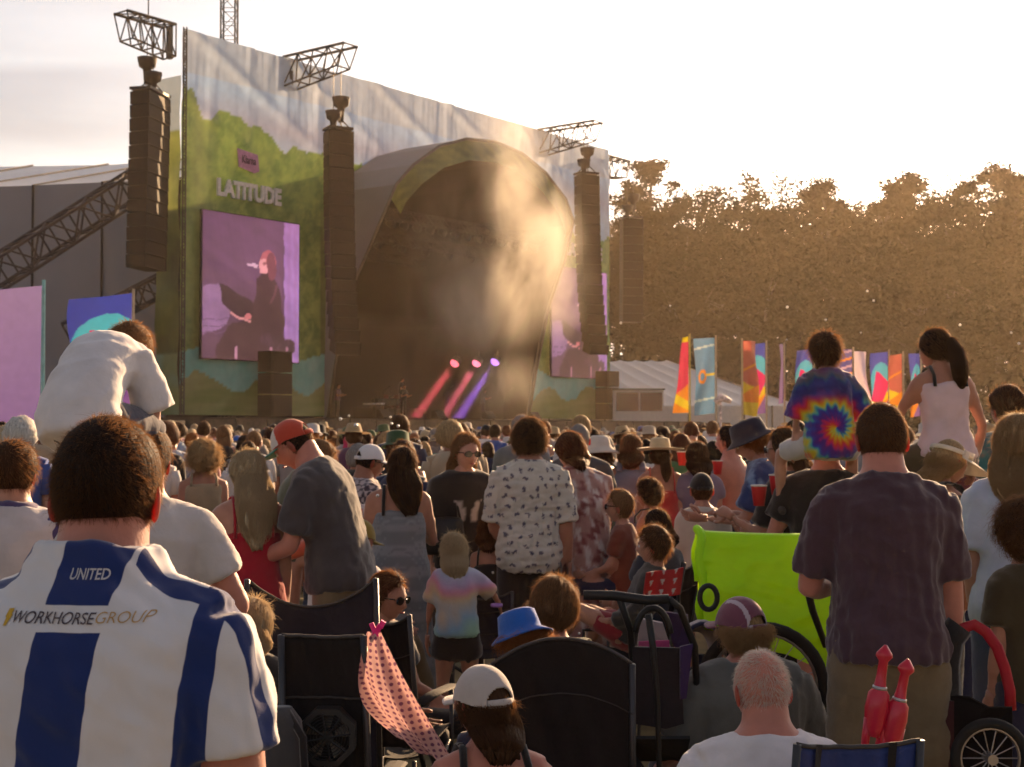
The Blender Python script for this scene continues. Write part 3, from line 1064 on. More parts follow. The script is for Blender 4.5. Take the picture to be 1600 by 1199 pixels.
flag('big lilac flag at the far left edge on turquoise pole', 66, 446, 664, -150, 26, print_lilac, .1, seed=1, pole=(.25, .5, .5))
flag('blue flag with turquoise arch and magenta lozenge, above bent boy, left', 207, 458, 640, 106, 34, print_sun, .12, seed=2, pole=(.45, .36, .25))
flag('narrow magenta and yellow feather flag, first right of the stage', 1078, 526, 645, 1052, 58, print_magenta, .1, .65, seed=3, pole=(.6, .45, .1))
flag('pale blue flag with orange ring, beside the magenta feather flag', 1119, 528, 646, 1086, 58, print_blue, .3, seed=4)
flag('folded red and yellow flag left of a turquoise and magenta one', 1160, 533, 648, 1183, 60, print_red, .35, seed=5)
flag('turquoise and magenta lozenge flag right of the folded red flag', 1198, 536, 646, 1163, 61, print_sun, .2, seed=6)
flag('thin furled mauve flag just left of tie-dye child', 1226, 538, 630, 1220, 62, print_lilac, .3, .1, seed=7)
flag('turquoise lozenge flag peeking out behind tie-dye child head', 1272, 545, 650, 1245, 63, print_sun, .2, seed=8)
flag('purple and orange striped flag behind tie-dye child shoulder', 1334, 546, 650, 1305, 63, print_stripes, .2, seed=9)
flag('plain whitish flag right of the tie-dye child', 1334, 549, 650, 1360, 62, print_white, .25, .2, seed=10)
flag('turquoise and magenta flag between the two shoulder riders', 1390, 550, 650, 1362, 61.5, print_sun, .1, seed=11)
flag('orange red flag next to the girl in pale vest, left side', 1412, 553, 650, 1391, 61, print_red, .12, seed=12)
flag('turquoise flag half hidden behind the girl in pale vest', 1440, 553, 650, 1424, 61, print_sun, .2, seed=13)
# pole with black and white checked topper
t = thing('totem_pole', 'white spotted totem pole with animal cut-out among the far crowd', 'totem', (at(1126, 650, 45).x, 45, 0))
g = G(); g.tube([(0, 0, 0), (0, 0, at(1126, 630, 45).z)], [.04, .04], 6); gobj('pole', g, mat('totem_white', (.6, .5, .5), .6, var=.6, scale=14), t)
g = G(); z = at(1126, 625, 45).z
g.tube([(-.15, 0, z - .1), (.02, 0, z + .08), (.16, 0, z + .02), (.34, 0, z - .06)], [(.1, .06), (.14, .1), (.1, .08), (.06, .05)], 8)
gobj('animal_head', g, MATS['totem_white'], t, True)

# low white fence and container at the far left
t = thing('site_hoarding', 'low pale site hoarding under the lilac flag at far left', 'fence', (at(40, 690, 40).x, 40, 0))
for k in range(5):
    g = G(); g.box(((k - 2.2) * 1.5, 0, .78), (1.46, .08, 1.56)); gobj('panel', g, mat('hoarding_pale', (.5, .44, .38), .7), t)
t = thing('site_container', 'dull beige storage container behind the people at far left', 'container', (at(60, 690, 48).x, 49, 0))
g = G(); g.box((1.0, 0, 1.1), (7, 2.2, 1.9)); gobj('body', g, mat('container_beige', (.32, .24, .15), .7), t)
for k in range(10):
    g = G(); g.box((-2.2 + k * .68, -1.13, 1.1), (.3, .06, 1.7)); gobj('rib', g, MATS['container_beige'], t)

# ================================================================== trees
leaf_m = mat('tree_leaves', (0.018, 0.018, 0.006), 1.0, var=.35, scale=.35, spec=0.0, trans=.06, tcol=(0.06, 0.045, 0.01))
bark_m = mat('tree_bark', (0.03, 0.022, 0.016), 0.9, var=.3, scale=3)

def crown_mesh(kind, seed, n_clump, n_leaf):
    """leaf faces in clumps through the crown volume; unit tree: height 1"""
    r = np.random.default_rng(seed)
    cl = []
    while len(cl) < n_clump:
        p = r.uniform(-1, 1, 3)
        if kind == 'broad':
            q = p * np.array([.36, .36, .40]) + np.array([0, 0, .58])
            rad = np.linalg.norm(p)
            if rad > 1 or (rad < .45 and r.random() < .7):
                continue
            if 0.5 + .5 * math.sin(p[0] * 5 + seed) * math.cos(p[1] * 4 + p[2] * 4 + seed * 2) < .28:
                continue
            s = r.uniform(.035, .075)
        elif kind == 'pine':
            z = r.uniform(.42, 1.0)
            wmax = .20 * (1 - (z - .42) / .62) ** .6 + .02
            a = r.uniform(0, 6.28)
            rr = wmax * math.sqrt(r.random())
            q = np.array([math.cos(a) * rr, math.sin(a) * rr, z + r.normal() * .01])
            if math.sin(z * 40 + a * 2) < -.2:
                continue
            s = r.uniform(.02, .045)
        else:
            z = r.uniform(.3, 1.0)
            wmax = .17 * math.sin(min(1, (z - .2) / .75) * math.pi) ** .7 + .02
            a = r.uniform(0, 6.28)
            rr = wmax * math.sqrt(r.random())
            q = np.array([math.cos(a) * rr, math.sin(a) * rr, z])
            if math.sin(z * 23 + a * 3 + seed) < -.35:
                continue
            s = r.uniform(.02, .05)
        cl.append((q, s))
    per = n_leaf // n_clump
    C = np.repeat(np.array([c[0] for c in cl]), per, 0)
    S = np.repeat(np.array([c[1] for c in cl]), per)
    N = len(C)
    d = r.normal(size=(N, 3))
    d /= np.linalg.norm(d, axis=1)[:, None]
    cen = C + d * (S * r.random(N) ** .5)[:, None] * np.array([1, 1, .7])
    a = r.normal(size=(N, 3)); a /= np.linalg.norm(a, axis=1)[:, None]
    b = np.cross(a, r.normal(size=(N, 3))); b /= np.linalg.norm(b, axis=1)[:, None]
    L = r.uniform(.0036, .0080, N)[:, None]
    V = np.stack([cen - a * L, cen + b * L * .6, cen + a * L, cen - b * L * .6], 1).reshape(-1, 3)
    Fq = np.arange(N * 4).reshape(-1, 4)
    return make_mesh('crown', V, Fq, [leaf_m]), cl

def trunk_mesh(cl, seed, kind):
    r = np.random.default_rng(seed)
    g = G()
    top = .9 if kind != 'broad' else .62
    zs = np.linspace(0, top, 8)
    wob = np.cumsum(r.normal(size=(8, 2)) * .006, 0)
    pts = [(wob[k][0], wob[k][1], zs[k]) for k in range(8)]
    g.tube(pts, list(np.linspace(.022, .005, 8)), 7)
    for k in r.choice(len(cl), min(len(cl), 10), replace=False):
        q = cl[k][0]
        z0 = max(.2, q[2] - .12 - .1 * r.random())
        b = np.array([np.interp(z0, zs, wob[:, 0]), np.interp(z0, zs, wob[:, 1]), z0])
        g.tube([b, (b + q) / 2 + np.array([0, 0, .02]), q], [.005, .003, .001], 5)
    return make_mesh('trunk', g.verts(), g.f, [bark_m], None, True)
VAR = []
for kind, sd in (('broad', 1), ('broad', 2), ('broad', 3), ('poplar', 4), ('pine', 5), ('poplar', 6)):
    cm, cl = crown_mesh(kind, sd, 170 if kind == 'broad' else 120, 27000 if kind == 'broad' else 15000)
    VAR.append((cm, trunk_mesh(cl, sd, kind), kind))

# treeline: photo x, photo y of the top, depth, variant, half width in photo px
TREES = []
line = [(965, 300, 2, 'a small round tree at the stage right corner'), (1012, 262, 4, 'a tall pine with open crown, nearest the stage'),
        (1072, 290, 0, 'a low round broadleaf tree right of the pine'), (1130, 285, 1, 'a broadleaf tree left of the tallest crown'),
        (1190, 263, 0, 'the tallest round broadleaf crown in the treeline'), (1240, 290, 2, 'a broadleaf tree on the shoulder right of tallest crown'),
        (1285, 288, 3, 'a slim upright tree just left of the gap'), (1312, 318, 5, 'a low slim tree at the edge of the gap'),
        (1362, 312, 1, 'a round broadleaf tree right of the gap'), (1395, 290, 3, 'the left one of two slim spires'),
        (1424, 274, 5, 'the right one of two slim spires'), (1455, 300, 0, 'a bushy tree right of the spires'),
        (1482, 276, 2, 'a round dense crown right of the spires'), (1522, 284, 1, 'a broad crown left of the right-hand pine'),
        (1560, 270, 4, 'a loose topped pine near the right edge'), (1592, 280, 3, 'a slim tree at the right edge of the picture'), (1640, 265, 0, 'the outermost broadleaf crown at right')]
row2 = [(940 + k * 62, 345 + 22 * math.sin(k * 2.1), k % 3) for k in range(13)]
rr = np.random.default_rng(3)
def tree(px, py, Y, var, label, widen=1.0):
    top = at(px, py, Y)
    h = top.z
    t = thing('woodland_tree', label, 'tree', (top.x, Y, 0), rr.uniform(0, 6.28), 'trees beyond the field')
    t.scale = (h * widen, h * widen, h)
    link('trunk', VAR[var][1], t)
    link('crown', VAR[var][0], t)
for k, (px, py, var, lab) in enumerate(line):
    tree(px, py, 150 + 9 * (k % 3) - 12 * (k > 10), var, lab + ' beyond the field', 1.15 if VAR[var][2] == 'broad' else 1.35)
pos_words = ['first', 'second', 'third', 'fourth', 'fifth', 'sixth', 'seventh', 'eighth', 'ninth', 'tenth', 'eleventh', 'twelfth', 'thirteenth']
for k, (px, py, var) in enumerate(row2):
    tree(px, py, 136 + 5 * (k % 2), var, 'lower dark tree of the front row, %s from the stage side' % pos_words[k], 1.35)
# hedge mass under the trees
hed = []
r = np.random.default_rng(9)
N = 26000
x = r.uniform(4, 75, N)
cen = np.stack([x, 128 + r.uniform(-3, 3, N) - (x > 40) * (x - 40) * .15, r.random(N) ** .8 * (7.5 + 2 * np.sin(x * .7))], 1)
a = r.normal(size=(N, 3)); a /= np.linalg.norm(a, axis=1)[:, None]
b = np.cross(a, r.normal(size=(N, 3))); b /= np.linalg.norm(b, axis=1)[:, None]
L = r.uniform(.2, .45, N)[:, None]
V = np.stack([cen - a * L, cen + b * L * .6, cen + a * L, cen - b * L * .6], 1).reshape(-1, 3)
o = link('undergrowth', make_mesh('undergrowth', V, np.arange(N * 4).reshape(-1, 4), [leaf_m]))
tag(o, 'dark undergrowth along the foot of the treeline', 'undergrowth')
struct(o, 'stuff')
# ================================================================== people: builder
TMP = bpy.data.scenes.new('build_scratch')

def remesh(g, voxel, smooth=3, v=None, f=None):
    """weld overlapping closed shapes into one continuous skin"""
    me = bpy.data.meshes.new('w')
    if v is None:
        v, f = g.verts(), g.f
    me.from_pydata([tuple(x) for x in v], [], f)
    ob = bpy.data.objects.new('w', me)
    TMP.collection.objects.link(ob)
    md = ob.modifiers.new('r', 'REMESH')
    md.mode = 'VOXEL'
    md.voxel_size = voxel
    with bpy.context.temp_override(scene=TMP, view_layer=TMP.view_layers[0]):
        dg = bpy.context.evaluated_depsgraph_get()
        dg.update()
    em = ob.evaluated_get(dg).to_mesh()
    n = len(em.vertices)
    V = np.empty(n * 3); em.vertices.foreach_get('co', V); V = V.reshape(-1, 3)
    ne = len(em.edges)
    E = np.empty(ne * 2, np.int32); em.edges.foreach_get('vertices', E); E = E.reshape(-1, 2)
    nl = len(em.loops)
    Lp = np.empty(nl, np.int32); em.loops.foreach_get('vertex_index', Lp)
    Fq = Lp.reshape(-1, 4) if nl == 4 * len(em.polygons) else np.array([list(p.vertices)[:4] for p in em.polygons])
    ob.evaluated_get(dg).to_mesh_clear()
    bpy.data.objects.remove(ob); bpy.data.meshes.remove(me)
    V = laplace(V, E, smooth)
    return V, Fq, E

def laplace(V, E, it):
    deg = np.bincount(E.ravel(), minlength=len(V))[:, None] + 1e-9
    for k in range(it):
        S = np.zeros_like(V)
        for c in range(3):
            S[:, c] = np.bincount(E[:, 0], V[E[:, 1], c], len(V)) + np.bincount(E[:, 1], V[E[:, 0], c], len(V))
        V = V + (S / deg - V) * 0.55
    return V

def vnormals(V, Fq):
    n = np.cross(V[Fq[:, 2]] - V[Fq[:, 0]], V[Fq[:, 3]] - V[Fq[:, 1]])
    N = np.zeros_like(V)
    for k in range(4):
        for c in range(3):
            N[:, c] += np.bincount(Fq[:, k], n[:, c], len(V))
    return N / (np.linalg.norm(N, axis=1)[:, None] + 1e-12)

def ring_loft(sec, seg=18, power=2.3):
    """sec: list of (centre, side axis, front axis, half width, half depth)"""
    a = np.linspace(0, 2 * math.pi, seg, endpoint=False)
    ca, sa = np.cos(a), np.sin(a)
    ex = 2.0 / power
    cx, sy = np.sign(ca) * np.abs(ca) ** ex, np.sign(sa) * np.abs(sa) ** ex
    V = np.concatenate([np.asarray(c) + np.outer(cx * w, s) + np.outer(sy * d, q) for c, s, q, w, d in sec])
    Fc = []
    for i in range(len(sec) - 1):
        for j in range(seg):
            k = (j + 1) % seg
            Fc.append((i * seg + j, i * seg + k, (i + 1) * seg + k, (i + 1) * seg + j))
    Fc.append(tuple(range(seg))[::-1])
    Fc.append(tuple((len(sec) - 1) * seg + j for j in range(seg)))
    return V, Fc

def unit(v):
    v = np.asarray(v, float)
    return v / (np.linalg.norm(v) + 1e-12)

def rotx(a):
    c, s = math.cos(a), math.sin(a)
    return np.array([[1, 0, 0], [0, c, -s], [0, s, c]])
def roty(a):
    c, s = math.cos(a), math.sin(a)
    return np.array([[c, 0, s], [0, 1, 0], [-s, 0, c]])
def rotz(a):
    c, s = math.cos(a), math.sin(a)
    return np.array([[c, -s, 0], [s, c, 0], [0, 0, 1]])

# torso profile: t along the spine (0 pelvis, 1 neck base), half width, half depth, in statures
TORSO = {
    'm': [(-.24, .050, .045), (-.16, .088, .062), (0, .096, .068), (.16, .090, .064), (.34, .086, .060), (.55, .095, .066), (.74, .103, .068), (.85, .094, .060), (.94, .064, .047), (1.03, .040, .038)],
    'f': [(-.24, .052, .046), (-.16, .092, .066), (0, .100, .070), (.16, .088, .062), (.34, .074, .054), (.55, .082, .060), (.74, .090, .062), (.85, .081, .052), (.94, .054, .042), (1.03, .034, .033)],
    'c': [(-.24, .046, .044), (-.16, .080, .060), (0, .086, .062), (.16, .082, .060), (.34, .078, .058), (.55, .082, .060), (.74, .087, .060), (.85, .078, .052), (.94, .054, .042), (1.03, .036, .034)],
}

class Rig:
    """joint positions in statures, facing +Y"""
    def __init__(s, sex='m', lean=2, curve=4, side=0, twist=0, build=1.0, hs=1.0, head=(0, 0, 0), armL=None, armR=None, legL=None, legR=None, shrug=0.0, legs=1.0):
        s.sex, s.build, s.hs = sex, build, hs
        s.prof = TORSO[sex]
        s.hipz = 0.525 * legs
        tl = 0.305
        K = 21
        ts = np.linspace(-.3, 1.15, K)
        s.ts = ts
        pts, dirs = [], []
        p = np.zeros(3)
        for k, t in enumerate(ts):
            an = R(lean) + R(curve) * max(0, t)
            d = np.array([math.sin(R(side) * max(0, min(1, t + .3))), math.sin(an), math.cos(an)])
            d = unit(d)
            dirs.append(d); pts.append(p.copy())
            p = p + d * tl * (ts[1] - ts[0])
        pts = np.array(pts)
        z0 = np.array([np.interp(0, ts, pts[:, c]) for c in range(3)])
        s.sp = pts - z0 + np.array([0, 0, s.hipz])
        s.sd = np.array(dirs)
        s.twist = R(twist)
        sw = {'m': .101, 'f': .090, 'c': .086}[sex] * (0.6 + .4 * build)
        sc, sa, sf = s.frame(.87)
        up = s.dir(.87)
        s.sh = {q: sc + sa * q * sw - up * .012 + up * shrug for q in (-1, 1)}
        s.arm = {}
        ul, fl = (.168, .142) if sex != 'c' else (.155, .135)
        for q, ar in ((-1, armL), (1, armR)):
            ar = ar or ((.10, -.02, -1), (.02, .20, -1))
            u, f = unit(np.array(ar[0]) * [q, 1, 1]), unit(np.array(ar[1]) * [q, 1, 1])
            e = s.sh[q] + u * ul
            w = e + f * fl
            s.arm[q] = (s.sh[q], e, w, u, f)
        s.leg = {}
        for q, lg in ((-1, legL), (1, legR)):
            lg = lg or ((.05, .02, -1), (.0, -.03, -1))
            u, f = unit(np.array(lg[0]) * [q, 1, 1]), unit(np.array(lg[1]) * [q, 1, 1])
            h = np.array([q * .053, 0, s.hipz - .012])
            kn = h + u * .245 * legs
            an = kn + f * .235 * legs
            s.leg[q] = (h, kn, an, u, f)
        # head
        yaw, pitch, roll = head
        nb, _, _ = s.frame(1.0)
        nd = unit(s.dir(1.0) * .75 + np.array([0, .12 + .3 * math.sin(R(pitch)), .5]))
        s.neck = (nb, nb + nd * .045)
        s.hh = .128 * hs
        s.hr = rotz(R(yaw)) @ rotx(-R(pitch)) @ roty(R(roll))
        s.hc = nb + nd * .006 + s.hr @ np.array([0, .014, .47 * s.hh])
        s.top = s.hc + s.hr @ np.array([0, 0, .5 * s.hh])

    def pos(s, t):
        return np.array([np.interp(t, s.ts, s.sp[:, c]) for c in range(3)])
    def dir(s, t):
        return unit([np.interp(t, s.ts, s.sd[:, c]) for c in range(3)])
    def frame(s, t):
        d = s.dir(t)
        x = rotz(s.twist * max(0, min(1, t))) @ np.array([1.0, 0, 0])
        x = unit(x - d * np.dot(x, d))
        return s.pos(t), x, np.cross(d, x)
    def sect(s, t, add=0.0, wmin=0.0, dmin=0.0, belly=0.0):
        P = np.array(s.prof)
        w = np.interp(t, P[:, 0], P[:, 1]) * s.build + add
        d = np.interp(t, P[:, 0], P[:, 2]) * (0.5 + .5 * s.build) + add
        c, x, y = s.frame(t)
        b = belly * math.exp(-((t - .25) / .28) ** 2)
        return (c + y * b * .5, x, y, max(w, wmin), max(d, dmin) + b * .5)

# head shape: unit directions -> points, head height 1, front +Y
def head_pts(d, face=True):
    p = d * np.array([.335, .425, .5])
    q = np.clip(-p[:, 2] / .5, 0, 1)
    p[:, 0] *= 1 - .34 * q ** 1.7
    back = p[:, 1] < 0
    p[:, 1] = np.where(back, p[:, 1] * (1 - .50 * q ** 1.2) + .00, p[:, 1] * (1 - .02 * q))
    top = np.clip(p[:, 2] / .5, 0, 1)
    p[:, 1] -= .03 * top
    if face:
        x, z = p[:, 0], p[:, 2]
        fr = (p[:, 1] > .12) * 1.0
        p[:, 1] += fr * (.095 * np.exp(-(x / .055) ** 2) * np.exp(-((z + .13) / .075) ** 2) + .03 * np.exp(-(x / .04) ** 2) * np.exp(-((z + .03) / .08) ** 2)
                         - .030 * np.exp(-((np.abs(x) - .135) / .06) ** 2) * np.exp(-((z + .005) / .05) ** 2)
                         + .022 * np.exp(-((np.abs(x) - .13) / .09) ** 2) * np.exp(-((z - .085) / .035) ** 2)
                         + .026 * np.exp(-(x / .09) ** 2) * np.exp(-((z + .265) / .035) ** 2)
                         - .012 * np.exp(-(x / .12) ** 2) * np.exp(-((z + .33) / .03) ** 2)
                         + .030 * np.exp(-(x / .11) ** 2) * np.exp(-((z + .43) / .06) ** 2))
    return p

def sphere_dirs(nu, nv):
    th = np.linspace(0, math.pi, nv)
    ph = np.linspace(0, 2 * math.pi, nu, endpoint=False)
    T, Pp = np.meshgrid(th, ph, indexing='ij')
    D = np.stack([np.sin(T) * np.sin(Pp), np.sin(T) * np.cos(Pp), np.cos(T)], -1).reshape(-1, 3)
    F_ = []
    for i in range(nv - 1):
        for j in range(nu):
            k = (j + 1) % nu
            F_.append((i * nu + j, (i + 1) * nu + j, (i + 1) * nu + k, i * nu + k))
    return D, F_

AZ = np.array([0, 30, 52, 68, 84, 96, 112, 140, 180]) * math.pi / 180
HAIRLINE = {'short': [.30, .30, .24, .10, -.02, -.14, -.27, -.42, -.46], 'long': [.31, .29, .20, -.02, -.16, -.25, -.32, -.40, -.42], 'bald': [.49, .48, .40, .20, .12, .02, -.10, -.25, -.32],
            'fall': [.31, .29, .20, -.02, -.20, -.34, -.52, -.58, -.58], 'full': [.20, .18, .08, -.06, -.16, -.22, -.28, -.36, -.40]}

def scalp(d, line):
    p = head_pts(d.copy(), False)
    az = np.abs(np.arctan2(p[:, 0], p[:, 1]))
    h = p[:, 2] - np.interp(az, AZ, HAIRLINE['short' if line == 'bald' else line])
    if line == 'bald':
        h = h * (.5 + .5 * np.sin(p[:, 0] * 900 + p[:, 1] * 700 + p[:, 2] * 800)) - .02 * (p[:, 2] > .2)
    return h

def sstep(x):
    x = np.clip(x, 0, 1)
    return x * x * (3 - 2 * x)

SKIN = {}
def skin_mat(tone):
    cols = {'fair': (0.42, 0.20, 0.135), 'warm': (0.36, 0.155, 0.095), 'tan': (0.28, 0.115, 0.065), 'pink': (0.44, 0.17, 0.12), 'brown': (0.13, 0.06, 0.035), 'dark': (0.06, 0.03, 0.02)}
    m = mat('skin_' + tone, cols[tone], 0.52, var=.10, scale=18, bump=.10, bscale=140, spec=.35, sheen=.25)
    e = mat('ear_' + tone, cols[tone], 0.5, var=.05, trans=.55, tcol=(0.75, 0.06, 0.03))
    return m, e

HAIRC = {'black': (.010, .007, .006), 'dark': (.022, .012, .008), 'brown': (.055, .026, .013), 'auburn': (.085, .030, .014), 'light': (.16, .085, .04), 'blonde': (.32, .21, .105), 'pale': (.42, .335, .215), 'grey': (.22, .20, .19), 'white': (.55, .52, .48), 'ginger': (.20, .07, .02), 'pinkdye': (.55, .03, .12)}

def hair_mats(c):
    col = HAIRC[c]
    new = 'hair_' + c not in MATS
    m = mat('hair_' + c, tuple(x * .85 for x in col), 0.7, var=.35, scale=1.0, bump=.45, bscale=1.0, spec=.08)
    if new:                                  # strand-like streaks running down
        nt = m.node_tree
        mp = nt.nodes.new('ShaderNodeMapping'); mp.inputs['Scale'].default_value = (150, 150, 9)
        tc_ = [q for q in nt.nodes if q.type == 'TEX_COORD'][0]
        nt.links.new(tc_.outputs['Object'], mp.inputs['Vector'])
        for q in nt.nodes:
            if q.type == 'TEX_NOISE':
                nt.links.new(mp.outputs['Vector'], q.inputs['Vector'])
    k = 'strand_' + c
    if k not in MATS:
        s = bpy.data.materials.new(k)
        s.use_nodes = True
        n, l = s.node_tree.nodes, s.node_tree.links
        n.remove(n['Principled BSDF'])
        h = n.new('ShaderNodeBsdfPrincipled')
        h.inputs['Base Color'].default_value = (*[min(.9, x * .95) for x in col], 1)
        h.inputs['Roughness'].default_value = .42
        h.inputs['Specular IOR Level'].default_value = .12
        lw_ = max(.25, 1 - col[0] * 2.2)
        t = n.new('ShaderNodeBsdfTranslucent')
        t.inputs['Color'].default_value = (min(.95, col[0] * 1.25 + .34 * lw_), min(.8, col[1] * 1.2 + .16 * lw_), min(.7, col[2] * 1.1 + .055 * lw_), 1)
        mx = n.new('ShaderNodeMixShader'); mx.inputs[0].default_value = .38
        l.new(h.outputs[0], mx.inputs[1]); l.new(t.outputs[0], mx.inputs[2])
        l.new(mx.outputs[0], n['Material Output'].inputs['Surface'])
        MATS[k] = s
    return m, MATS[k]

def strands_obj(name, P, rad, material, parent):
    """P: (n, k, 3) hair strands"""
    n, k = P.shape[:2]
    cu = bpy.data.hair_curves.new(name)
    cu.add_curves([k] * n)
    cu.attributes['position'].data.foreach_set('vector', P.astype(np.float32).ravel())
    ra = cu.attributes.get('radius') or cu.attributes.new('radius', 'FLOAT', 'POINT')
    rr_ = np.tile(np.linspace(1, .25, k) * rad, n).astype(np.float32)
    ra.data.foreach_set('value', rr_)
    cu.materials.append(material)
    return link(name, cu, parent)

def rand_dirs(n, r):
    d = r.normal(size=(n, 3))
    return d / np.linalg.norm(d, axis=1)[:, None]

def make_hair(root, rig, H, hair, d, seed=0, hat=False):
    """hair: dict(style, colour, len, th, n)"""
    r = np.random.default_rng(seed + 100)
    st, col = hair['style'], hair['colour']
    mc, ms = hair_mats(col)
    hs = rig.hh * H
    hc, hr = rig.hc * H, rig.hr
    W = lambda p: p @ hr.T * hs + hc
    line = {'short': 'short', 'crop': 'short', 'curly': 'long', 'bald': 'bald', 'long': 'fall', 'wavy': 'fall', 'bob': 'fall'}.get(st, 'long')
    if hair.get('line'):
        line = hair['line']
    D, F_ = sphere_dirs(44, 34)
    h = scalp(D, line)
    tt = hair.get('th', {'short': .075, 'crop': .03, 'curly': .20, 'bald': .012}.get(st, .075))
    ts_ = hair.get('th_side', tt * .6 if st in ('short', 'crop') else tt)
    top = sstep((D[:, 2] + .2) / .8)
    th = (ts_ + (tt - ts_) * top) * sstep(h / .14)
    if st == 'curly':
        th = th * (1 + .35 * snoise(D, 7, seed, 3))
    else:
        th = th * (1 + .18 * snoise(D, 5, seed, 3))
    if st in ('long', 'wavy', 'bob', 'pony', 'bun'):
        az_ = np.arctan2(D[:, 0], D[:, 1])
        th = th * (1 + .16 * np.sin(az_ * 17 + 3 * D[:, 2] + seed) * sstep((.9 - D[:, 2]) / .6)) 
    base = head_pts(D.copy(), False)
    if hat:
        th = np.where(base[:, 2] > .02, np.minimum(th, .012), th)
    nrm = D / np.array([.335, .425, .5]); nrm /= np.linalg.norm(nrm, axis=1)[:, None]
    cap = base + nrm * (th + .006)[:, None]
    if hair.get('sweep'):
        cap[:, 0] += hair['sweep'] * top * .1
    ok = h > -.015
    Fk = [f for f in F_ if all(ok[list(f)])]
    g = G()
    if st != 'bald':
        g.add(W(cap), Fk)
    else:
        g.add(W(base * .97), Fk)
    hang = hair.get('len', .25)
    cen = rig.hc * H
    paths = []
    if st in ('long', 'wavy', 'bob'):
        # inner mass behind the neck so that the fall reads as solid
        zl = hang
        ww = hair.get('w', .085)
        up0 = W(np.array([[0, -.20, .15]]))[0]
        lo = [up0, W(np.array([[0, -.27, -.2]]))[0]]
        back = hair.get('flow', (0, -.1, -1))
        st0 = lo[-1]
        for k in range(1, 7):
            q = st0 + unit(hr @ np.array([0, -.2, -.2]) * .15 + np.array(back)) * zl * k / 6
            # stay behind the back
            tb = np.interp(q[2], rig.sp[:, 2] * H, rig.ts) if True else 0
            cb, xb, yb = rig.frame(max(.2, min(1.02, tb)))  # noqa
            if q[2] < (rig.neck[0][2] + .02) * H and not hair.get('front'):
                ymax = (cb * H)[1] - .058 * H * rig.build - .010
                q[1] = min(q[1], ymax)
            lo.append(q)
        n_ = len(lo)
        la = np.array(lo)
        for _ in range(2):
            la[1:-1] = la[1:-1] * .5 + (la[:-2] + la[2:]) * .25
        lo = list(la)
        wid = [ww * .55, ww * .92] + [ww * (1.0 + .12 * math.sin(k * .9) - (.5 if k == 6 else 0.12 * (k > 4))) for k in range(1, 7)]
        lo_d = np.array([[np.interp(x_, np.linspace(0, 1, n_), np.array(lo)[:, c]) for c in range(3)] for x_ in np.linspace(0, 1, 22)])
        wd_d = np.interp(np.linspace(0, 1, 22), np.linspace(0, 1, n_), wid)
        tv, tf = tube(lo_d, [(w_, min(.035, w_ * .5)) for w_ in wd_d], 44, ref=hr @ np.array([1.0, 0, 0]))
        ai = np.tile(np.arange(44), 22) / 44 * 2 * math.pi
        ti = np.repeat(np.linspace(0, 1, 22), 44)
        cl_ = .10 * np.sin(ai * 9 + 2.5 * np.sin(ti * 5 + seed)) + .07 * np.sin(ai * 16 + ti * 7 + seed) + (.10 if st == 'wavy' else .03) * np.sin(ti * 19 + 2 * np.sin(ai * 3 + seed))
        cen_ = np.repeat(lo_d, 44, 0)
        tv = cen_ + (tv - cen_) * (1 + cl_ * (.4 + ti))[:, None]
        tv[:, 2] -= .03 * ti ** 4 * np.abs(np.sin(ai * 6.5 + seed)) * 1.2
        g.add(tv, tf)
        paths.append((lo, wid))
    if st == 'pony':
        b0 = W(np.array([[0, -.47, hair.get('ph', .18)]]))[0]
        fl = unit(hair.get('flow', (0, -.35, -1)))
        lo = [b0 + hr @ np.array([0, .04, .0]), b0 + hr @ np.array([0, -.03, .01])] + [b0 + hr @ np.array([0, -.035, 0]) + fl * hang * k / 6 + np.array([0, -.03 * math.sin(k / 6 * 3), 0]) for k in range(1, 7)]
        ww = hair.get('w', .03)
        wid = [ww * .5, ww * .7] + [ww * (1 + .3 * math.sin(k * .6)) * (1 if k < 5 else (.8 if k == 5 else .3)) for k in range(1, 7)]
        g.tube(lo, [(w_, w_ * .75) for w_ in wid], 10)
        paths.append((lo, wid))
    if st == 'bun':
        b0 = W(np.array([[0, -.38, hair.get('ph', .34)]]))[0]
        g.add(sphere_dirs(14, 10)[0] * hair.get('w', .04) + b0, sphere_dirs(14, 10)[1])
    if st == 'wavy' or st == 'curly':
        pass
    V, Fq = g.verts(), g.f
    o = gobj('hair', g, mc, root, True)
    # loose strands
    n = int(hair.get('n', 1500 if d < 4 else (900 if d < 7 else 500)))
    if n <= 0:
        return o
    rs = hair.get('rad', .00028 + .00009 * d)
    dd = rand_dirs(n * 4, r)
    dd = dd[scalp(dd, line) + (.11 * r.random(len(dd)) ** 2 if st in ('short', 'crop') else 0) > .0]
    if hat:
        dd = dd[dd[:, 2] < .12]
    dd = dd[:n]
    n = len(dd)
    hh_ = sstep(scalp(dd, line) / .14)
    bp = head_pts(dd.copy(), False)
    nn = dd / np.array([.335, .425, .5]); nn /= np.linalg.norm(nn, axis=1)[:, None]
    tth = (ts_ + (tt - ts_) * sstep((dd[:, 2] + .2) / .8)) * hh_
    p0 = W(bp + nn * (tth * r.uniform(.2, .95, n))[:, None])
    nw = nn @ hr.T
    down = np.array([0, 0, -1.0])
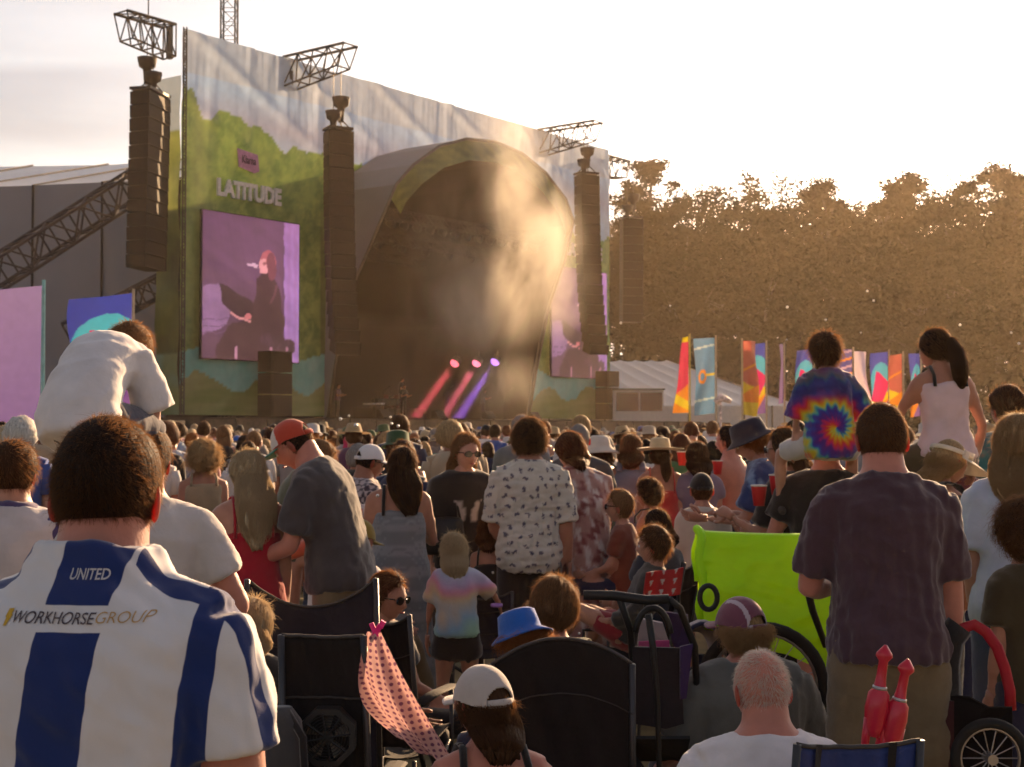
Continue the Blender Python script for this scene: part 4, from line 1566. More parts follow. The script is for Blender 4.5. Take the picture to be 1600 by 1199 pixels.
    if st != 'bald':
        nf = max(60, n // (24 if st in ('short', 'crop') else 9))
        pick = r.integers(0, n, nf)
        fl_ = {'short': .016, 'crop': .009, 'curly': .04}.get(st, .030) * r.uniform(.4, 1.3, nf)
        fd = nw[pick] * r.uniform(.5, 1.0, nf)[:, None] + r.normal(size=(nf, 3)) * .45 + np.array([0, -.1, .1])
        fd /= np.linalg.norm(fd, axis=1)[:, None]
        S = np.linspace(0, 1, 5)
        pf = W(bp[pick] + nn[pick] * (tth[pick] * .95)[:, None])
        bend = r.normal(size=(nf, 3)) * .35 + np.array([0, 0, -.35])
        Pf = pf[:, None, :] + fd[:, None, :] * (fl_[:, None] * S)[:, :, None] + bend[:, None, :] * (fl_[:, None] * S ** 2)[:, :, None]
        strands_obj('flyaways', Pf, rs * .75, ms, o)
    if st in ('short', 'crop', 'bald'):
        L = hair.get('slen', .020 if st == 'short' else .009) * r.uniform(.5, 1.5, n)
        comb = np.tile(hr @ unit(hair.get('comb', (.15, .5, -.75))), (n, 1))
        comb = comb - nw * np.sum(comb * nw, 1)[:, None]
        comb = comb / (np.linalg.norm(comb, axis=1)[:, None] + .2)
        dir_ = nw * r.uniform(.15, .7, n)[:, None] + comb * .75 + r.normal(size=(n, 3)) * .22
        dir_ /= np.linalg.norm(dir_, axis=1)[:, None]
        k = 4
        S = np.linspace(0, 1, k)
        P = p0[:, None, :] + dir_[:, None, :] * (L[:, None] * S)[:, :, None] + comb[:, None, :] * ((L[:, None] * S ** 2) * .5)[:, :, None]
        strands_obj('strands', P, rs, ms, o)
    elif st == 'curly':
        k = 9
        S = np.linspace(0, 1, k)
        L = hair.get('slen', .05) * r.uniform(.5, 1.3, n)
        a = np.cross(nw, rand_dirs(n, r)); a /= np.linalg.norm(a, axis=1)[:, None]
        b = np.cross(nw, a)
        ph = r.uniform(0, 6.28, n)
        w = r.uniform(6, 11, n)
        rad = hair.get('curl', .009) * r.uniform(.6, 1.3, n)
        ang = ph[:, None] + w[:, None] * S[None]
        P = p0[:, None, :] + nw[:, None, :] * (L[:, None] * S)[:, :, None] + a[:, None, :] * (rad[:, None] * np.cos(ang))[:, :, None] + b[:, None, :] * (rad[:, None] * np.sin(ang))[:, :, None] + down * (L[:, None] * S ** 2 * .35)[:, :, None]
        strands_obj('strands', P, rs, ms, o)
    else:
        # surface wisps on the head, then strands on the hanging mass
        L = .035 * r.uniform(.5, 1.6, n)
        comb = hr @ unit(hair.get('comb', (0, -.5, -.6)))
        tang = np.tile(comb, (n, 1)); tang = tang - nw * np.sum(tang * nw, 1)[:, None]
        dir_ = unit(tang[0])[None] * 0 + tang + nw * r.uniform(.02, .30, n)[:, None] + r.normal(size=(n, 3)) * .10
        dir_ /= np.linalg.norm(dir_, axis=1)[:, None] + 1e-9
        S = np.linspace(0, 1, 5)
        p1 = W(bp + nn * (tth + .010)[:, None])
        P = p1[:, None, :] + dir_[:, None, :] * (L[:, None] * S)[:, :, None] - nw[:, None, :] * (L[:, None] * S ** 2 * .25)[:, :, None]
        strands_obj('strands', P, rs, ms, o)
        for lo, wid in paths:
            m_ = n
            lo, wid = np.array(lo), np.array(wid)
            k = 10
            T = np.linspace(0, 1, len(lo))
            ph = r.uniform(0, 6.28, m_)
            t0 = r.uniform(0, .55, m_)
            t1 = np.clip(t0 + r.uniform(.3, .6, m_), 0, 1.06)
            fr = frames(lo, hr @ np.array([1.0, 0, 0]))
            SX = np.array([q[1] for q in fr]); SQ = np.array([q[2] for q in fr])
            P = np.zeros((m_, k, 3))
            wave = hair.get('wave', .0 if st != 'wavy' else .010)
            wp = r.uniform(0, 6.28, m_)
            ext = r.uniform(.95, 1.18, m_)
            for q, s_ in enumerate(np.linspace(0, 1, k)):
                t_ = t0 + (t1 - t0) * s_
                for c in range(3):
                    P[:, q, c] = np.interp(t_, T, lo[:, c])
                w_ = np.interp(t_, T, wid) * ext
                dpt = np.minimum(.035, w_ * .55) * ext if st != 'pony' else w_ * .8
                sx = np.stack([np.interp(t_, T, SX[:, c]) for c in range(3)], 1)
                sq = np.stack([np.interp(t_, T, SQ[:, c]) for c in range(3)], 1)
                wv = wave * np.sin(t_ * 22 + wp)
                P[:, q] += sx * (np.cos(ph) * w_ + wv)[:, None] + sq * (np.sin(ph) * dpt + wv * .5)[:, None]
            strands_obj('strands', P, rs, ms, o)
    return o

def hand_geo(g, w, f, side, H, palm=None, curl=0.5, spread=.12, grip=None):
    """palm and five fingers from wrist w along f; side: thumb direction"""
    f = unit(f)
    side = unit(np.asarray(side) - f * np.dot(side, f))
    nrm = np.cross(f, side)
    if palm is not None and np.dot(nrm, palm) < 0:
        nrm = -nrm
    s = H / 1.75
    P = lambda a, b, c: w + f * a * s + side * b * s + nrm * c * s
    g.tube([P(-.02, 0, 0), P(.01, 0, 0), P(.045, .002, 0), P(.085, 0, .004), P(.098, 0, .006)],
           [(.026 * s, .020 * s), (.029 * s, .019 * s), (.041 * s, .017 * s), (.041 * s, .014 * s), (.034 * s, .010 * s)], 10, ref=side)
    for k, (b, L) in enumerate(((.030, .072), (.010, .082), (-.011, .076), (-.031, .060))):
        a0 = P(.088, b, .004)
        ang = 0.0
        pts = [a0]
        dirn = f + side * spread * (b / .03) * .6
        for seg, frac in enumerate((.45, .32, .23)):
            ang += curl * (1.0 if seg else .8) * (.9 + .08 * k)
            dv = unit(dirn) * math.cos(ang) + nrm * math.sin(ang)
            pts.append(pts[-1] + dv * L * frac * s)
        g.tube(pts, [.0095 * s, .0088 * s, .008 * s, .006 * s], 7)
    a0 = P(.025, .030, .006)
    t1 = a0 + (f * .55 + side * .75 + nrm * .35 * (1 + curl)) * .038 * s
    t2 = t1 + (f * .85 + side * .25 + nrm * .5 * curl) * .030 * s
    t3 = t2 + (f * .9 - side * .1 * curl + nrm * .5 * curl) * .022 * s
    g.tube([a0, t1, t2, t3], [.013 * s, .011 * s, .0095 * s, .007 * s], 7)

def vcol(me, C):
    a = me.attributes.new('Col', 'FLOAT_COLOR', 'POINT')
    a.data.foreach_set('color', np.c_[C, np.ones(len(C))].astype(np.float32).ravel())

def cloth(name, col, **k):
    k.setdefault('rough', .9); k.setdefault('var', .10); k.setdefault('scale', 9); k.setdefault('bump', .25); k.setdefault('bscale', 45); k.setdefault('sheen', .34); k.setdefault('spec', .15)
    return mat('cloth_' + name, col, **k)

def garment(root, rig, H, gm, voxel, seed=0, name=None):
    """gm: dict(kind, mat, loose, hem, sleeve, neck, print)"""
    k = gm['kind']
    gx = []
    lo = gm.get('loose', .006 if k == 'trousers' else .012) / H
    g = G()
    belly = gm.get('belly', 0)
    bw = np.array(rig.prof)
    wmax = max(p[1] for p in rig.prof if p[0] > .5) * rig.build
    if k in ('tee', 'tank', 'top'):
        t0, t1 = gm.get('hem', -.13), gm.get('neck', 1.0 if k == 'tee' else .86)
        box = gm.get('boxy', .90 if k == 'tee' else .0)
        S = []
        ts = np.linspace(t0, t1, 14)
        for t in ts:
            wm = (wmax * box + lo * .7) if t < .78 else 0
            fl = gm.get('flare', .022 if k == 'tee' else .012) * max(0, (.4 - t)) if t < .4 else 0
            S.append(rig.sect(t, lo + fl, wm, 0, belly))
        g.add(*ring_loft(S, 22))
        if k == 'tee':
            sl = gm.get('sleeve', .62)
            nb, x, y = rig.frame(.985)
            for q in (-1, 1):
                a, e, w, u, f = rig.arm[q]
                rs = .034 * rig.build
                g.tube([nb * .62 + a * .38 - np.array([0, 0, .010]), a + np.array([0, 0, -.006])], [.026 * rig.build + lo, .031 * rig.build + lo], 12)
                g.tube([a - u * .012, a + u * .02, a + u * .06, a + u * .168 * min(1, sl)],
                       [.024 * rig.build + lo, rs + lo * .6, rs + lo * .8, (.030 * rig.build + lo * 1.35)], 12)
                if sl > 1:
                    g.tube([a + u * .13, e, e + f * .142 * (sl - 1)], [rs + lo, .030 + lo, .026 + lo], 12)
        else:
            for q in (-1, 1):
                st = gm.get('strap', .006)
                wq = gm.get('sx', .058)
                for tb, sg in ((t1 - .06, -1), (t1 - .06, 1)):
                    c0, x0, y0 = rig.frame(tb)
                    c1, x1, y1 = rig.frame(.985)
                    _, _, _, w_, d_ = rig.sect(tb, lo)
                    gq = G(); gx.append(gq); gq.tube([c0 + x0 * q * wq + y0 * sg * d_ * .92, c0 * .45 + c1 * .55 + x0 * q * wq * .98 + y0 * sg * (d_ * .86), c1 + x1 * q * wq * .92 + y1 * sg * .026 + np.array([0, 0, .004]), c1 + x1 * q * wq * .9 - y1 * sg * .01 + np.array([0, 0, .006])],
                           [(st, .004)] * 4, 6, ref=x0)
    elif k == 'dress':
        t1 = gm.get('neck', .84)
        zk = gm.get('len', .26)
        S = []
        c0, x0, y0 = rig.frame(-.1)
        for z in np.linspace(zk, c0[2], 6)[:-1]:
            fr = (c0[2] - z) / (c0[2] - zk + 1e-6)
            S.append((np.array([c0[0], c0[1], z]), x0, y0, .100 * rig.build + lo + gm.get('flare', .045) * fr, .072 * rig.build + lo + gm.get('flare', .045) * fr))
        for t in np.linspace(-.1, t1, 11):
            S.append(rig.sect(t, lo + (gm.get('ease', 0) if t < .6 else 0)))
        g.add(*ring_loft(S, 22))
        if gm.get('sleeve'):
            nb, x, y = rig.frame(.985)
            for q in (-1, 1):
                a, e, w, u, f = rig.arm[q]
                g.tube([nb * .55 + a * .45 - np.array([0, 0, .012]), a, a + u * .168 * gm['sleeve']], [.034 + lo, .037 + lo, .034 + lo * 1.8], 12)
            g.add(*ring_loft([rig.sect(t, lo) for t in np.linspace(.7, 1.0, 6)], 20))
        else:
            for q in (-1, 1):
                for sg in (-1, 1):
                    cA, xA, yA = rig.frame(t1 - .06); c1, x1, y1 = rig.frame(.985)
                    _, _, _, w_, d_ = rig.sect(t1 - .06, lo)
                    cm_ = cA * .5 + c1 * .5
                    gq = G(); gx.append(gq); gq.tube([cA + xA * q * .055 + yA * sg * d_ * .9, cm_ + xA * q * .054 + yA * sg * d_ * .88, c1 + x1 * q * .052 + yA * sg * .026, c1 + x1 * q * .05 + np.array([0, 0, .005])], [(gm.get('strap', .006), .004)] * 4, 6, ref=xA)
    elif k == 'trousers':
        ln = gm.get('len', 1.9)                # 1 = knee, 2 = ankle
        g.add(*ring_loft([rig.sect(t, lo) for t in np.linspace(-.29, gm.get('waist', .08), 7)], 20))
        for q in (-1, 1):
            h, kn, an, u, f = rig.leg[q]
            pts = [h + np.array([0, 0, .03]), h + u * .04, h + u * .13]
            rad = [.050 * rig.build + lo, .056 * rig.build + lo, .049 * rig.build + lo * 1.3]
            if ln <= 1:
                pts.append(h + u * .245 * ln); rad.append(.041 * rig.build + lo * 2.2)
            else:
                pts += [kn, kn + f * .10, kn + f * .235 * (ln - 1)]
                rad += [.038 * rig.build + lo * 1.2, .036 * rig.build + lo * 1.3, .030 * rig.build + lo * 1.6]
            g.tube(pts, rad, 14)
    vx = gm.get('voxel', voxel * (1.5 if k == 'trousers' else 1.0)) / H
    V, Fq, E = remesh(g, vx, gm.get('smooth', 3))
    V = V * H
    N = vnormals(V, Fq)
    am = gm.get('folds', .004)
    if am:
        zz = (V[:, 2] - V[:, 2].min()) / (np.ptp(V[:, 2]) + 1e-9)
        low = 1.15 - .75 * zz
        f1 = 1 - 2.2 * np.abs(snoise(V * np.array([1, 1, .30]), 24, seed + 1, 2))
        f2 = 1 - 2.2 * np.abs(snoise(V * np.array([.8, .8, 1.2]), 16, seed + 2, 3))
        f3 = snoise(V, 60, seed + 3, 2)
        disp = am * ((f1 * .85 * low + f2 * .75) * 1.25 + f3 * .22 - .25)
        V = V + N * disp[:, None]
    o_ = None
    me = make_mesh(name or gm.get('name', k), V, Fq, [gm['mat']], None, True)
    o_ = link(name or gm.get('name', k), me, root)
    for gq in gx:
        gq.v = [q * H for q in gq.v]
        gobj('strap', gq, gm.get('strapmat', BLACK if gm.get('print') else gm['mat']), o_, True)
    if gm.get('print'):
        vcol(me, np.asarray(gm['print'](V, N)))
    return o_

def hat_geo(kind, rig, H, root, m, m2=None, hair_th=.07, yaw=0.0):
    hs, hc, hr = rig.hh * H, rig.hc * H, rig.hr @ rotz(R(yaw))
    W = lambda p: np.asarray(p) @ hr.T * hs + hc
    if kind in ('cap', 'capback'):
        D, F_ = sphere_dirs(112, 80)
        b = head_pts(D.copy(), False)
        nrm = D / np.array([.335, .425, .5]); nrm /= np.linalg.norm(nrm, axis=1)[:, None]
        p = b + nrm * (.035 + hair_th * .7)
        p[:, 2] += .05 * np.clip(D[:, 1], 0, 1) * np.clip(D[:, 2], 0, 1)
        lim = .13 - .10 * (p[:, 1] < 0) * np.clip(-p[:, 1] / .4, 0, 1)
        az = np.arctan2(p[:, 0], -p[:, 1])
        hole = (az / .47) ** 2 + ((p[:, 2] - .04) / .22) ** 2 < 1 if kind == 'cap' else np.zeros(len(p), bool)
        ok = (p[:, 2] > lim - .02)
        p[:, 2] = np.maximum(p[:, 2], lim - .02)
        g = G(); g.add(W(p), [f for f in F_ if any(ok[list(f)]) and not any(hole[list(f)])])
        # strap under the opening
        st = [(math.sin(a) * .36, -math.cos(a) * .47, .055) for a in np.linspace(-.55, .55, 9)]
        g.tube([W([q])[0] for q in st], [(.004, .010)] * 9, 6)
        o = gobj('cap', g, m, root, True)
        md = o.modifiers.new('s', 'SOLIDIFY'); md.thickness = .004; md.offset = 1
        K, J = 12, 6
        v = []
        for j in range(J + 1):
            for k in range(K + 1):
                a = -1.05 + 2.1 * k / K
                rr_ = 1.0 + .62 * j / J * math.cos(a * .8)
                x, y = math.sin(a) * .40, math.cos(a) * .46
                v.append((x * (1 + .12 * j / J), .46 * math.cos(a) + (j / J) * .34 * (math.cos(a * 1.1) ** .6 if math.cos(a * 1.1) > 0 else 0) - .02, .145 - .10 * (x / .4) ** 2 - .03 * j / J))
        g = G(); g.add(W(v), [(j * (K + 1) + k, j * (K + 1) + k + 1, (j + 1) * (K + 1) + k + 1, (j + 1) * (K + 1) + k) for j in range(J) for k in range(K)])
        bo = gobj('brim', g, m2 or m, o, True)
        md = bo.modifiers.new('s', 'SOLIDIFY'); md.thickness = .004
        return o
    if kind in ('bucket', 'straw', 'sunhat'):
        pr = {'bucket': [(.0, .62), (.30, .60), (.40, .54), (.44, .30), (.46, .17), (.62, .05), (.66, .02)],
              'straw': [(.0, .60), (.26, .62), (.36, .58), (.40, .35), (.43, .22), (.46, .20), (.72, .17), (.92, .25)],
              'sunhat': [(.0, .60), (.28, .58), (.40, .48), (.45, .25), (.48, .17), (.66, .02), (.80, -.08)]}[kind]
        K = 30
        v, f = [], []
        for i, (rr_, z) in enumerate(pr):
            for k in range(K):
                a = 2 * math.pi * k / K
                wob = 1 + (.05 * math.sin(3 * a + i) if i > 4 else 0)
                v.append((math.sin(a) * rr_ * .92 * wob, math.cos(a) * rr_ * 1.12 * wob - .02, z + (.03 * math.sin(2 * a + 1) if i > 4 else 0)))
        for i in range(len(pr) - 1):
            for k in range(K):
                k2 = (k + 1) % K
                f.append((i * K + k, i * K + k2, (i + 1) * K + k2, (i + 1) * K + k))
        g = G(); g.add(W(v), f)
        o = gobj('hat', g, m, root, True)
        md = o.modifiers.new('s', 'SOLIDIFY'); md.thickness = .005
        return o
    if kind == 'visor':
        K, J = 24, 8
        v = []
        for j in range(J + 1):
            for k in range(K + 1):
                a = -1.65 + 3.3 * k / K
                c = max(0, math.cos(a * .92)) ** .7
                t = j / J
                v.append((math.sin(a) * (.42 + .22 * t * c), .50 * math.cos(a) + t * .52 * c, .24 - .16 * t * c - .10 * math.sin(a) ** 2))
        n0 = len(v)
        f = [(j * (K + 1) + k, j * (K + 1) + k + 1, (j + 1) * (K + 1) + k + 1, (j + 1) * (K + 1) + k) for j in range(J) for k in range(K)]
        for k in range(K + 1):
            a = -1.65 + 3.3 * k / K
            v.append((math.sin(a) * .41, .49 * math.cos(a), .40 - .10 * math.sin(a) ** 2))
        f += [(k, k + 1, n0 + k + 1, n0 + k) for k in range(K)]
        g = G(); g.add(W(v), f)
        st = [(math.sin(a) * .42, -math.cos(a) * .48, .22) for a in np.linspace(-1.6, 1.6, 13)]
        g.tube([W([q])[0] for q in st], [(.004, .012)] * 13, 6)
        o = gobj('visor', g, m, root, True)
        md = o.modifiers.new('s', 'SOLIDIFY'); md.thickness = .004
        return o

def shades(rig, H, root):
    hs, hc, hr = rig.hh * H, rig.hc * H, rig.hr
    W = lambda p: np.asarray(p, float) @ hr.T * hs + hc
    g = G()
    for q in (-1, 1):
        a = np.linspace(0, 2 * math.pi, 12, endpoint=False)
        for off, in ((.0,), ):
            pts = [(q * .15 + .125 * math.cos(t), .44 - .10 * abs(q * .15 + .125 * math.cos(t)) ** 1.3, .005 + .088 * math.sin(t)) for t in a]
            back = [(x, y - .03, z) for x, y, z in pts]
            g.add(W(pts + back), [tuple(range(12)), tuple(range(12, 24))[::-1]] + [(k, 12 + k, 12 + (k + 1) % 12, (k + 1) % 12) for k in range(12)])
        g.tube(W([(q * .27, .36, .04), (q * .345, .2, .04), (q * .35, -.02, .03)]), [.003] * 3, 5)
    g.tube(W([(-.05, .45, .04), (0, .46, .045), (.05, .45, .04)]), [.003] * 3, 5)
    return gobj('sunglasses', g, mat('dark_lens', (.008, .008, .009), .12, var=0, spec=.6), root)

PEOPLE = []

def person(label, top, Y, yaw=0, H=None, sex='m', tone='fair', pelvis=None, wear=(), hair=None, hat=None, glasses=False, hands=True,
           shoes=(.05, .04, .04), seed=None, voxel=None, belly=0.0, group=None, ears=True, curl=(.28, .28), thumb=((0, 1, .2), (0, 1, .2)), legs_on=True, **pose):
    """top: photo pixel of the crown at depth Y; standing unless a pelvis height mode is given"""
    seed = len(PEOPLE) * 13 + 5 if seed is None else seed
    rig = Rig(sex=sex, **pose)
    tw = at(top[0], top[1], Y)
    if H is None:
        H = tw.z / rig.top[2]
    zoff = tw.z - rig.top[2] * H if pelvis else 0.0
    yr = R(yaw)
    off = rotz(yr) @ (rig.top * H)
    root = thing('person', label, 'person', (tw.x - off[0], Y - off[1], zoff), yr, group)
    d = Y
    vx = voxel or max(.009, .0024 * d)
    sk, ek = skin_mat(tone)
    g = G()
    g.add(*ring_loft([rig.sect(t, 0, 0, 0, belly) for t in np.linspace(-.24, 1.03, 12)], 18))
    nb, nt = rig.neck
    nr = .038 if sex == 'm' else .030
    g.tube([nb - rig.dir(1.0) * .03, nb, nt, nt + (nt - nb) * .5], [nr * 1.35, nr * 1.08 * (.7 + .3 * rig.build), nr, nr], 12)
    for q in (-1, 1):
        a, e, w, u, f = rig.arm[q]
        b = .75 + .25 * rig.build
        thin = {'m': 1, 'f': .86, 'c': .85}[sex] * b
        g.tube([nb * .62 + a * .38 - np.array([0, 0, .004]), a], [.026 * b, .031 * b], 10)
        g.tube([a - u * .004, a + u * .03, a + u * .08, a + u * .13, e, e + f * .035, e + f * .085, w - f * .006],
               [.030 * b, .034 * thin, .030 * thin, .026 * thin, .0245 * thin, .0255 * thin, .021 * thin, .0155 * thin], 12)
        if legs_on:
            h, kn, an, u2, f2 = rig.leg[q]
            b2 = .8 + .2 * rig.build
            g.tube([h, h + u2 * .05, h + u2 * .13, h + u2 * .21, kn, kn + f2 * .035, kn + f2 * .08, kn + f2 * .16, an],
                   [.054 * b2, .055 * b2, .047 * b2, .037 * b2, .034 * b2, .031 * b2, .034 * b2, .024 * b2, .019 * b2], 12)
    V, Fq, E = remesh(g, vx * 1.35 / H, 2)
    V = V * H
    G2 = G()
    G2.v, G2.f, G2.n = [V], [tuple(x) for x in Fq], len(V)
    G2.m = [0] * len(Fq)
    hs, hc, hr = rig.hh * H, rig.hc * H, rig.hr
    W = lambda p: p @ hr.T * hs + hc
    D, F_ = sphere_dirs(44, 36) if d < 14 else sphere_dirs(24, 20)
    G2.add(W(head_pts(D.copy())), F_)
    for q in (-1, 1):
        if not ears:
            break
        De, Fe = sphere_dirs(14, 10)
        e = De * np.array([.030, .075, .135])
        e = e @ rotz(q * .45).T @ rotx(-.2).T + np.array([q * .352, -.045, -.06])
        G2.add(W(e), Fe, 1)
    for q in (-1, 1):
        De, Fe = sphere_dirs(10, 8)
        G2.add(W(De * .045 + np.array([q * .135, .355, .0])), Fe, 2)
        G2.add(W(De * .024 + np.array([q * .132, .382, .0])), Fe, 3)
    lp = [(-.085, .405, -.268), (-.03, .432, -.262), (0, .437, -.268), (.03, .432, -.262), (.085, .405, -.268)]
    lv, lf = tube(lp, [.008, .02, .018, .02, .008], 6)
    G2.add(W(lv), lf, 4)
    for q in (-1, 1):
        bv, bf = tube([(q * .06, .405, .075), (q * .13, .400, .095), (q * .2, .36, .07)], [.012, .014, .006], 5)
        G2.add(W(bv), bf, 5)
    if hands:
        for i, q in enumerate((-1, 1)):
            a, e, w, u, f = rig.arm[q]
            th = np.array(thumb[i]) * [q, 1, 1]
            hand_geo(G2, w * H, f, th, H * (.95 if sex != 'c' else 1.02), np.array([-q, .2, 0]), curl[i])
    hc_name = (hair or {}).get('colour', 'dark')
    body = gobj('body', G2, [sk, ek, mat('eye_white', (.6, .58, .55), .3, var=0), mat('iris', (.03, .02, .012), .2, var=0), mat('lips', (.30, .07, .06), .5, var=.05), hair_mats(hc_name)[0]], root, True)
    if legs_on and shoes:
        for q in (-1, 1):
            h, kn, an, u, f = rig.leg[q]
            fd = unit(np.array([q * .15, 1, -.02])) if abs(f[2]) > .5 else unit(np.cross(f, [1, 0, 0]) * (-1 if np.cross(f, [1, 0, 0])[2] < 0 else 1))
            gs = G()
            b = an * H
            sH = H / 1.75
            zf = min(0, 0)
            gs.tube([b - fd * .065 * sH - np.array([0, 0, .045 * sH]), b - fd * .03 * sH - np.array([0, 0, .03 * sH]), b + fd * .05 * sH - np.array([0, 0, .04 * sH]), b + fd * .12 * sH - np.array([0, 0, .055 * sH]), b + fd * .185 * sH - np.array([0, 0, .062 * sH])],
                    [(.026 * sH, .03 * sH), (.036 * sH, .045 * sH), (.040 * sH, .038 * sH), (.044 * sH, .024 * sH), (.022 * sH, .014 * sH)], 12, ref=(1, 0, 0))
            gobj('shoe', gs, cloth('shoe_%02d%02d%02d' % tuple(int(c * 99) for c in shoes), shoes, rough=.7), root, True)
    for k, gm in enumerate(wear):
        garment(root, rig, H, gm, vx, seed + k * 7)
    if hair:
        make_hair(root, rig, H, hair, d, seed, bool(hat))
    if hat:
        hat_geo(hat[0], rig, H, root, hat[1], hat[2] if len(hat) > 2 else None, hat[3] if len(hat) > 3 else .05, hat[4] if len(hat) > 4 else 0)
    if glasses:
        shades(rig, H, root)
    PEOPLE.append(root)
    root['_h'] = H
    return root, rig, H

def tee(m, **k):
    return dict(kind='tee', mat=m, name='t_shirt', **k)
def trousers(m, **k):
    return dict(kind='trousers', mat=m, name='trousers' if k.get('len', 1.9) > 1.2 else 'shorts', **k)
# ================================================================== the cast, near to far
W_ = cloth('white', (.62, .59, .60)); WG = cloth('offwhite', (.50, .46, .45)); GREY = cloth('grey', (.22, .21, .22)); DGREY = cloth('charcoal', (.055, .048, .052)); BLACK = cloth('black', (.014, .012, .013))
NAVY = cloth('navy', (.018, .020, .05)); DENIM = cloth('denim', (.05, .07, .13)); PLUM = cloth('plum', (.062, .033, .045)); KHAKI = cloth('khaki', (.16, .115, .065)); SAGE = cloth('sage', (.16, .175, .15))
REDC = cloth('red', (.36, .015, .03)); MAROON = cloth('maroon', (.13, .02, .03)); TAN = cloth('tan', (.33, .24, .15)); PALEB = cloth('pale_blue', (.42, .45, .55)); OLIVE = cloth('olive', (.075, .055, .03)); SLATE = cloth('slate', (.13, .135, .145))
PINKC = cloth('pale_pink', (.60, .44, .46)); CREAM = cloth('cream', (.55, .49, .42)); PRINT = cloth('print', attr='Col', col=(.5, .5, .5), var=.06)
SIT = ((.12, 1, -.12), (.05, .25, -1))
DOWN = ((.16, -.05, -1), (.03, .22, -1))

# --- near man in the striped football shirt
def stripe_material():
    m = cloth('football_shirt', (.62, .60, .62), bump=.12, bscale=500, var=.05)
    nt = m.node_tree; n, l = nt.nodes, nt.links
    b = n['Principled BSDF']
    src = [k for k in l if k.to_socket == b.inputs['Base Color']][0].from_socket
    tc = n.new('ShaderNodeTexCoord'); sx = n.new('ShaderNodeSeparateXYZ')
    l.new(tc.outputs['Object'], sx.inputs[0])
    def mth(op, a, b_=None, clamp=False):
        q = n.new('ShaderNodeMath'); q.operation = op; q.use_clamp = clamp
        for i, v in enumerate((a, b_)):
            if v is None: continue
            if isinstance(v, (int, float)): q.inputs[i].default_value = v
            else: l.new(v, q.inputs[i])
        return q.outputs[0]
    X, Y, Z = sx.outputs
    def band(v, lo, hi, soft=.0012):
        a = mth('MULTIPLY', mth('SUBTRACT', v, lo), 1 / soft, True)
        b_ = mth('MULTIPLY', mth('SUBTRACT', hi, v), 1 / soft, True)
        return mth('MULTIPLY', a, b_)
    # lean of the stripes follows the back a little
    xs = mth('SUBTRACT', X, mth('MULTIPLY', mth('SUBTRACT', Z, GZ0), .10))
    back = mth('LESS_THAN', Y, SHY)
    mid = band(xs, MX0, MX1)
    gap = mth('SUBTRACT', 1.0, band(Z, GZ0, GZ1))
    st = mth('MULTIPLY', mid, gap)
    xr = mth('SUBTRACT', X, mth('MULTIPLY', mth('SUBTRACT', Z, GZ0), .08))
    st2 = mth('MAXIMUM', band(xr, RX0, RX1), band(xr, -.225, -.180))
    st2 = mth('MULTIPLY', st2, mth('LESS_THAN', Z, SHZ + .035))
    # piping from neck over the shoulder and down the sleeve
    ax = mth('ABSOLUTE', X)
    slv = mth('MULTIPLY', band(Y, SHY - .045, SHY - .012), mth('GREATER_THAN', ax, .085))
    tot = mth('MAXIMUM', mth('MAXIMUM', st, st2), slv)
    mx = n.new('ShaderNodeMix'); mx.data_type = 'RGBA'
    l.new(tot, mx.inputs['Factor']); l.new(src, mx.inputs['A']); mx.inputs['B'].default_value = (.012, .028, .13, 1)
    l.new(mx.outputs['Result'], b.inputs['Base Color'])
    return m
near_pose = dict(sex='m', build=1.06, lean=1, curve=8, hs=.97, head=(10, 4, 0), armL=((.16, -.06, -1), (.10, .25, -1)), armR=((.20, -.02, -1), (.12, .22, -1)))
_r = Rig(**near_pose)
_H = at(172, 660, 2.25).z / _r.top[2]
def nloc(px, py, Y=2.10):
    o_ = rotz(R(-10)) @ (_r.top * _H); tw0 = at(172, 660, 2.25)
    q_ = np.array(at(px, py, Y)) - np.array([tw0.x - o_[0], 2.25 - o_[1], 0])
    return rotz(R(10)) @ q_
SHZ = float(_r.pos(.92)[2] * _H); SHY = float(_r.sh[1][1] * _H)
GZ0, GZ1 = nloc(120, 984)[2], nloc(120, 943)[2]
MX0, MX1 = nloc(72, 960)[0], nloc(177, 960)[0]
RX0, RX1 = nloc(300, 960)[0], nloc(346, 960)[0]
root, rig, H = person('dark haired man in blue and white striped football shirt, nearest the camera', (172, 664), 2.25, -10, tone='pink',
       wear=[tee(stripe_material(), loose=.018, folds=.0048, sleeve=.60, voxel=.006, smooth=5, neck=1.07), trousers(DENIM)],
       hair=dict(style='short', colour='dark', n=26000, th=.058, th_side=.018, slen=.009, rad=.00032), **near_pose)
near_shirt = [c for c in root.children if c.name.startswith('t_shirt')][0]
nv = np.empty(len(near_shirt.data.vertices) * 3); near_shirt.data.vertices.foreach_get('co', nv); nv = nv.reshape(-1, 3)
bvh = BVHTree.FromPolygons([tuple(x) for x in nv], [tuple(p.vertices) for p in near_shirt.data.polygons])
def on_back(v2, f, name, m, parent, off=.0022):
    P = []
    for x, z in v2:
        hit = bvh.ray_cast(Vector((x, -2, z)), Vector((0, 1, 0)))
        y = hit[0].y if hit[0] else SHY - .12
        P.append((x, y - off, z))
    return gobj(name, G().add(P, f), m, parent)
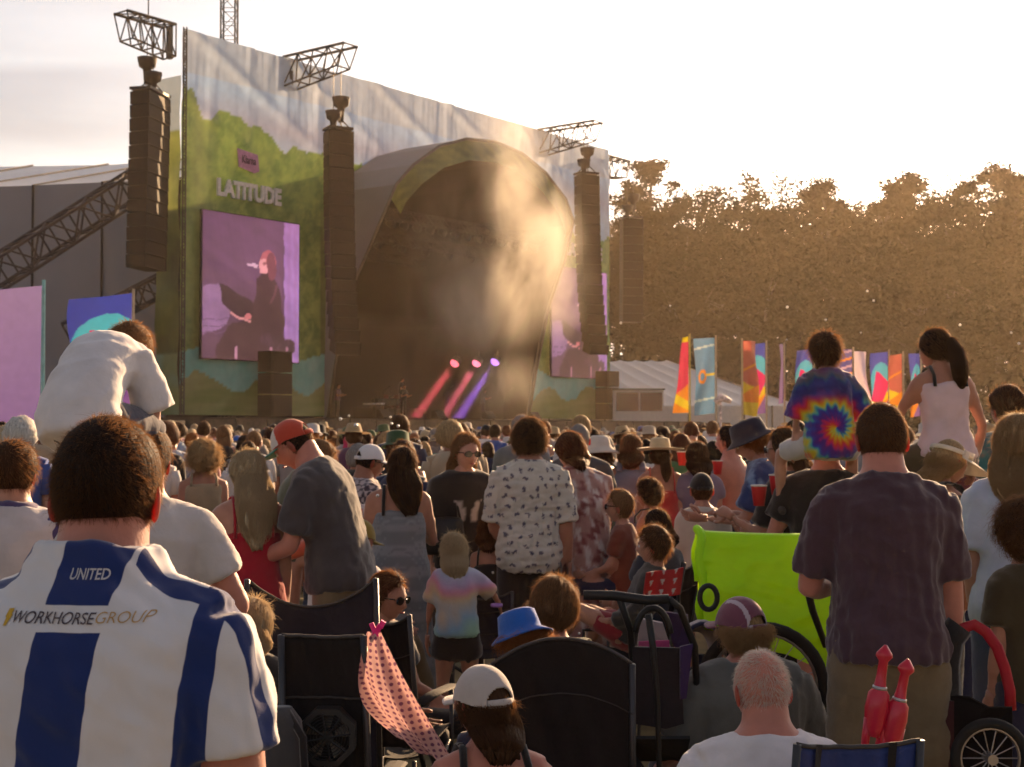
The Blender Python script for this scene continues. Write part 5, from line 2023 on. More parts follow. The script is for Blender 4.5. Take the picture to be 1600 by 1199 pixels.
def word(body, x0, x1, z0, h, m, bold=.0, shear=0.0, sub=2):
    v, f = text_mesh(body, 1.0, 1.0, 0.0, bold, shear)
    bm = bmesh.new()
    vs = [bm.verts.new((a, b, 0)) for a, b, c in v]
    for q in f:
        try: bm.faces.new([vs[i] for i in q])
        except Exception: pass
    bmesh.ops.triangulate(bm, faces=bm.faces[:])
    bmesh.ops.subdivide_edges(bm, edges=bm.edges[:], cuts=sub, use_grid_fill=True)
    bm.verts.index_update()
    P = np.array([q.co for q in bm.verts]); Fc = [tuple(k.index for k in q.verts) for q in bm.faces]
    bm.free()
    mn, mx_ = P.min(0), P.max(0)
    x = x0 + (P[:, 0] - mn[0]) / (mx_[0] - mn[0]) * (x1 - x0)
    z = z0 + (P[:, 1] - mn[1]) / (mx_[1] - mn[1]) * h
    return on_back(np.c_[x, z], Fc, 'lettering', m, near_shirt)
def wordpx(body, xa, xb, ya, yb, m, **k):
    p0, p1 = nloc(xa, yb), nloc(xb, ya)
    word(body, p0[0], p1[0], p0[2], p1[2] - p0[2], m, **k)
wordpx('UNITED', 106, 170, 889, 906, mat('print_white', (.50, .48, .50), .7), bold=.012)
wordpx('WORKHORSE', 26, 166, 953, 971, mat('print_grey', (.075, .060, .075), .7), bold=.006, shear=.22)
wordpx('GROUP', 167, 247, 952, 969, mat('print_gold', (.42, .26, .10), .7), bold=-.008, shear=.22)
bolt = [nloc(a_, b_)[[0, 2]] for a_, b_ in ((13, 951), (23, 950), (21, 958), (23, 960), (16, 976), (11, 976), (13, 964), (11, 963))]
on_back(np.array(bolt), [tuple(range(8))[::-1]], 'emblem', mat('print_yellow', (.55, .33, .03), .7), near_shirt)

# --- man carrying a bent boy, behind him
person('man in pale grey t-shirt carrying a boy, half hidden behind the striped shirt man', (226, 668), 4.7, 0, tone='pink', build=1.05, wear=[tee(WG, loose=.018, folds=.0042, sleeve=.62), trousers(cloth('stone', (.3, .27, .24)))],
       hair=dict(style='short', colour='brown', n=800), armR=((.50, .05, -1), (-.35, .85, .35)), armL=((.4, .1, -1), (-.3, .9, .3)), curve=6)
person('boy in white t-shirt bending forward on a man\'s shoulders at left', (218, 532), 4.9, -6, H=1.20, sex='c', hs=1.22, pelvis=True, tone='fair', wear=[tee(W_, loose=.030, folds=.0038, sleeve=.95, hem=-.28, neck=.98), trousers(NAVY, loose=.012)],
       hair=dict(style='short', colour='light', n=2500, slen=.018), lean=25, curve=63, head=(-6, 66, 0), armL=((.22, .25, -1), (.0, .1, -1)), armR=((.30, .2, -1), (-.1, .1, -1)), build=.9, legL=((.10, 1, .05), (-.1, .1, -1)), legR=((.22, .95, -.10), (-.2, .1, -1)), shoes=(.3, .28, .25))
person('boy with short brown hair, pale t-shirt and purple neckerchief at left edge', (22, 694), 5.2, 0, tone='fair', wear=[tee(cloth('dusty_white', (.45, .43, .46)), loose=.02), dict(kind='tee', mat=cloth('neckerchief', (.07, .05, .14)), name='neckerchief', hem=.90, neck=1.03, sleeve=.02, loose=.016, boxy=0), trousers(NAVY)], hair=dict(style='short', colour='brown', n=3000), build=1.05)
# --- left middle group
person('woman with curly blonde hair and tan top seen from behind, left', (318, 697), 11, 15, sex='f', tone='warm', wear=[dict(kind='tank', mat=TAN, name='vest'), trousers(DENIM)], hair=dict(style='curly', colour='blonde', th=.24, n=1500, slen=.06))
person('woman with long pale blonde hair in red strap dress, seen from behind', (386, 708), 7.0, 22, sex='f', tone='fair', wear=[dict(kind='dress', mat=REDC, name='dress', neck=.66, len=.42, strap=.005)], hair=dict(style='wavy', colour='pale', len=.30, w=.078, n=2200, wave=.012), head=(18, 8, 4), armL=((.14, .1, -1), (-.25, .7, -.5)))
rt, rg, Hh = person('man in red, white and green cap and charcoal t-shirt looking down left', (440, 664), 7.1, 78, sex='m', tone='pink', wear=[tee(DGREY, loose=.022, folds=.006, sleeve=.8), trousers(KHAKI, len=1.0)], hair=dict(style='crop', colour='dark', n=1500), head=(0, 33, 0), lean=6, curve=22,
       hat=('cap', cloth('cap_red', (.42, .05, .025)), cloth('cap_green', (.03, .19, .13)), .02), armL=((.12, .2, -1), (-.2, .9, -.3)), armR=((.12, .2, -1), (-.2, .9, -.4)))
# white front panel of that cap
cap = [c for c in rt.children if c.name.startswith('cap')][0]
cap.data.materials.append(cloth('cap_white', (.55, .52, .5)))
hc_, hr_ = rg.hc * Hh, rg.hr
for p in cap.data.polygons:
    q = hr_.T @ (np.array(p.center) - hc_) / (rg.hh * Hh)
    if q[1] > .16 and q[2] > .12: p.material_index = 1
person('person with light brown hair and glasses looking down, right of capped man', (512, 698), 9.3, -75, sex='m', tone='fair', wear=[tee(cloth('dull_green', (.10, .10, .06)))], hair=dict(style='short', colour='light', th=.14, th_side=.09, n=1200, slen=.03), head=(0, 35, 0), glasses=False, lean=6, curve=14)
def check_print(V, N):
    a = ((np.floor(V[:, 0] / .035) + np.floor(V[:, 2] / .035) + np.floor(V[:, 1] / .035)) % 2)[:, None]
    return a * np.array([.40, .33, .33]) + (1 - a) * np.array([.06, .045, .06])
rt, rgc, Hc = person('man in white cap, sunglasses and checked shirt holding a drink can', (583, 697), 9.2, -62, sex='m', tone='tan', wear=[tee(PRINT, loose=.022, print=check_print, sleeve=.8, voxel=.012), trousers(KHAKI, len=1.0)], hair=dict(style='crop', colour='dark', n=500),
       hat=('cap', W_, W_, .02), glasses=True, head=(0, 12, 0), armR=((.2, .35, -1), (-.45, .9, .28)), armL=((.1, .0, -1), (-.1, .4, -1)), curl=(.3, .9))
can = thing('drink_can', 'white and red drink can in the checked shirt man\'s hand', 'can', tuple(at(564, 803, 8.9)))
g = G(); g.tube([(0, 0, -.055), (0, 0, -.05), (0, 0, .05), (0, 0, .057), (0, 0, .06)], [.025, .032, .032, .027, .027], 16); gobj('body', g, mat('can_white', (.6, .55, .55), .3, metal=.3), can, True)
g = G(); g.add([(.0325 * math.sin(a), -.0325 * math.cos(a), z) for z in (-.035, .035) for a in np.linspace(-.5, .35, 7)], [(k, k + 1, 8 + k, 7 + k) for k in range(6)]); gobj('stripe', g, mat('can_red', (.5, .02, .02), .3), can)
def stripe_grey(V, N):
    a = (np.sin(V[:, 2] * 260) > 0)[:, None]
    return a * np.array([.16, .165, .18]) + (1 - a) * np.array([.22, .22, .235])
person('woman with long dark hair in grey striped dress, back turned, mid crowd', (634, 703), 8.5, 6, sex='f', tone='warm', wear=[dict(kind='dress', mat=PRINT, name='dress', print=stripe_grey, neck=.70, len=.10, flare=.035, ease=.012)], hair=dict(style='long', colour='dark', len=.22, w=.085, n=1800, flow=(.25, -.15, -1)), head=(10, 2, 14), armR=((.25, .2, -1), (-.6, .7, .3)), armL=((.2, .05, -1), (-.2, .5, -.7)))
def motif(V, N):
    c = np.tile(np.array([.014, .012, .013]), (len(V), 1))
    z0 = V[:, 2].max() - .27
    a = (np.abs(np.abs(V[:, 0]) - .05 - .25 * (V[:, 2] - z0)) < .022) & (np.abs(V[:, 2] - z0) < .07) & (N[:, 1] > .3)
    c[a] = (.33, .30, .30)
    return c
rt, rgb_, Hb = person('woman in black dress and sunglasses facing the camera, centre crowd', (730, 681), 9.2, -160, sex='f', tone='fair', wear=[dict(kind='dress', mat=PRINT, name='dress', print=motif, sleeve=.75, len=.24, flare=.02, loose=.02)], hair=dict(style='wavy', colour='light', len=.20, w=.080, n=1600, front=True, flow=(0, .0, -1)), glasses=True, head=(10, 6, 0), armR=((.2, 0, -1), (.1, .35, -1)), armL=((.25, .0, -1), (.05, .3, -1)))
bag = thing('handbag', 'black shoulder handbag beside the woman in black, centre', 'handbag', tuple(at(690, 835, 9.1)))
g = G(); g.tube([(0, 0, -.13), (0, 0, -.11), (0, 0, .08), (0, 0, .11)], [(.13, .05), (.16, .07), (.14, .06), (.12, .03)], 14, ref=(1, 0, 0)); gobj('bag', g, mat('leather_black', (.012, .012, .014), .4), bag, True)
g = G(); g.tube([(-.12, 0, .1), (-.05, .05, .26), (.03, .10, .34), (.08, .06, .26), (.12, 0, .1)], [.008] * 5, 6); gobj('strap', g, MATS['leather_black'], bag, True)

# --- centre
def sprig(V, N):
    c = np.tile(np.array([.50, .46, .40]), (len(V), 1))
    x, z = V[:, 0] + .35 * V[:, 1], V[:, 2]
    cz = np.floor(z / .058)
    x = x + .0375 * np.mod(cz, 2)
    cx = np.floor(x / .075)
    r_ = np.random.default_rng(4)
    hsh = lambda a, b, k: np.modf(np.abs(np.sin(a * 12.9898 + b * 78.233 + k) * 43758.5453))[0]
    ox, oz = (hsh(cx, cz, 1) - .5) * .045, (hsh(cx, cz, 2) - .5) * .03
    dx, dz = x - (cx + .5) * .075 - ox, z - (cz + .5) * .058 - oz
    an = hsh(cx, cz, 3) * 3.14
    u, v = dx * np.cos(an) + dz * np.sin(an), -dx * np.sin(an) + dz * np.cos(an)
    m = ((np.abs(u) < .017) & (np.abs(v) < .004 + .004 * np.sin(u * 300))) | ((np.hypot(u - .008, v - .007) < .007)) | ((np.abs(v) < .011) & (np.abs(u + .005) < .003))
    c[m] = (.10, .085, .12)
    return c
person('man with bushy dark hair in cream shirt with small dark print, back turned, centre', (828, 660), 8.9, -4, sex='m', tone='warm', build=1.0, wear=[tee(PRINT, loose=.018, print=sprig, sleeve=.95, hem=-.24, voxel=.0075, folds=.006), trousers(BLACK)], hair=dict(style='curly', colour='dark', th=.12, n=3500, slen=.028, curl=.009), armL=((.14, .02, -1), (-.2, .6, -.8)), armR=((.16, -.06, -1), (.05, .15, -1)))
def swirl(V, N):
    a = snoise(V, 26, 3, 3); b = snoise(V, 30, 8, 2)
    c = mixc((.36, .20, .18), (.55, .48, .46), np.clip(a * 2.2, 0, 1))
    c = mixc(c, (.20, .06, .06), np.clip(b * 2.4 - .5, 0, 1))
    return np.stack([q + 0 * a for q in c], -1)
person('auburn haired woman in pink and white swirl print dress beside man in cream shirt', (886, 682), 9.3, 12, sex='f', tone='fair', build=1.12, wear=[dict(kind='dress', mat=PRINT, name='dress', print=swirl, sleeve=.7, len=.16, flare=.045, ease=.02, voxel=.012)], hair=dict(style='bob', colour='auburn', len=.05, w=.08, th=.10, n=1500), head=(18, 22, 0), curve=12)
person('man with cropped grey hair in charcoal t-shirt behind swirl dress woman', (905, 664), 11, -8, sex='m', tone='pink', wear=[tee(DGREY, loose=.02), trousers(NAVY)], hair=dict(style='crop', colour='grey', n=900), armR=((.2, .1, -1), (-.1, .8, -.6)))
person('grey haired man whose head shows above the bushy haired man', (815, 651), 13, 0, sex='m', tone='fair', wear=[tee(SLATE)], hair=dict(style='short', colour='grey', n=800))
person('woman in beige bucket hat and green vest, crowd right of centre', (936, 684), 12.2, 30, sex='f', tone='warm', wear=[dict(kind='tank', mat=cloth('teal_green', (.06, .11, .08)), name='vest'), trousers(DENIM)], hair=dict(style='bob', colour='brown', len=.06, n=600), hat=('sunhat', CREAM))
person('auburn haired woman in grey vest, back turned, beyond the seated children', (986, 682), 12.2, -6, sex='f', tone='warm', wear=[dict(kind='tank', mat=cloth('blue_grey', (.16, .17, .22)), name='vest', hem=-.1, neck=.9, strap=.016), trousers(BLACK)], hair=dict(style='bob', colour='auburn', len=.09, w=.09, n=1200, th=.09))
person('woman in straw hat and red camisole with bare shoulders, back turned', (1031, 689), 11.4, 0, sex='f', tone='warm', wear=[dict(kind='tank', mat=cloth('coral_red', (.45, .035, .03)), name='camisole', neck=.66, strap=.004, flare=.06), trousers(cloth('short_denim', (.25, .22, .2)), len=.5)], hair=dict(style='pony', colour='brown', len=.22, w=.03, n=500, ph=-.05), hat=('straw', cloth('straw', (.5, .38, .22))), head=(12, 0, 0))
person('light brown haired woman in mauve top, back turned, near the red cups', (1089, 693), 11.4, 6, sex='f', tone='fair', wear=[tee(cloth('mauve', (.17, .13, .19)), sleeve=.5), trousers(NAVY)], hair=dict(style='long', colour='brown', len=.10, w=.085, n=1400))
cupm = mat('cup_red', (.50, .018, .025), .45, var=.04); cupr = mat('cup_rim', (.6, .55, .5), .5)
def cup(label, px, py, Y):
    t = thing('plastic_cup', label, 'cup', tuple(at(px, py, Y)), 0, 'red plastic cups')
    g = G(); g.tube([(0, 0, -.055), (0, 0, .05), (0, 0, .056)], [.030, .044, .044], 16); gobj('body', g, cupm, t, True)
    g = G(); g.tube([(0, 0, .052), (0, 0, .060)], [.0465, .0465], 16); gobj('rim', g, cupr, t, True)
person('bare chested man turned left holding a red cup, right of centre', (1137, 668), 11.8, 55, sex='m', tone='pink', wear=[trousers(NAVY, len=1.0)], hair=dict(style='short', colour='dark', n=900), armL=((.2, .3, -1), (.1, .8, .25)), armR=((.2, .2, -1), (.0, .9, .1)), curl=(.9, .9))
cup('red plastic cup held by the bare chested man', 1121, 731, 11.5)
cup('red plastic cup held up beside the straw hat woman', 1066, 717, 11.6)
def bluefloral(V, N):
    a = snoise(V, 34, 5, 3)
    c = mixc((.025, .045, .14), (.16, .24, .38), np.clip(a * 3 - .6, 0, 1))
    return np.stack([q + 0 * a for q in c], -1)
person('person in dark bucket hat and blue patterned shirt and trousers, facing left', (1163, 664), 9.0, 72, sex='f', tone='fair', build=1.1, wear=[tee(PRINT, loose=.026, print=bluefloral, sleeve=.8), dict(kind='trousers', mat=PRINT, name='trousers', print=bluefloral, loose=.014)], hair=dict(style='curly', colour='ginger', n=900, th=.10, slen=.04, line='long'), hat=('bucket', cloth('hat_navy', (.028, .022, .035))), head=(0, 22, 0), curve=12, armL=((.12, .35, -1), (-.1, .95, .05)), armR=((.12, .35, -1), (-.2, .95, .1)))
person('woman with long dark hair and sunglasses in black dress holding red cup', (1224, 673), 8.2, 58, sex='f', tone='warm', wear=[dict(kind='dress', mat=BLACK, name='dress', sleeve=.8, len=.22, loose=.02)], hair=dict(style='wavy', colour='dark', len=.24, w=.075, n=1500), glasses=True, armL=((.15, .3, -1), (-.25, .9, .45)), armR=((.2, .1, -1), (-.3, .9, .05)), curl=(.9, .5))
cup('red plastic cup with white lettering held by the woman in black at right', 1214, 758, 7.9)
cup('red plastic cup held low beside the woman in black dress', 1186, 775, 7.8)
# --- tie-dye child on shoulders
def tiedye(V, N):
    x, z = V[:, 0], V[:, 2]
    z0 = V[:, 2].min() + .175
    dx, dz = x - .01, z - z0
    r_ = np.hypot(dx, dz); th = np.arctan2(dz, dx)
    ph = th / 6.283 - r_ / .155 + .06 * np.sin(th * 17) * (r_ > .03) + .08 * snoise(V, 40, 3, 2) + .35
    ph = np.mod(ph, 1.0)
    keys = np.array([0, .16, .30, .42, .54, .66, .80, .92, 1.0])
    cols = np.array([(.03, .045, .30), (.06, .02, .20), (.10, .015, .16), (.45, .012, .10), (.52, .03, .02), (.55, .16, .01), (.48, .42, .02), (.06, .30, .30), (.03, .045, .30)])
    c = np.stack([np.interp(ph, keys, cols[:, k]) for k in range(3)], -1)
    up = sstep((dz - .12) / .06)[:, None]
    blue = np.array([.020, .030, .16]) * (1 + .5 * snoise(V, 25, 6, 3)[:, None])
    c = c * (1 - up * .85) + blue * up * .85
    return np.clip(c, 0, 1)
person('man in black t-shirt carrying the tie-dye child on his shoulders', (1290, 668), 7.75, 0, sex='m', tone='pink', wear=[tee(BLACK, loose=.022), trousers(NAVY, len=1.0)], hair=dict(style='short', colour='dark', n=400), armL=((.35, .2, -1), (-.35, .8, .5)), armR=((.35, .2, -1), (-.35, .8, .5)), build=1.15)
person('child in rainbow spiral tie-dye t-shirt riding on a man\'s shoulders', (1288, 523), 7.5, 3, H=1.22, sex='c', hs=1.25, pelvis=True, tone='fair', wear=[tee(PRINT, loose=.026, print=tiedye, sleeve=1.0, hem=-.26, voxel=.0065), trousers(WG, len=.9)], hair=dict(style='short', colour='brown', th=.10, th_side=.08, n=2600, slen=.028), lean=4, curve=8, head=(0, 6, 0), armL=((.30, .1, -1), (.05, .4, -.8)), armR=((.55, .2, -.9), (.5, .5, -.5)), legL=((.45, .9, -.2), (.0, .1, -1)), legR=((.45, .9, -.2), (.0, .1, -1)))
person('man in maroon t-shirt carrying the girl in pale vest on his shoulders', (1462, 672), 7.85, 0, sex='m', tone='pink', wear=[tee(MAROON, loose=.022), trousers(NAVY)], hair=dict(style='short', colour='dark', n=400), armL=((.35, .2, -1), (-.35, .8, .5)), armR=((.35, .2, -1), (-.35, .8, .5)), build=1.1)
person('girl with ponytail in pale pink vest and dark shorts riding on shoulders', (1456, 521), 7.6, 8, H=1.50, sex='f', hs=1.10, pelvis=True, tone='warm', build=.95, wear=[dict(kind='tank', mat=PINKC, name='vest', hem=-.06, neck=.80, strap=.007, strapmat=BLACK, folds=.005), trousers(OLIVE, len=.55, loose=.012, waist=.10)], hair=dict(style='pony', colour='dark', len=.27, w=.034, n=2600, ph=-.02, flow=(.10, -.10, -1)), lean=2, curve=10, head=(22, 20, 8), armL=((.50, .35, -1), (.25, .5, -.75)), armR=((.42, .05, -1), (-.05, .35, -1)), legL=((.5, .9, -.15), (.0, .1, -1)), legR=((.5, .9, -.15), (.0, .1, -1)))
# --- right foreground
person('broad man with cropped hair in plum t-shirt and khaki shorts, right foreground', (1376, 633), 5.0, 0, sex='m', tone='pink', build=1.0, wear=[tee(PLUM, loose=.014, belly=.03, folds=.006, hem=-.12, sleeve=.85, voxel=.009, smooth=4), trousers(KHAKI, len=.98, loose=.010, waist=-.08)], belly=.03,
       hair=dict(style='crop', colour='brown', n=7000, slen=.010, th=.035), head=(0, 2, 0), armR=((.12, .03, -1), (.02, .12, -1)), armL=((.22, .18, -1), (-.55, .75, -.05)), curve=8)
person('woman in cream sun visor with curly blonde hair and black vest, looking right', (1492, 690), 6.9, -66, sex='f', tone='tan', wear=[dict(kind='tank', mat=BLACK, name='vest', strap=.016), dict(kind='trousers', mat=cloth('patterned_skirt', (.08, .07, .05), var=.7, scale=60), name='trousers')], hair=dict(style='wavy', colour='blonde', th=.07, n=2200, len=.12, w=.065, wave=.014), hat=('visor', cloth('visor_pale', (.68, .60, .50), trans=.25)), head=(0, 22, 0), curve=10, armR=((.15, -.05, -1), (.0, .4, -1)))
pack = thing('backpack', 'small black backpack on the visor woman\'s back', 'backpack', tuple(at(1512, 840, 6.7)))
g = G(); g.tube([(0, 0, -.2), (0, 0, -.17), (0, 0, .05), (0, 0, .16), (0, 0, .20)], [(.09, .06), (.13, .10), (.13, .10), (.10, .08), (.05, .04)], 14, ref=(1, 0, 0)); gobj('bag', g, BLACK, pack, True)
g = G(); g.tube([(-.04, .02, .18), (-.10, .10, .26), (-.12, .18, .20), (-.10, .14, .0)], [(.018, .005)] * 4, 6); gobj('strap', g, BLACK, pack, True)
person('woman with long wavy blonde hair in pale t-shirt and jeans, right edge', (1590, 655), 6.1, -14, sex='f', tone='fair', wear=[tee(PALEB, loose=.024, sleeve=.75), trousers(DENIM)], hair=dict(style='wavy', colour='blonde', len=.22, w=.095, n=3200, wave=.014, th=.10), armL=((.12, .0, -1), (-.1, .35, -1)))
def tropic(V, N):
    a = snoise(V, 24, 15, 3); b = snoise(V, 18, 25, 2)
    c = mixc((.05, .16, .16), (.03, .07, .09), np.clip(a * 2, 0, 1))
    c = mixc(c, (.45, .16, .02), np.clip(b * 5 - 3.2, 0, 1))
    return np.stack([q + 0 * a for q in c], -1)
person('tall man with swept up brown hair in turquoise floral shirt at right edge', (1572, 609), 9.2, 15, sex='m', tone='pink', wear=[tee(PRINT, loose=.025, print=tropic, sleeve=.9), trousers(NAVY)], hair=dict(style='short', colour='brown', th=.12, th_side=.04, n=2200, slen=.03, comb=(.5, .5, .6)))
person('curly haired child in dark top cut by the right edge of picture', (1597, 792), 5.4, 20, sex='c', hs=1.15, tone='fair', wear=[tee(cloth('dark_green', (.05, .04, .02)), loose=.02), trousers(NAVY, len=.9)], hair=dict(style='curly', colour='brown', th=.16, n=3000, slen=.04, curl=.012))
person('child in black cap and white t-shirt, back turned, beside lime canopy', (1096, 741), 9.3, 4, sex='c', hs=1.10, tone='fair', wear=[tee(CREAM, loose=.016, sleeve=.9, hem=-.25), trousers(GREY, len=.9)], hair=dict(style='crop', colour='brown', n=900), hat=('capback', BLACK, BLACK, .02, 0))
# ================================================================== folding chairs and people sitting
tube_m = mat('chair_tube', (.05, .05, .055), .4, metal=.6)
def camp_chair(label, px, py, Y, w, mname, yaw=0, wing=.05, sag=.05, seat=.36, rake=.16, tall=None, straps=False):
    """back panel top centre at the photo pixel; seen from behind when yaw = 0"""
    p = at(px, py, Y)
    t = thing('camping_chair', label, 'chair', (p.x, Y, 0), R(yaw), 'folding chairs on the field')
    zt = p.z
    m = MATS[mname]
    K, J = 30, 24
    def sheet(name, fn, parent=t, mm=m):
        v = [fn(a / K, b / J) for b in range(J + 1) for a in range(K + 1)]
        g = G().add(v, [(b * (K + 1) + a, b * (K + 1) + a + 1, (b + 1) * (K + 1) + a + 1, (b + 1) * (K + 1) + a) for b in range(J) for a in range(K)])
        o = gobj(name, g, mm, parent, True)
        md = o.modifiers.new('s', 'SOLIDIFY'); md.thickness = .006
        return o
    def back(a, b):
        x = (a - .5) * w * (1 - .06 * b)
        e = (2 * a - 1)
        z = seat + .03 + (zt - seat - .03) * b + b * (wing * abs(e) ** 2.2 - sag * (1 - e * e))
        y = .07 * (1 - e * e) * math.sin(math.pi * (b * .7 + .15)) + rake * (-.5 + .0 * b) - rake * b * .6 + .009 * math.sin(a * 9 + b * 5 + px) * math.sin(b * 7 + a * 3) + .004 * math.sin(a * 33 + b * 14)
        return (x, y, z)
    bk = sheet('back', back)
    g = G(); g.tube([tuple(np.array(back(q / 20, 1.0)) + np.array([0, -.004, .0])) for q in range(21)], [.006] * 21, 6); gobj('piping', g, mat('chair_piping', (.05, .045, .045), .7), bk, True)
    for bz in (.30, .72):
        g = G(); g.tube([tuple(np.array(back(q / 20, bz)) + np.array([0, -.006, .0])) for q in range(21)], [(.002, .004)] * 21, 4); gobj('seam', g, MATS['chair_piping'], bk, True)
    sheet('seat', lambda a, b: ((a - .5) * w * .98, .44 * b - .04, seat + .05 * b - .06 * (1 - (2 * a - 1) ** 2) * math.sin(math.pi * b * .8 + .3)))
    for s in (-1, 1):
        x = s * w / 2
        g = G(); g.tube([(x, .02, seat - .1), (x, -.5 * rake, seat + .05), (x * .94, -1.1 * rake - .01, zt + wing)], [.011] * 3, 8); gobj('post', g, tube_m, t, True)
        g = G(); g.tube([(x, -.1, seat + .22), (x * 1.1, .1, seat + .235), (x * 1.1, .38, seat + .22)], [(.035, .008)] * 3, 8, ref=(1, 0, 0)); gobj('arm_rest', g, m, t, True)
        for a, b in (((x, .40, seat + .22), (x, .40, 0)), ((x, .40, .02), (-x, -.12, seat - .05)), ((x, -.14, .02), (x, .36, seat - .02)), ((x, -.14, seat), (x, -.14, 0))):
            g = G(); g.bar(a, b, .010, 7); gobj('leg', g, tube_m, t, True)
        if straps:
            g = G(); x2 = s * w * .30; bz = zt - sag * .65
            v = [back(.5 + x2 / w + q, b_) for b_ in (1.0, .93, .85, .78) for q in (-.03, .03)]
            v = [(a_, b_ - .012, c_ + (.006 if k < 2 else 0)) for k, (a_, b_, c_) in enumerate(v)]
            g.add(v, [(2 * k, 2 * k + 1, 2 * k + 3, 2 * k + 2) for k in range(3)]); gobj('strap', g, BLACK, bk)
    return t
mat('chair_black', (.012, .010, .011), .85, bump=.2, bscale=70)
mat('chair_navy', (.020, .020, .034), .8, bump=.2, bscale=70)
mat('chair_blue', (.022, .045, .19), .7, bump=.2, bscale=70)
mat('chair_red', (.35, .02, .02), .7)
camp_chair('wide dark navy camping chair with winged back, behind football shirt man', 492, 925, 5.6, .52, 'chair_navy', 4, .07, .04)
camp_chair('plain black camping chair with the dotted scarf clipped to it', 522, 980, 4.5, .27, 'chair_black', -4, .0, .01)
camp_chair('big black camping chair in front of the fair haired woman, centre foreground', 872, 1002, 4.9, .50, 'chair_black', 2, -.05, -.03, .30)
camp_chair('blue folding chair with two dark straps, bottom right of centre', 1300, 1148, 3.7, .34, 'chair_blue', 8, .02, .0, .3, straps=True)
camp_chair('small black chair behind seated woman in sunglasses, left of pastel girl', 618, 962, 6.0, .26, 'chair_black', -14, .03, .02)
camp_chair('dark folding chair with child lounging, right of the swirl dress', 1035, 880, 8.2, .5, 'chair_black', 70, .03, .03)
camp_chair('black chair just right of pastel girl, half in shade', 752, 925, 8.6, .36, 'chair_navy', 6, .02, .03)
# fluorescent fabric folds, straps and clutter are added below
SITL = ((.16, .95, .10), (.05, .40, -.9))
def sitter(label, top, Y, yaw=0, H=1.68, **k):
    k.setdefault('legL', SITL); k.setdefault('legR', SITL); k.setdefault('armL', ((.22, .25, -1), (-.1, .9, -.25))); k.setdefault('armR', ((.22, .25, -1), (-.1, .9, -.25)))
    k.setdefault('lean', -6); k.setdefault('curve', 12)
    return person(label, top, Y, yaw, H, pelvis=True, **k)
sitter('seated woman in pale grey baseball cap with brown hair, bottom centre', (752, 1046), 4.2, 12, 1.66, sex='f', tone='pink', wear=[dict(kind='tank', mat=BLACK, name='vest', strap=.007), trousers(DENIM)], hair=dict(style='bob', colour='brown', len=.075, w=.072, n=3500, th=.06), hat=('cap', cloth('cap_pale', (.42, .38, .36)), None, .045), head=(24, 6, 0))
sitter('seated woman in mauve cap with two pale stripes and grey green t-shirt', (1155, 939), 5.3, 14, 1.68, sex='f', tone='pink', build=1.35, wear=[tee(cloth('grey_green', (.115, .115, .105)), loose=.02, sleeve=.8), trousers(NAVY)], hair=dict(style='curly', colour='blonde', th=.08, n=2500, slen=.035), hat=('cap', cloth('cap_mauve', (.16, .055, .085)), None, .06), head=(22, 4, 0), armL=((.42, .15, -1), (-.1, .8, -.4)), armR=((.40, .2, -1), (-.1, .9, -.2)))
cap = [c for c in PEOPLE[-1].children if c.name.startswith('cap')][0]
cap.data.materials.append(cloth('cap_stripe', (.42, .36, .40)))
_rg = Rig(sex='f', build=1.35, lean=-6, curve=12, head=(22, 4, 0)); _hm = 1.68
for p in cap.data.polygons:
    q = _rg.hr.T @ (np.array(p.center) - _rg.hc * _hm) / (_rg.hh * _hm)
    if .17 < abs(q[0]) < .235 and q[1] < .12: p.material_index = 1
sitter('bald man in white t-shirt seen from behind, bottom right of centre', (1187, 1016), 4.0, 8, 1.72, sex='m', tone='pink', build=1.1, wear=[tee(W_, loose=.018, sleeve=.8), trousers(NAVY)], hair=dict(style='bald', colour='white', n=2600, slen=.009, th=.012), head=(8, 4, 0))
sitter('seated woman with fair pinned up hair and sage top, in big black chair', (868, 908), 5.4, -12, 1.68, sex='f', tone='pink', wear=[dict(kind='top', mat=SAGE, name='top', neck=.93, strap=.03), trousers(DENIM)], hair=dict(style='bun', colour='light', n=3200, th=.085, w=.035, ph=.05), head=(-6, 4, 0))
sitter('blond child in dark jacket sitting behind the football shirt man\'s arm', (393, 941), 5.0, -14, 1.12, sex='c', hs=1.22, tone='fair', wear=[tee(cloth('jacket_black', (.030, .028, .028)), loose=.02, sleeve=1.8), trousers(NAVY)], hair=dict(style='wavy', colour='pale', len=.07, w=.075, n=3200, th=.09))
sitter('seated woman with brown bob and dark sunglasses looking right', (611, 899), 6.7, -118, 1.66, sex='f', tone='warm', wear=[tee(cloth('dark_slate', (.04, .04, .05)), loose=.018), trousers(BLACK)], hair=dict(style='bob', colour='auburn', len=.09, w=.085, n=1800, th=.08, front=True), glasses=True, head=(0, 8, 0))
sitter('seated man in mustard cap and white t-shirt, behind the navy chair', (568, 815), 8.0, -30, 1.74, sex='m', tone='pink', wear=[tee(W_, loose=.02, sleeve=.8), trousers(KHAKI)], hair=dict(style='crop', colour='brown', n=600), hat=('cap', cloth('cap_mustard', (.22, .15, .02)), None, .02), head=(-20, 20, 0), curve=22)
sitter('child in bright blue hat with ginger curls beside the fair haired woman', (806, 962), 5.1, 30, 1.10, sex='c', hs=1.22, tone='fair', wear=[tee(cloth('dark_top', (.03, .03, .04))), trousers(NAVY)], hair=dict(style='curly', colour='ginger', th=.12, n=1800), hat=('bucket', cloth('hat_blue', (.012, .10, .42))), head=(10, 20, 0))
sitter('seated boy in sunglasses with fair crop facing left, beyond the swirl dress', (968, 768), 9.0, 70, 1.35, sex='c', hs=1.15, tone='fair', wear=[tee(cloth('rust', (.16, .035, .02))), trousers(NAVY)], hair=dict(style='short', colour='light', n=900), glasses=True)
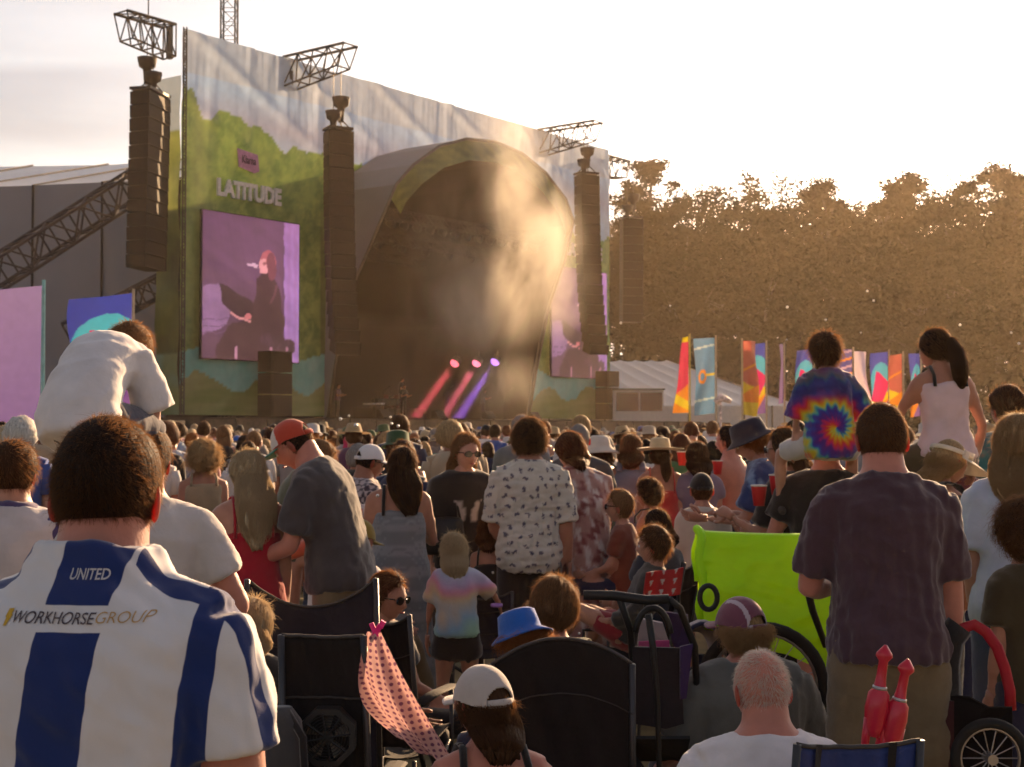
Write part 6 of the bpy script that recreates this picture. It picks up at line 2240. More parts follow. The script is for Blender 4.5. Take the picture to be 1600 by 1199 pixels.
sitter('seated child with dark pinned curls and bare shoulders, beside the sunglasses boy', (1012, 752), 9.6, 60, 1.45, sex='f', tone='warm', wear=[dict(kind='tank', mat=BLACK, name='vest'), trousers(NAVY)], hair=dict(style='curly', colour='dark', th=.12, n=900, slen=.03))
sitter('brown haired child lounging in a dark chair with knees up, right of centre', (1020, 826), 8.0, 74, 1.35, sex='c', hs=1.15, tone='fair', wear=[tee(cloth('dark_jumper', (.035, .033, .032)), sleeve=1.8), trousers(cloth('red_shorts', (.25, .02, .03)), len=.6)], hair=dict(style='short', colour='brown', th=.11, th_side=.09, n=1500, slen=.03), lean=-28, curve=10, legL=((.1, .9, .45), (.0, .4, -.9)), legR=((.1, .9, .35), (.0, .5, -.85)))
sitter('dark haired person seated behind the lounging child', (1026, 799), 8.6, 40, 1.5, sex='f', tone='warm', wear=[tee(cloth('dark_blue_top', (.03, .04, .06)))], hair=dict(style='bob', colour='dark', len=.05, n=1000))
def pastel(V, N):
    z = (V[:, 2] - V[:, 2].min()) / (np.ptp(V[:, 2]) + 1e-6) + .25 * snoise(V, 9, 4, 2)
    ks = np.array([-.2, .1, .3, .5, .7, .9, 1.2])
    cols = np.array([(.28, .44, .30), (.25, .42, .33), (.22, .34, .46), (.50, .36, .22), (.52, .20, .28), (.38, .30, .46), (.30, .42, .48)])
    return np.stack([np.interp(z, ks, cols[:, k]) for k in range(3)], -1)
person('small blonde girl in pastel tie-dye t-shirt and black shorts, leaning over', (708, 843), 7.9, 8, H=1.18, sex='c', hs=1.2, pelvis=False, tone='warm', wear=[tee(PRINT, loose=.016, print=pastel, sleeve=.75, hem=-.10), trousers(BLACK, len=.42, loose=.012, waist=.04)], hair=dict(style='long', colour='pale', len=.12, w=.062, n=2600), lean=6, curve=20, head=(-10, 22, -6), armL=((.25, .1, -1), (.05, .15, -1)), armR=((.75, .25, -.7), (.35, .35, -.9)))
person('child with brown bob and bare shoulders, back turned, between two women', (766, 810), 9.0, -6, sex='c', hs=1.2, tone='warm', wear=[dict(kind='tank', mat=BLACK, name='vest', neck=.72), trousers(NAVY)], hair=dict(style='bob', colour='auburn', len=.045, w=.07, n=1500, th=.09))
# purple wristband and walking stick of the pastel girl
g = G(); a = np.linspace(0, 6.283, 15); g.tube([(math.cos(q) * .03, math.sin(q) * .03, 0) for q in a], [(.004, .010)] * 15, 6, caps=False)
o = gobj('wristband', g, mat('band_lilac', (.30, .14, .42), .5), None, True, at(776, 946, 7.7)); tag(o, 'lilac wristband on the pastel girl\'s outstretched arm', 'wristband')

# ================================================================== things on the grass
# dotted muslin scarf clipped to the chair
kp = at(590, 985, 4.35)
def scarf_pos(U, V):
    # V 0 top knot .. 1 bottom, U across; gathered at the clip, bulging and swinging right
    lft = -.030 - .035 * np.sin(np.minimum(1, V * 1.3) * 2.0) + .115 * V ** 2.6
    rgt = .012 + .235 * V ** 1.05
    f1 = np.sin(U * 8.5 + 1.5 * V + .6 * np.sin(V * 7)) ; f2 = np.sin(U * 19 - 3 * V)
    x = lft + (rgt - lft) * U + .006 * f2 * V
    z = -.385 * V - .02 * V * np.sin(U * 3.1) + .075 * V * (1 - U) * V + .012 * np.sin(U * 6) * V
    y = -.03 + (.030 * f1 + .010 * f2) * np.sqrt(V) - .05 * np.sin(V * 2.6)
    return (x, y, z)
def scarf_col(U, V):
    x, y = (U - .3) * (3 + 13 * V), V * 21
    dx, dy = x - np.round(x), y - np.round(y)
    return where(dx * dx + dy * dy < .075, (.17, .06, .12), (.60 + 0 * U, .36 + 0 * U, .33 + 0 * U))
scarf = thing('dotted_scarf', 'pale pink scarf with dark dots clipped to the black chair', 'scarf', tuple(kp))
painted_grid('cloth', 170, 220, scarf_pos, scarf_col, mat('scarf_cloth', rough=.85, var=.05, attr='Col', trans=.35), scarf)
g = G(); g.box((0, -.03, .0), (.016, .012, .05), rotx(.2) @ roty(.5)); g.box((-.008, -.03, .005), (.014, .012, .045), roty(-.4)); g.box((.016, -.03, .022), (.016, .016, .022), roty(.5)); gobj('clip', g, mat('clip_pink', (.75, .02, .20), .4), scarf)
# small fan leaning on the chair
fp = at(512, 1150, 4.3)
fan = thing('portable_fan', 'small black octagonal fan standing beside the black chair', 'fan', (fp.x, 4.3, fp.z))
fb = mat('fan_black', (.02, .02, .021), .45)
oct_ = [(math.cos(R(22.5 + 45 * k)), math.sin(R(22.5 + 45 * k))) for k in range(8)]
g = G()
RO, RI = .092, .074
for y0, y1 in ((-.03, .03),):
    v = [(x * r_, y, z * r_) for y in (y0, y1) for r_ in (RO, RI) for x, z in oct_]
    f = []
    for k in range(8):
        q = (k + 1) % 8
        f += [(k, q, 8 + q, 8 + k), (16 + q, 16 + k, 24 + k, 24 + q), (k, 16 + k, 16 + q, q), (8 + k, 8 + q, 24 + q, 24 + k)]
    g.add(v, f)
gobj('frame', g, fb, fan)
g = G(); g.tube([(0, -.028, 0), (0, .028, 0)], [.022, .022], 16); gobj('hub', g, fb, fan)
for k in range(5):
    g = G(); a0 = k * 1.2566 + .3
    v = []
    for q in range(5):
        rr_ = .02 + .048 * q / 4
        for s, yy in ((-.30, -.012), (.30, .012)):
            v.append((rr_ * math.cos(a0 + s), yy, rr_ * math.sin(a0 + s)))
    g.add(v, [(2 * q, 2 * q + 1, 2 * q + 3, 2 * q + 2) for q in range(4)]); gobj('blade', g, mat('fan_blade', (.22, .19, .16), .35, trans=.4), fan)
for k in range(5):
    g = G(); rr_ = .03 + k * .009; aa = np.linspace(0, 6.283, 25); g.tube([(math.cos(q) * rr_, -.030, math.sin(q) * rr_) for q in aa], [.0012] * 25, 4, caps=False); gobj('grille_ring', g, fb, fan)
for k in range(4):
    g = G(); an = R(45 * k + 10); g.bar((math.cos(an) * RI, -.031, math.sin(an) * RI), (-math.cos(an) * RI, -.031, -math.sin(an) * RI), .003, 4); gobj('grille_bar', g, fb, fan)
g = G(); g.tube([(0, .02, -.09), (0, .03, -fp.z)], [.012, .02], 8); gobj('stand', g, fb, fan)
# rucksack left of the fan
rp = at(440, 1150, 4.2)
ruck = thing('rucksack', 'dark rucksack standing between football shirt man and small fan', 'rucksack', (rp.x, 4.2, 0))
g = G(); g.tube([(0, 0, .35), (0, 0, .42), (0, 0, .75), (0, 0, .86), (0, 0, .90)], [(.06, .05), (.075, .07), (.07, .065), (.06, .055), (.03, .03)], 14, ref=(1, 0, 0)); g.tube([(0, 0, 0), (0, 0, .36)], [(.07, .06), (.07, .06)], 12, ref=(1, 0, 0)); gobj('bag', g, cloth('ruck', (.05, .048, .05)), ruck, True)
g = G(); g.tube([(.05, -.05, .42), (.085, -.06, .6), (.07, -.05, .82), (.02, -.02, .89)], [(.012, .005)] * 4, 6); gobj('strap', g, BLACK, ruck, True)

# lime trailer canopy
lp = at(1105, 895, 6.0)
tr = thing('lime_trailer', 'bright lime green fabric canopy of a child trailer, right of centre', 'trailer', (lp.x, 6.0, 0), R(-4))
lime = mat('lime_fabric', (.40, .84, .004), .6, var=.08, trans=.32, tcol=(.80, .95, .01), bump=.15, bscale=8)
zt = at(1105, 828, 6.0).z; zb = at(1105, 975, 6.0).z
RR = (zt - zb) / 2
def can_pos(U, V):
    s_ = V * 2 - 1                           # -1 front hem, 0 taut top edge, 1 back hem
    t_ = np.abs(s_)
    rid = 1 - 2.0 * np.abs(snoise(np.stack([U * 1.6 - V * 2.2, V * 2.4 + U * .5], -1), 3.2, 61, 3))
    fold = .016 * rid * np.clip(t_ * 2.5, 0, 1) + .012 * np.sin((U * 5 - t_ * 4) * 3) * np.clip(t_ * 2, 0, 1) * (1 - U * .4)
    x = -.03 + U * .70
    y = np.sign(s_) * (.20 * t_ ** .75 + .02) + fold * np.where(s_ < 0, -1, 1) - .02
    z = zt - (zt - zb) * (.97 * t_ ** 1.25) - np.where(s_ < 0, t_ * U * .20, 0) - .012 * np.sin(U * 3.14) + .008 * np.sin(U * 17) * t_
    return (x, y, z)
painted_grid('canopy', 90, 90, can_pos, lambda U, V: (.3 + 0 * U, .62 + 0 * U, .012 + 0 * U), lime, tr)
g = G(); an = np.linspace(R(-80), R(190), 28); g.tube([(-.035 + .008 * math.sin(k), -math.cos(q) * RR * .80, (zt + zb) / 2 + math.sin(q) * RR * 1.02) for k, q in enumerate(an)], [.018] * 28, 8); gobj('rolled_rim', g, lime, tr, True)
g = G(); g.add([(.66, -.18, zb - .1), (.66, .18, zb - .1), (.66, .03, zt - .02), (.66, -.03, zt - .02)], [(0, 1, 2, 3)]); gobj('end_panel', g, lime, tr)
hb = mat('handle_black', (.012, .012, .013), .5)
q = lambda px, py, Y: tuple(Matrix.Rotation(R(4), 3, 'Z') @ (at(px, py, Y) - Vector(tr.location)))
g = G(); g.tube([q(1325, 893, 5.4), q(1280, 893, 5.4), q(1266, 898, 5.4), q(1260, 915, 5.4), q(1270, 955, 5.45), q(1290, 1010, 5.5)], [.016, .016, .016, .015, .014, .012], 10); gobj('push_handle', g, hb, tr, True)
g = G(); aa = np.linspace(0, 6.283, 22); c = np.array(q(1107, 934, 5.7)); g.tube([c + np.array([math.cos(k) * .035, 0, math.sin(k) * .048]) for k in aa], [.011] * 22, 8, caps=False); gobj('cup_holder', g, hb, tr, True)
g = G(); g.box((.25, .10, .42), (.60, .50, .30)); o = gobj('body', g, cloth('trailer_black', (.02, .018, .02)), tr); md = o.modifiers.new('b', 'BEVEL'); md.width = .05; md.segments = 3
def wheel(name, c, rad, parent, axis='x', tyre=.022, spokes=12):
    c = np.array(c, float)
    aa = np.linspace(0, 2 * math.pi, 33)
    pt = lambda a, r_: c + (np.array([0, math.cos(a) * r_, math.sin(a) * r_]) if axis == 'x' else np.array([math.cos(a) * r_, 0, math.sin(a) * r_]))
    g = G(); g.tube([pt(a, rad) for a in aa], [tyre] * 33, 8, caps=False); o = gobj(name, g, mat('tyre', (.012, .012, .012), .8), parent, True)
    g = G(); g.tube([pt(a, rad - tyre * .9) for a in aa], [tyre * .4] * 33, 6, caps=False)
    for k in range(spokes):
        g.bar(c, pt(k * 6.283 / spokes, rad - tyre), .002, 4)
    ax = np.array([.03, 0, 0]) if axis == 'x' else np.array([0, .03, 0])
    g.tube([c - ax, c + ax], [.018, .018], 10)
    gobj('rim', g, mat('rim_alu', (.35, .33, .32), .35, metal=.8), o)
    return o
wheel('wheel', q(1192, 1075, 5.55), .235, tr, 'y', .024, 20); wheel('wheel', (.25, .45, .25), .23, tr, 'y', .024, 20)
# purple pushchair
pp = at(1030, 1060, 5.2)
st = thing('pushchair', 'dark purple pushchair with long foam handlebar, right of the big black chair', 'pushchair', (pp.x, 5.2, 0))
Q = lambda px, py, Y: np.array(at(px, py, Y) - Vector(st.location))
g = G(); g.tube([Q(912, 930, 5.0), Q(960, 931, 5.0), Q(1010, 938, 5.0), Q(1045, 936, 5.0)], [.017, .018, .018, .017], 10); gobj('handlebar', g, hb, st, True)
g = G(); g.tube([Q(1045, 936, 5.0), Q(1062, 950, 5.02), Q(1085, 1010, 5.1), Q(1090, 1100, 5.2), Q(1080, 1190, 5.3)], [.013] * 5, 8); gobj('side_tube', g, hb, st, True)
g = G(); g.tube([Q(968, 935, 5.0), Q(985, 985, 5.08), Q(992, 1080, 5.15), Q(985, 1190, 5.25)], [.013] * 4, 8); gobj('side_tube', g, hb, st, True)
g = G(); g.tube([Q(1013, 960, 4.98), Q(1020, 1010, 4.97), Q(1027, 1090, 4.97), Q(1030, 1199, 4.97), Q(1031, 1290, 4.97)], [.013, .012, .010, .010, .010], 8); gobj('umbrella_shaft', g, hb, st, True)
def pan(name, pts, Y0, Y1, m):
    v = [tuple(Q(a, b, Y0 + (Y1 - Y0) * k / max(1, len(pts) - 1))) for k, (a, b) in enumerate(pts)]
    o = gobj(name, G().add(v, [tuple(range(len(v)))]), m, st); md = o.modifiers.new('s', 'SOLIDIFY'); md.thickness = .012
    return o
purp = cloth('pram_purple', (.045, .022, .085)); 
pan('back_panel', [(988, 1010), (1062, 1012), (1068, 1130), (1040, 1138), (992, 1130)], 5.1, 5.12, cloth('pram_black', (.02, .016, .02)))
pan('side_panel', [(1040, 955), (1075, 960), (1080, 1030), (1062, 1075), (1055, 1012)], 5.12, 5.2, purp)
pan('side_panel', [(1062, 1010), (1082, 1005), (1072, 1090), (1062, 1092)], 5.08, 5.1, purp)
pan('seat_lining', [(1000, 965), (1035, 972), (1048, 1012), (995, 1012)], 5.25, 5.3, mat('lining_pale', (.40, .33, .32), .8))
pan('blanket', [(998, 1002), (1045, 1000), (1046, 1016), (996, 1018)], 5.16, 5.16, mat('blanket_pink', (.40, .05, .16), .8))
g = G(); aa = np.linspace(.2, 2.9, 14); g.tube([Q(1020 + 28 * math.cos(a), 1000 - 50 * math.sin(a), 5.05) for a in aa], [.012] * 14, 8); gobj('hood_hoop', g, hb, st, True)
for px in (985, 1085):
    wheel('wheel', Q(px, 1300, 5.3) * [1, 1, 0] + [0, 0, .14], .12, st)
wheel('wheel', (0, .45, .12), .10, st)
pan('tray', [(985, 1150), (1078, 1150), (1070, 1185), (990, 1185)], 5.0, 5.3, hb)
# pale pram hood between pushchair and trailer
ph = thing('pale_pram_hood', 'pale pram hood with navy edge between pushchair and lime trailer', 'pram', tuple(at(1100, 1010, 5.6)))
aa = np.linspace(0, math.pi, 12)
v = [(.09 * math.cos(a) * s - .0, .25 * t_, .13 * math.sin(a) * s - .05) for t_, s in ((0, 1), (.3, 1.05), (.7, .9), (1, .55)) for a in aa]
g = G().add(v, [(r_ * 12 + k, r_ * 12 + k + 1, (r_ + 1) * 12 + k + 1, (r_ + 1) * 12 + k) for r_ in range(3) for k in range(11)]); o = gobj('hood', g, mat('hood_pale', (.42, .36, .36), .8), ph, True); md = o.modifiers.new('s', 'SOLIDIFY'); md.thickness = .01
g = G(); g.tube([(.1 * math.cos(a), -.005, .14 * math.sin(a) - .05) for a in aa], [.010] * 12, 6); gobj('edge', g, NAVY, ph, True)
g = G(); g.bar((0, .12, -.05), (0, .12, -.85), .02); g.box((0, .12, -.45), (.2, .3, .5)); gobj('carrycot', g, NAVY, ph)
# wagon with red hoop
wp = at(1530, 1060, 4.9)
wg = thing('wagon', 'dark festival wagon with red hooped opening at right edge', 'wagon', (wp.x, 4.9, 0))
QW = lambda px, py, Y: np.array(at(px, py, Y) - Vector(wg.location))
hoop = [(1489, 1095), (1488, 1040), (1493, 1000), (1505, 982), (1522, 976), (1541, 988), (1558, 1012), (1570, 1045), (1578, 1080), (1579, 1110)]
g = G(); g.tube([QW(a, b, 4.9) for a, b in hoop], [(.010, .020)] * len(hoop), 10, ref=(0, 1, 0)); gobj('hoop', g, mat('hoop_red', (.42, .012, .03), .5, trans=.2), wg, True)
g = G(); g.tube([QW(1480, 1095, 4.85), QW(1478, 1040, 4.85), QW(1484, 1000, 4.85), QW(1500, 978, 4.85)], [(.016, .05)] * 4, 8, ref=(0, 1, 0)); gobj('flap', g, BLACK, wg, True)
v = [QW(1330, 1092, 5.0), QW(1490, 1086, 4.85), QW(1515, 1088, 4.82), QW(1545, 1104, 4.8), QW(1582, 1104, 4.8), QW(1582, 1330, 4.8), QW(1330, 1330, 5.0)]
o = gobj('fabric_side', G().add(v, [tuple(range(7))]), mat('wagon_black', (.012, .010, .010), .95, spec=.05), wg); md = o.modifiers.new('s', 'SOLIDIFY'); md.thickness = .02; md.offset = -1
g = G(); g.box(QW(1460, 1150, 4.84), (.16, .02, .24)); o = gobj('pocket', g, cloth('wagon_pocket', (.05, .012, .014)), wg)
wheel('wheel', QW(1547, 1185, 4.68), .115, wg, 'y', .018, 14)
wheel('wheel', QW(1380, 1240, 4.75), .115, wg, 'y', .018, 14)
# two red squeaky toys poking up behind the blue chair
redp = mat('toy_red', (.50, .010, .035), .35, coat=.3)
for k, (x0, y0, x1, y1, lab) in enumerate(((1366, 1135, 1384, 1008, 'left'), (1393, 1150, 1419, 1030, 'right'))):
    a, b = at(x0, y0, 3.9), at(x1, y1, 3.9)
    t = thing('rubber_toy', 'shiny red rubber toy with silver collar behind blue chair, %s one of two' % lab, 'toy', tuple(a), 0, 'red rubber toys')
    d_ = np.array(b - a); L = np.linalg.norm(d_)
    P = lambda s, o=0: d_ * s + np.array([o, 0, 0])
    g = G(); g.tube([P(-.12), P(.0), P(.22), P(.40), P(.47), P(.62), P(.80), P(.86), P(.90), P(1.0)], [(.02, .02), (.028, .025), (.034, .03), (.030, .026), (.018, .018), (.014, .014), (.013, .013), (.024, .020), (.022, .018), (.004, .004)], 12); gobj('body', g, redp, t, True)
    for s in (-.016, .018):
        g = G(); g.tube([P(.1, s), P(-.12, s * 1.2), P(-.30, s * 1.1)], [.016, .012, .011], 8); gobj('leg', g, redp, t, True)
    g = G(); g.tube([P(.455), P(.495)], [.021, .020], 12); gobj('collar', g, mat('toy_collar', (.45, .42, .42), .3, metal=.6), t, True)
# red seat with white butterfly shapes, small
rs_ = thing('patterned_seat', 'red folding seat with white triangle print beside white t-shirt child', 'seat', tuple(at(1034, 912, 7.4)))
def rs_pos(U, V): return ((U - .5) * .19 + .02 * V, .03 * np.sin(U * 6), (V - .5) * .14 + .03 * (U - .5))
def rs_col(U, V):
    x, y = np.mod(U * 3.2, 1), np.mod(V * 2.6, 1)
    return where((np.abs(x - .5) < .33 * (y - .15)) & (y > .2) & (y < .75), (.5, .45, .45), (.42 + 0 * U, .02 + 0 * U, .025 + 0 * U))
o = painted_grid('fabric', 40, 34, rs_pos, rs_col, mat('seat_print', rough=.7, attr='Col', trans=.2), rs_); md = o.modifiers.new('s', 'SOLIDIFY'); md.thickness = .01
g = G(); g.bar((-.08, .02, -.05), (-.12, .1, -.9), .01); g.bar((.09, .02, -.05), (.13, .1, -.9), .01); gobj('frame', g, tube_m, rs_)

# soap bubbles drifting over the crowd
r = np.random.default_rng(21)
bub = bpy.data.materials.new('soap_film'); bub.use_nodes = True
n_, l_ = bub.node_tree.nodes, bub.node_tree.links
n_.remove(n_['Principled BSDF'])
tp, gl, mx, lw = n_.new('ShaderNodeBsdfTransparent'), n_.new('ShaderNodeBsdfGlossy'), n_.new('ShaderNodeMixShader'), n_.new('ShaderNodeLayerWeight')
gl.inputs['Roughness'].default_value = .30; lw.inputs['Blend'].default_value = .6
l_.new(lw.outputs['Fresnel'], mx.inputs[0]); l_.new(tp.outputs[0], mx.inputs[1]); l_.new(gl.outputs[0], mx.inputs[2]); l_.new(mx.outputs[0], n_['Material Output'].inputs['Surface'])
D, F_ = sphere_dirs(14, 10)
bm_ = make_mesh('soap_bubble', D, F_, [bub], None, True)
spots = [(563, 800), (612, 803), (607, 840), (612, 822), (636, 745), (545, 650), (556, 665), (532, 655), (610, 652), (612, 662), (622, 666), (597, 770), (590, 775), (680, 830), (625, 853), (560, 735), (1355, 455), (1365, 470), (1230, 480), (1215, 528), (1229, 531), (1540, 612), (1546, 618), (1533, 610), (1550, 626), (1580, 520), (1592, 537), (1414, 585), (1345, 520), (1500, 508), (970, 505), (1047, 478), (905, 990), (948, 835), (960, 845), (972, 858), (955, 850), (966, 840), (805, 890), (770, 895), (700, 862), (1290, 500), (1440, 640), (655, 690)]
ORD = ['first', 'second', 'third', 'fourth', 'fifth', 'sixth', 'seventh', 'eighth', 'ninth', 'tenth', 'eleventh', 'twelfth', 'thirteenth', 'fourteenth', 'fifteenth', 'sixteenth', 'seventeenth', 'eighteenth', 'nineteenth', 'twentieth']
ORD += ['twenty-' + q for q in ORD[:9]] + ['thirtieth']
cnt = {True: 0, False: 0}
spots.sort()
for k, (px, py) in enumerate(spots):
    Y = r.uniform(7.0, 13) if py > 640 else r.uniform(11, 22)
    o = link('soap_bubble', bm_, None, at(px, py, Y)); s = r.uniform(.006, .012) * Y / (8 if py > 640 else 13); o.scale = (s, s, s)
    tag(o, 'tiny soap bubble %s, %s from the left' % ('before the dark trees' if py <= 640 else 'among the crowd', ORD[cnt[py <= 640]]), 'bubble', 'soap bubbles')
    cnt[py <= 640] += 1
# ================================================================== the crowd behind: simple figures sharing a few meshes
def crowd_mesh(seed, sex, hair, hat=None, arms=None, bare=False):
    r = np.random.default_rng(seed)
    rig = Rig(sex=sex, lean=2, curve=6 + 6 * r.random(), head=(r.uniform(-25, 25), r.uniform(0, 14), r.uniform(-5, 5)), build=r.uniform(.95, 1.12), **(arms or {}))
    H = 1.0 / rig.top[2]
    g = G()
    lo = .008
    g.add(*ring_loft([rig.sect(t, lo, .086 if t < .7 else 0) for t in np.linspace(-.12, .99, 9)], 12), 2)
    nb, nt = rig.neck
    g.tube([nb - rig.dir(1) * .02, nt], [.036, .032], 8, 0)
    for q in (-1, 1):
        a, e, w, u, f = rig.arm[q]
        sl = 0 if bare else 2
        g.tube([nb * .62 + a * .38 - np.array([0, 0, .006]), a + u * .0], [.028, .034], 8, sl)
        g.tube([a - u * .01, a + u * .03, a + u * .11], [.03, .038, .037], 8, sl)
        g.tube([a + u * .08, e, w, w + f * .05], [.027, .024, .016, .014], 7, 0)
        h, kn, an, u2, f2 = rig.leg[q]
        g.tube([h + np.array([0, 0, .03]), h + u2 * .1, kn, an], [.056, .052, .04, .03], 8, 3)
        g.tube([an + np.array([0, -.03, -.01]), an + np.array([0, .08, -.025])], [.028, .02], 7, 3)
    W = lambda p: p @ rig.hr.T * rig.hh + rig.hc
    D, F_ = sphere_dirs(20, 15)
    g.add(W(head_pts(D.copy())), F_, 0)
    for q in (-1, 1):
        De, Fe = sphere_dirs(8, 6)
        g.add(W(De * np.array([.035, .075, .13]) + np.array([q * .35, -.04, -.06])), Fe, 0)
    line = {'short': 'short', 'bald': 'bald'}.get(hair, 'long')
    th0 = {'short': .06, 'bald': .015, 'curly': .20}.get(hair, .09)
    hsc = scalp(D, line)
    nrm = D / np.array([.335, .425, .5]); nrm /= np.linalg.norm(nrm, axis=1)[:, None]
    cap = head_pts(D.copy(), False) + nrm * (th0 * sstep(hsc / .14) * (1 + .25 * snoise(D, 6, seed, 3)) + .008)[:, None]
    ok = hsc > -.03
    g.add(W(cap), [f for f in F_ if all(ok[list(f)])], 1)
    if hair in ('long', 'bob'):
        L = .15 if hair == 'long' else .06
        b0 = W(np.array([[0, -.22, .0]]))[0]
        g.tube([b0, b0 + np.array([0, -.012, -.05]), b0 + np.array([0, -.02, -.07 - L * .5]), b0 + np.array([0, -.02, -.07 - L])], [(.05, .03), (.056, .03), (.052, .026), (.03, .014)], 10, 1, ref=(1, 0, 0))
    if hair == 'pony':
        b0 = W(np.array([[0, -.46, .15]]))[0]
        g.tube([b0, b0 + np.array([0, -.03, -.01]), b0 + np.array([0, -.03, -.07]), b0 + np.array([0, -.02, -.13])], [.014, .02, .02, .006], 8, 1)
    if hat:
        pr = {'bucket': [(.0, .62), (.30, .60), (.42, .52), (.46, .17), (.64, .03)], 'straw': [(.0, .60), (.30, .62), (.40, .35), (.46, .20), (.80, .20)], 'cap': [(0, .60), (.25, .57), (.40, .42), (.45, .18), (.45, .12)]}[hat]
        K = 16
        v = [(math.sin(6.2832 * k / K) * a * .92, math.cos(6.2832 * k / K) * a * 1.12, z) for a, z in pr for k in range(K)]
        g.add(W(np.array(v)), [(i * K + k, i * K + (k + 1) % K, (i + 1) * K + (k + 1) % K, (i + 1) * K + k) for i in range(len(pr) - 1) for k in range(K)], 4)
        if hat == 'cap':
            v = [(math.sin(a) * .38, .45 * math.cos(a) + s * .35 * max(0, math.cos(a)), .14 - .05 * s) for s in (0, 1) for a in np.linspace(-1, 1, 7)]
            g.add(W(np.array(v)), [(k, k + 1, 8 + k, 7 + k) for k in range(6)], 4)
    # fine flyaway hairs
    n = 260 if hair != 'bald' else 90
    dd = rand_dirs(n * 3, r); dd = dd[scalp(dd, line) > .02][:n]; n = len(dd)
    nn = dd / np.array([.335, .425, .5]); nn /= np.linalg.norm(nn, axis=1)[:, None]
    p = head_pts(dd.copy(), False) + nn * (th0 * .9)
    dr = nn * .6 + r.normal(size=(n, 3)) * .5
    dr /= np.linalg.norm(dr, axis=1)[:, None]
    sd = np.cross(dr, r.normal(size=(n, 3))); sd /= np.linalg.norm(sd, axis=1)[:, None]
    L = r.uniform(.05, .13, n)[:, None]
    V = np.stack([p - sd * .009, p + sd * .009, p + dr * L], 1).reshape(-1, 3)
    if not hat:
        g.add(W(V), [(3 * k, 3 * k + 1, 3 * k + 2) for k in range(n)], 5)
    v = g.verts() * H
    return make_mesh('person', v, g.f, [], g.m, True)
UPA = dict(armL=((.35, .2, 1), (.0, .2, 1)), armR=((.2, .1, -1), (0, .3, -1)))
UPB = dict(armL=((.35, .3, 1), (.1, .2, 1)), armR=((.35, .3, 1), (.0, .2, 1)))
BENT = dict(armL=((.2, .2, -1), (-.2, .9, .2)), armR=((.2, .2, -1), (-.2, .9, .3)))
VARS = []
for k, (sx_, hr_, ht_, ar_, br_) in enumerate([('m', 'short', None, None, False), ('m', 'short', None, BENT, False), ('m', 'curly', None, None, False), ('m', 'bald', None, None, False), ('f', 'long', None, None, True), ('f', 'long', None, BENT, False),
        ('f', 'bob', None, None, False), ('f', 'pony', None, None, True), ('f', 'curly', None, None, False), ('m', 'short', 'cap', None, False), ('m', 'short', 'bucket', None, False), ('f', 'bob', 'bucket', None, True), ('f', 'long', 'straw', None, True), ('m', 'short', None, UPA, False), ('f', 'long', None, UPB, False), ('m', 'short', 'straw', None, False)]):
    VARS.append((crowd_mesh(300 + k, sx_, hr_, ht_, ar_, br_), sx_, hr_, ht_, ar_))
for v_ in VARS:
    for q in range(6):
        v_[0].materials.append(None)
TOPS = {'white': (.55, .52, .52), 'grey': (.22, .21, .22), 'black': (.018, .016, .017), 'navy': (.02, .025, .06), 'red': (.34, .02, .03), 'pale blue': (.30, .36, .46), 'olive': (.11, .10, .05), 'tan': (.36, .27, .18), 'teal': (.04, .16, .16), 'pink': (.48, .22, .26), 'mustard': (.36, .22, .03), 'plum': (.09, .035, .07), 'blue': (.04, .08, .28), 'green': (.05, .14, .05)}
top_names = list(TOPS)
tw_ = np.array([5, 4, 5, 3, 1.6, 2, 1.5, 2, 1, 1.2, .7, 1.2, 1.6, 1.0]); tw_ = tw_ / tw_.sum()
HATS = {'cream': (.5, .42, .32), 'black': (.02, .02, .02), 'straw': (.48, .34, .18), 'white': (.6, .57, .55), 'blue': (.03, .08, .3), 'green': (.05, .1, .04)}
bott = [cloth('bottom_navy', (.02, .02, .04)), cloth('bottom_denim', (.06, .08, .14)), cloth('bottom_khaki', (.18, .13, .08)), cloth('bottom_black', (.015, .013, .014))]
r = np.random.default_rng(77)
taken = [(p.location.x, p.location.y) for p in PEOPLE]
MARKS = [(0, 'by lilac flag'), (90, 'by blue flag'), (250, 'below left screen'), (470, 'by second speaker stack'), (600, 'left of smoke'), (720, 'below the smoke'), (850, 'below right screen'), (960, 'before cabin'), (1045, 'below flags'), (1200, 'by tie-dye child'), (1360, 'between shoulder riders'), (1480, 'at far right')]
def front_ok(x, y):
    p = Vector((x, y, 0)) - A0
    return p.dot(ND) > 8.0 or p.dot(UD) < -6
cands = []
for Y0, Y1, sp, tries in ((10.0, 13.0, .72, 700), (13.0, 20, .68, 3000), (20, 30, .74, 5000), (30, 52, .95, 7000)):
    for _ in range(tries):
        y = math.sqrt(r.uniform(Y0 ** 2, Y1 ** 2))
        px = r.uniform(-30, 1640)
        x = (px - 800) / FPX * y
        if y < 13 and 250 < px < 1250 and not (600 < px < 720):
            continue
        if px < 260 and y > 38:
            continue
        if not front_ok(x, y):
            continue
        if any((x - a) ** 2 + (y - b) ** 2 < sp * sp for a, b in taken):
            continue
        taken.append((x, y)); cands.append((y, x, px))
cands.sort()
near = cands[:265]
far = cands[265:]
zone = lambda y: 'near row' if y < 14.5 else ('middle rows' if y < 19 else 'far rows')
hn = list(HAIRC)
hwt = np.array([2, 5, 6, 2, 3, 3, 1, 1.6, .6, .6, .1]); hwt = hwt / hwt.sum()
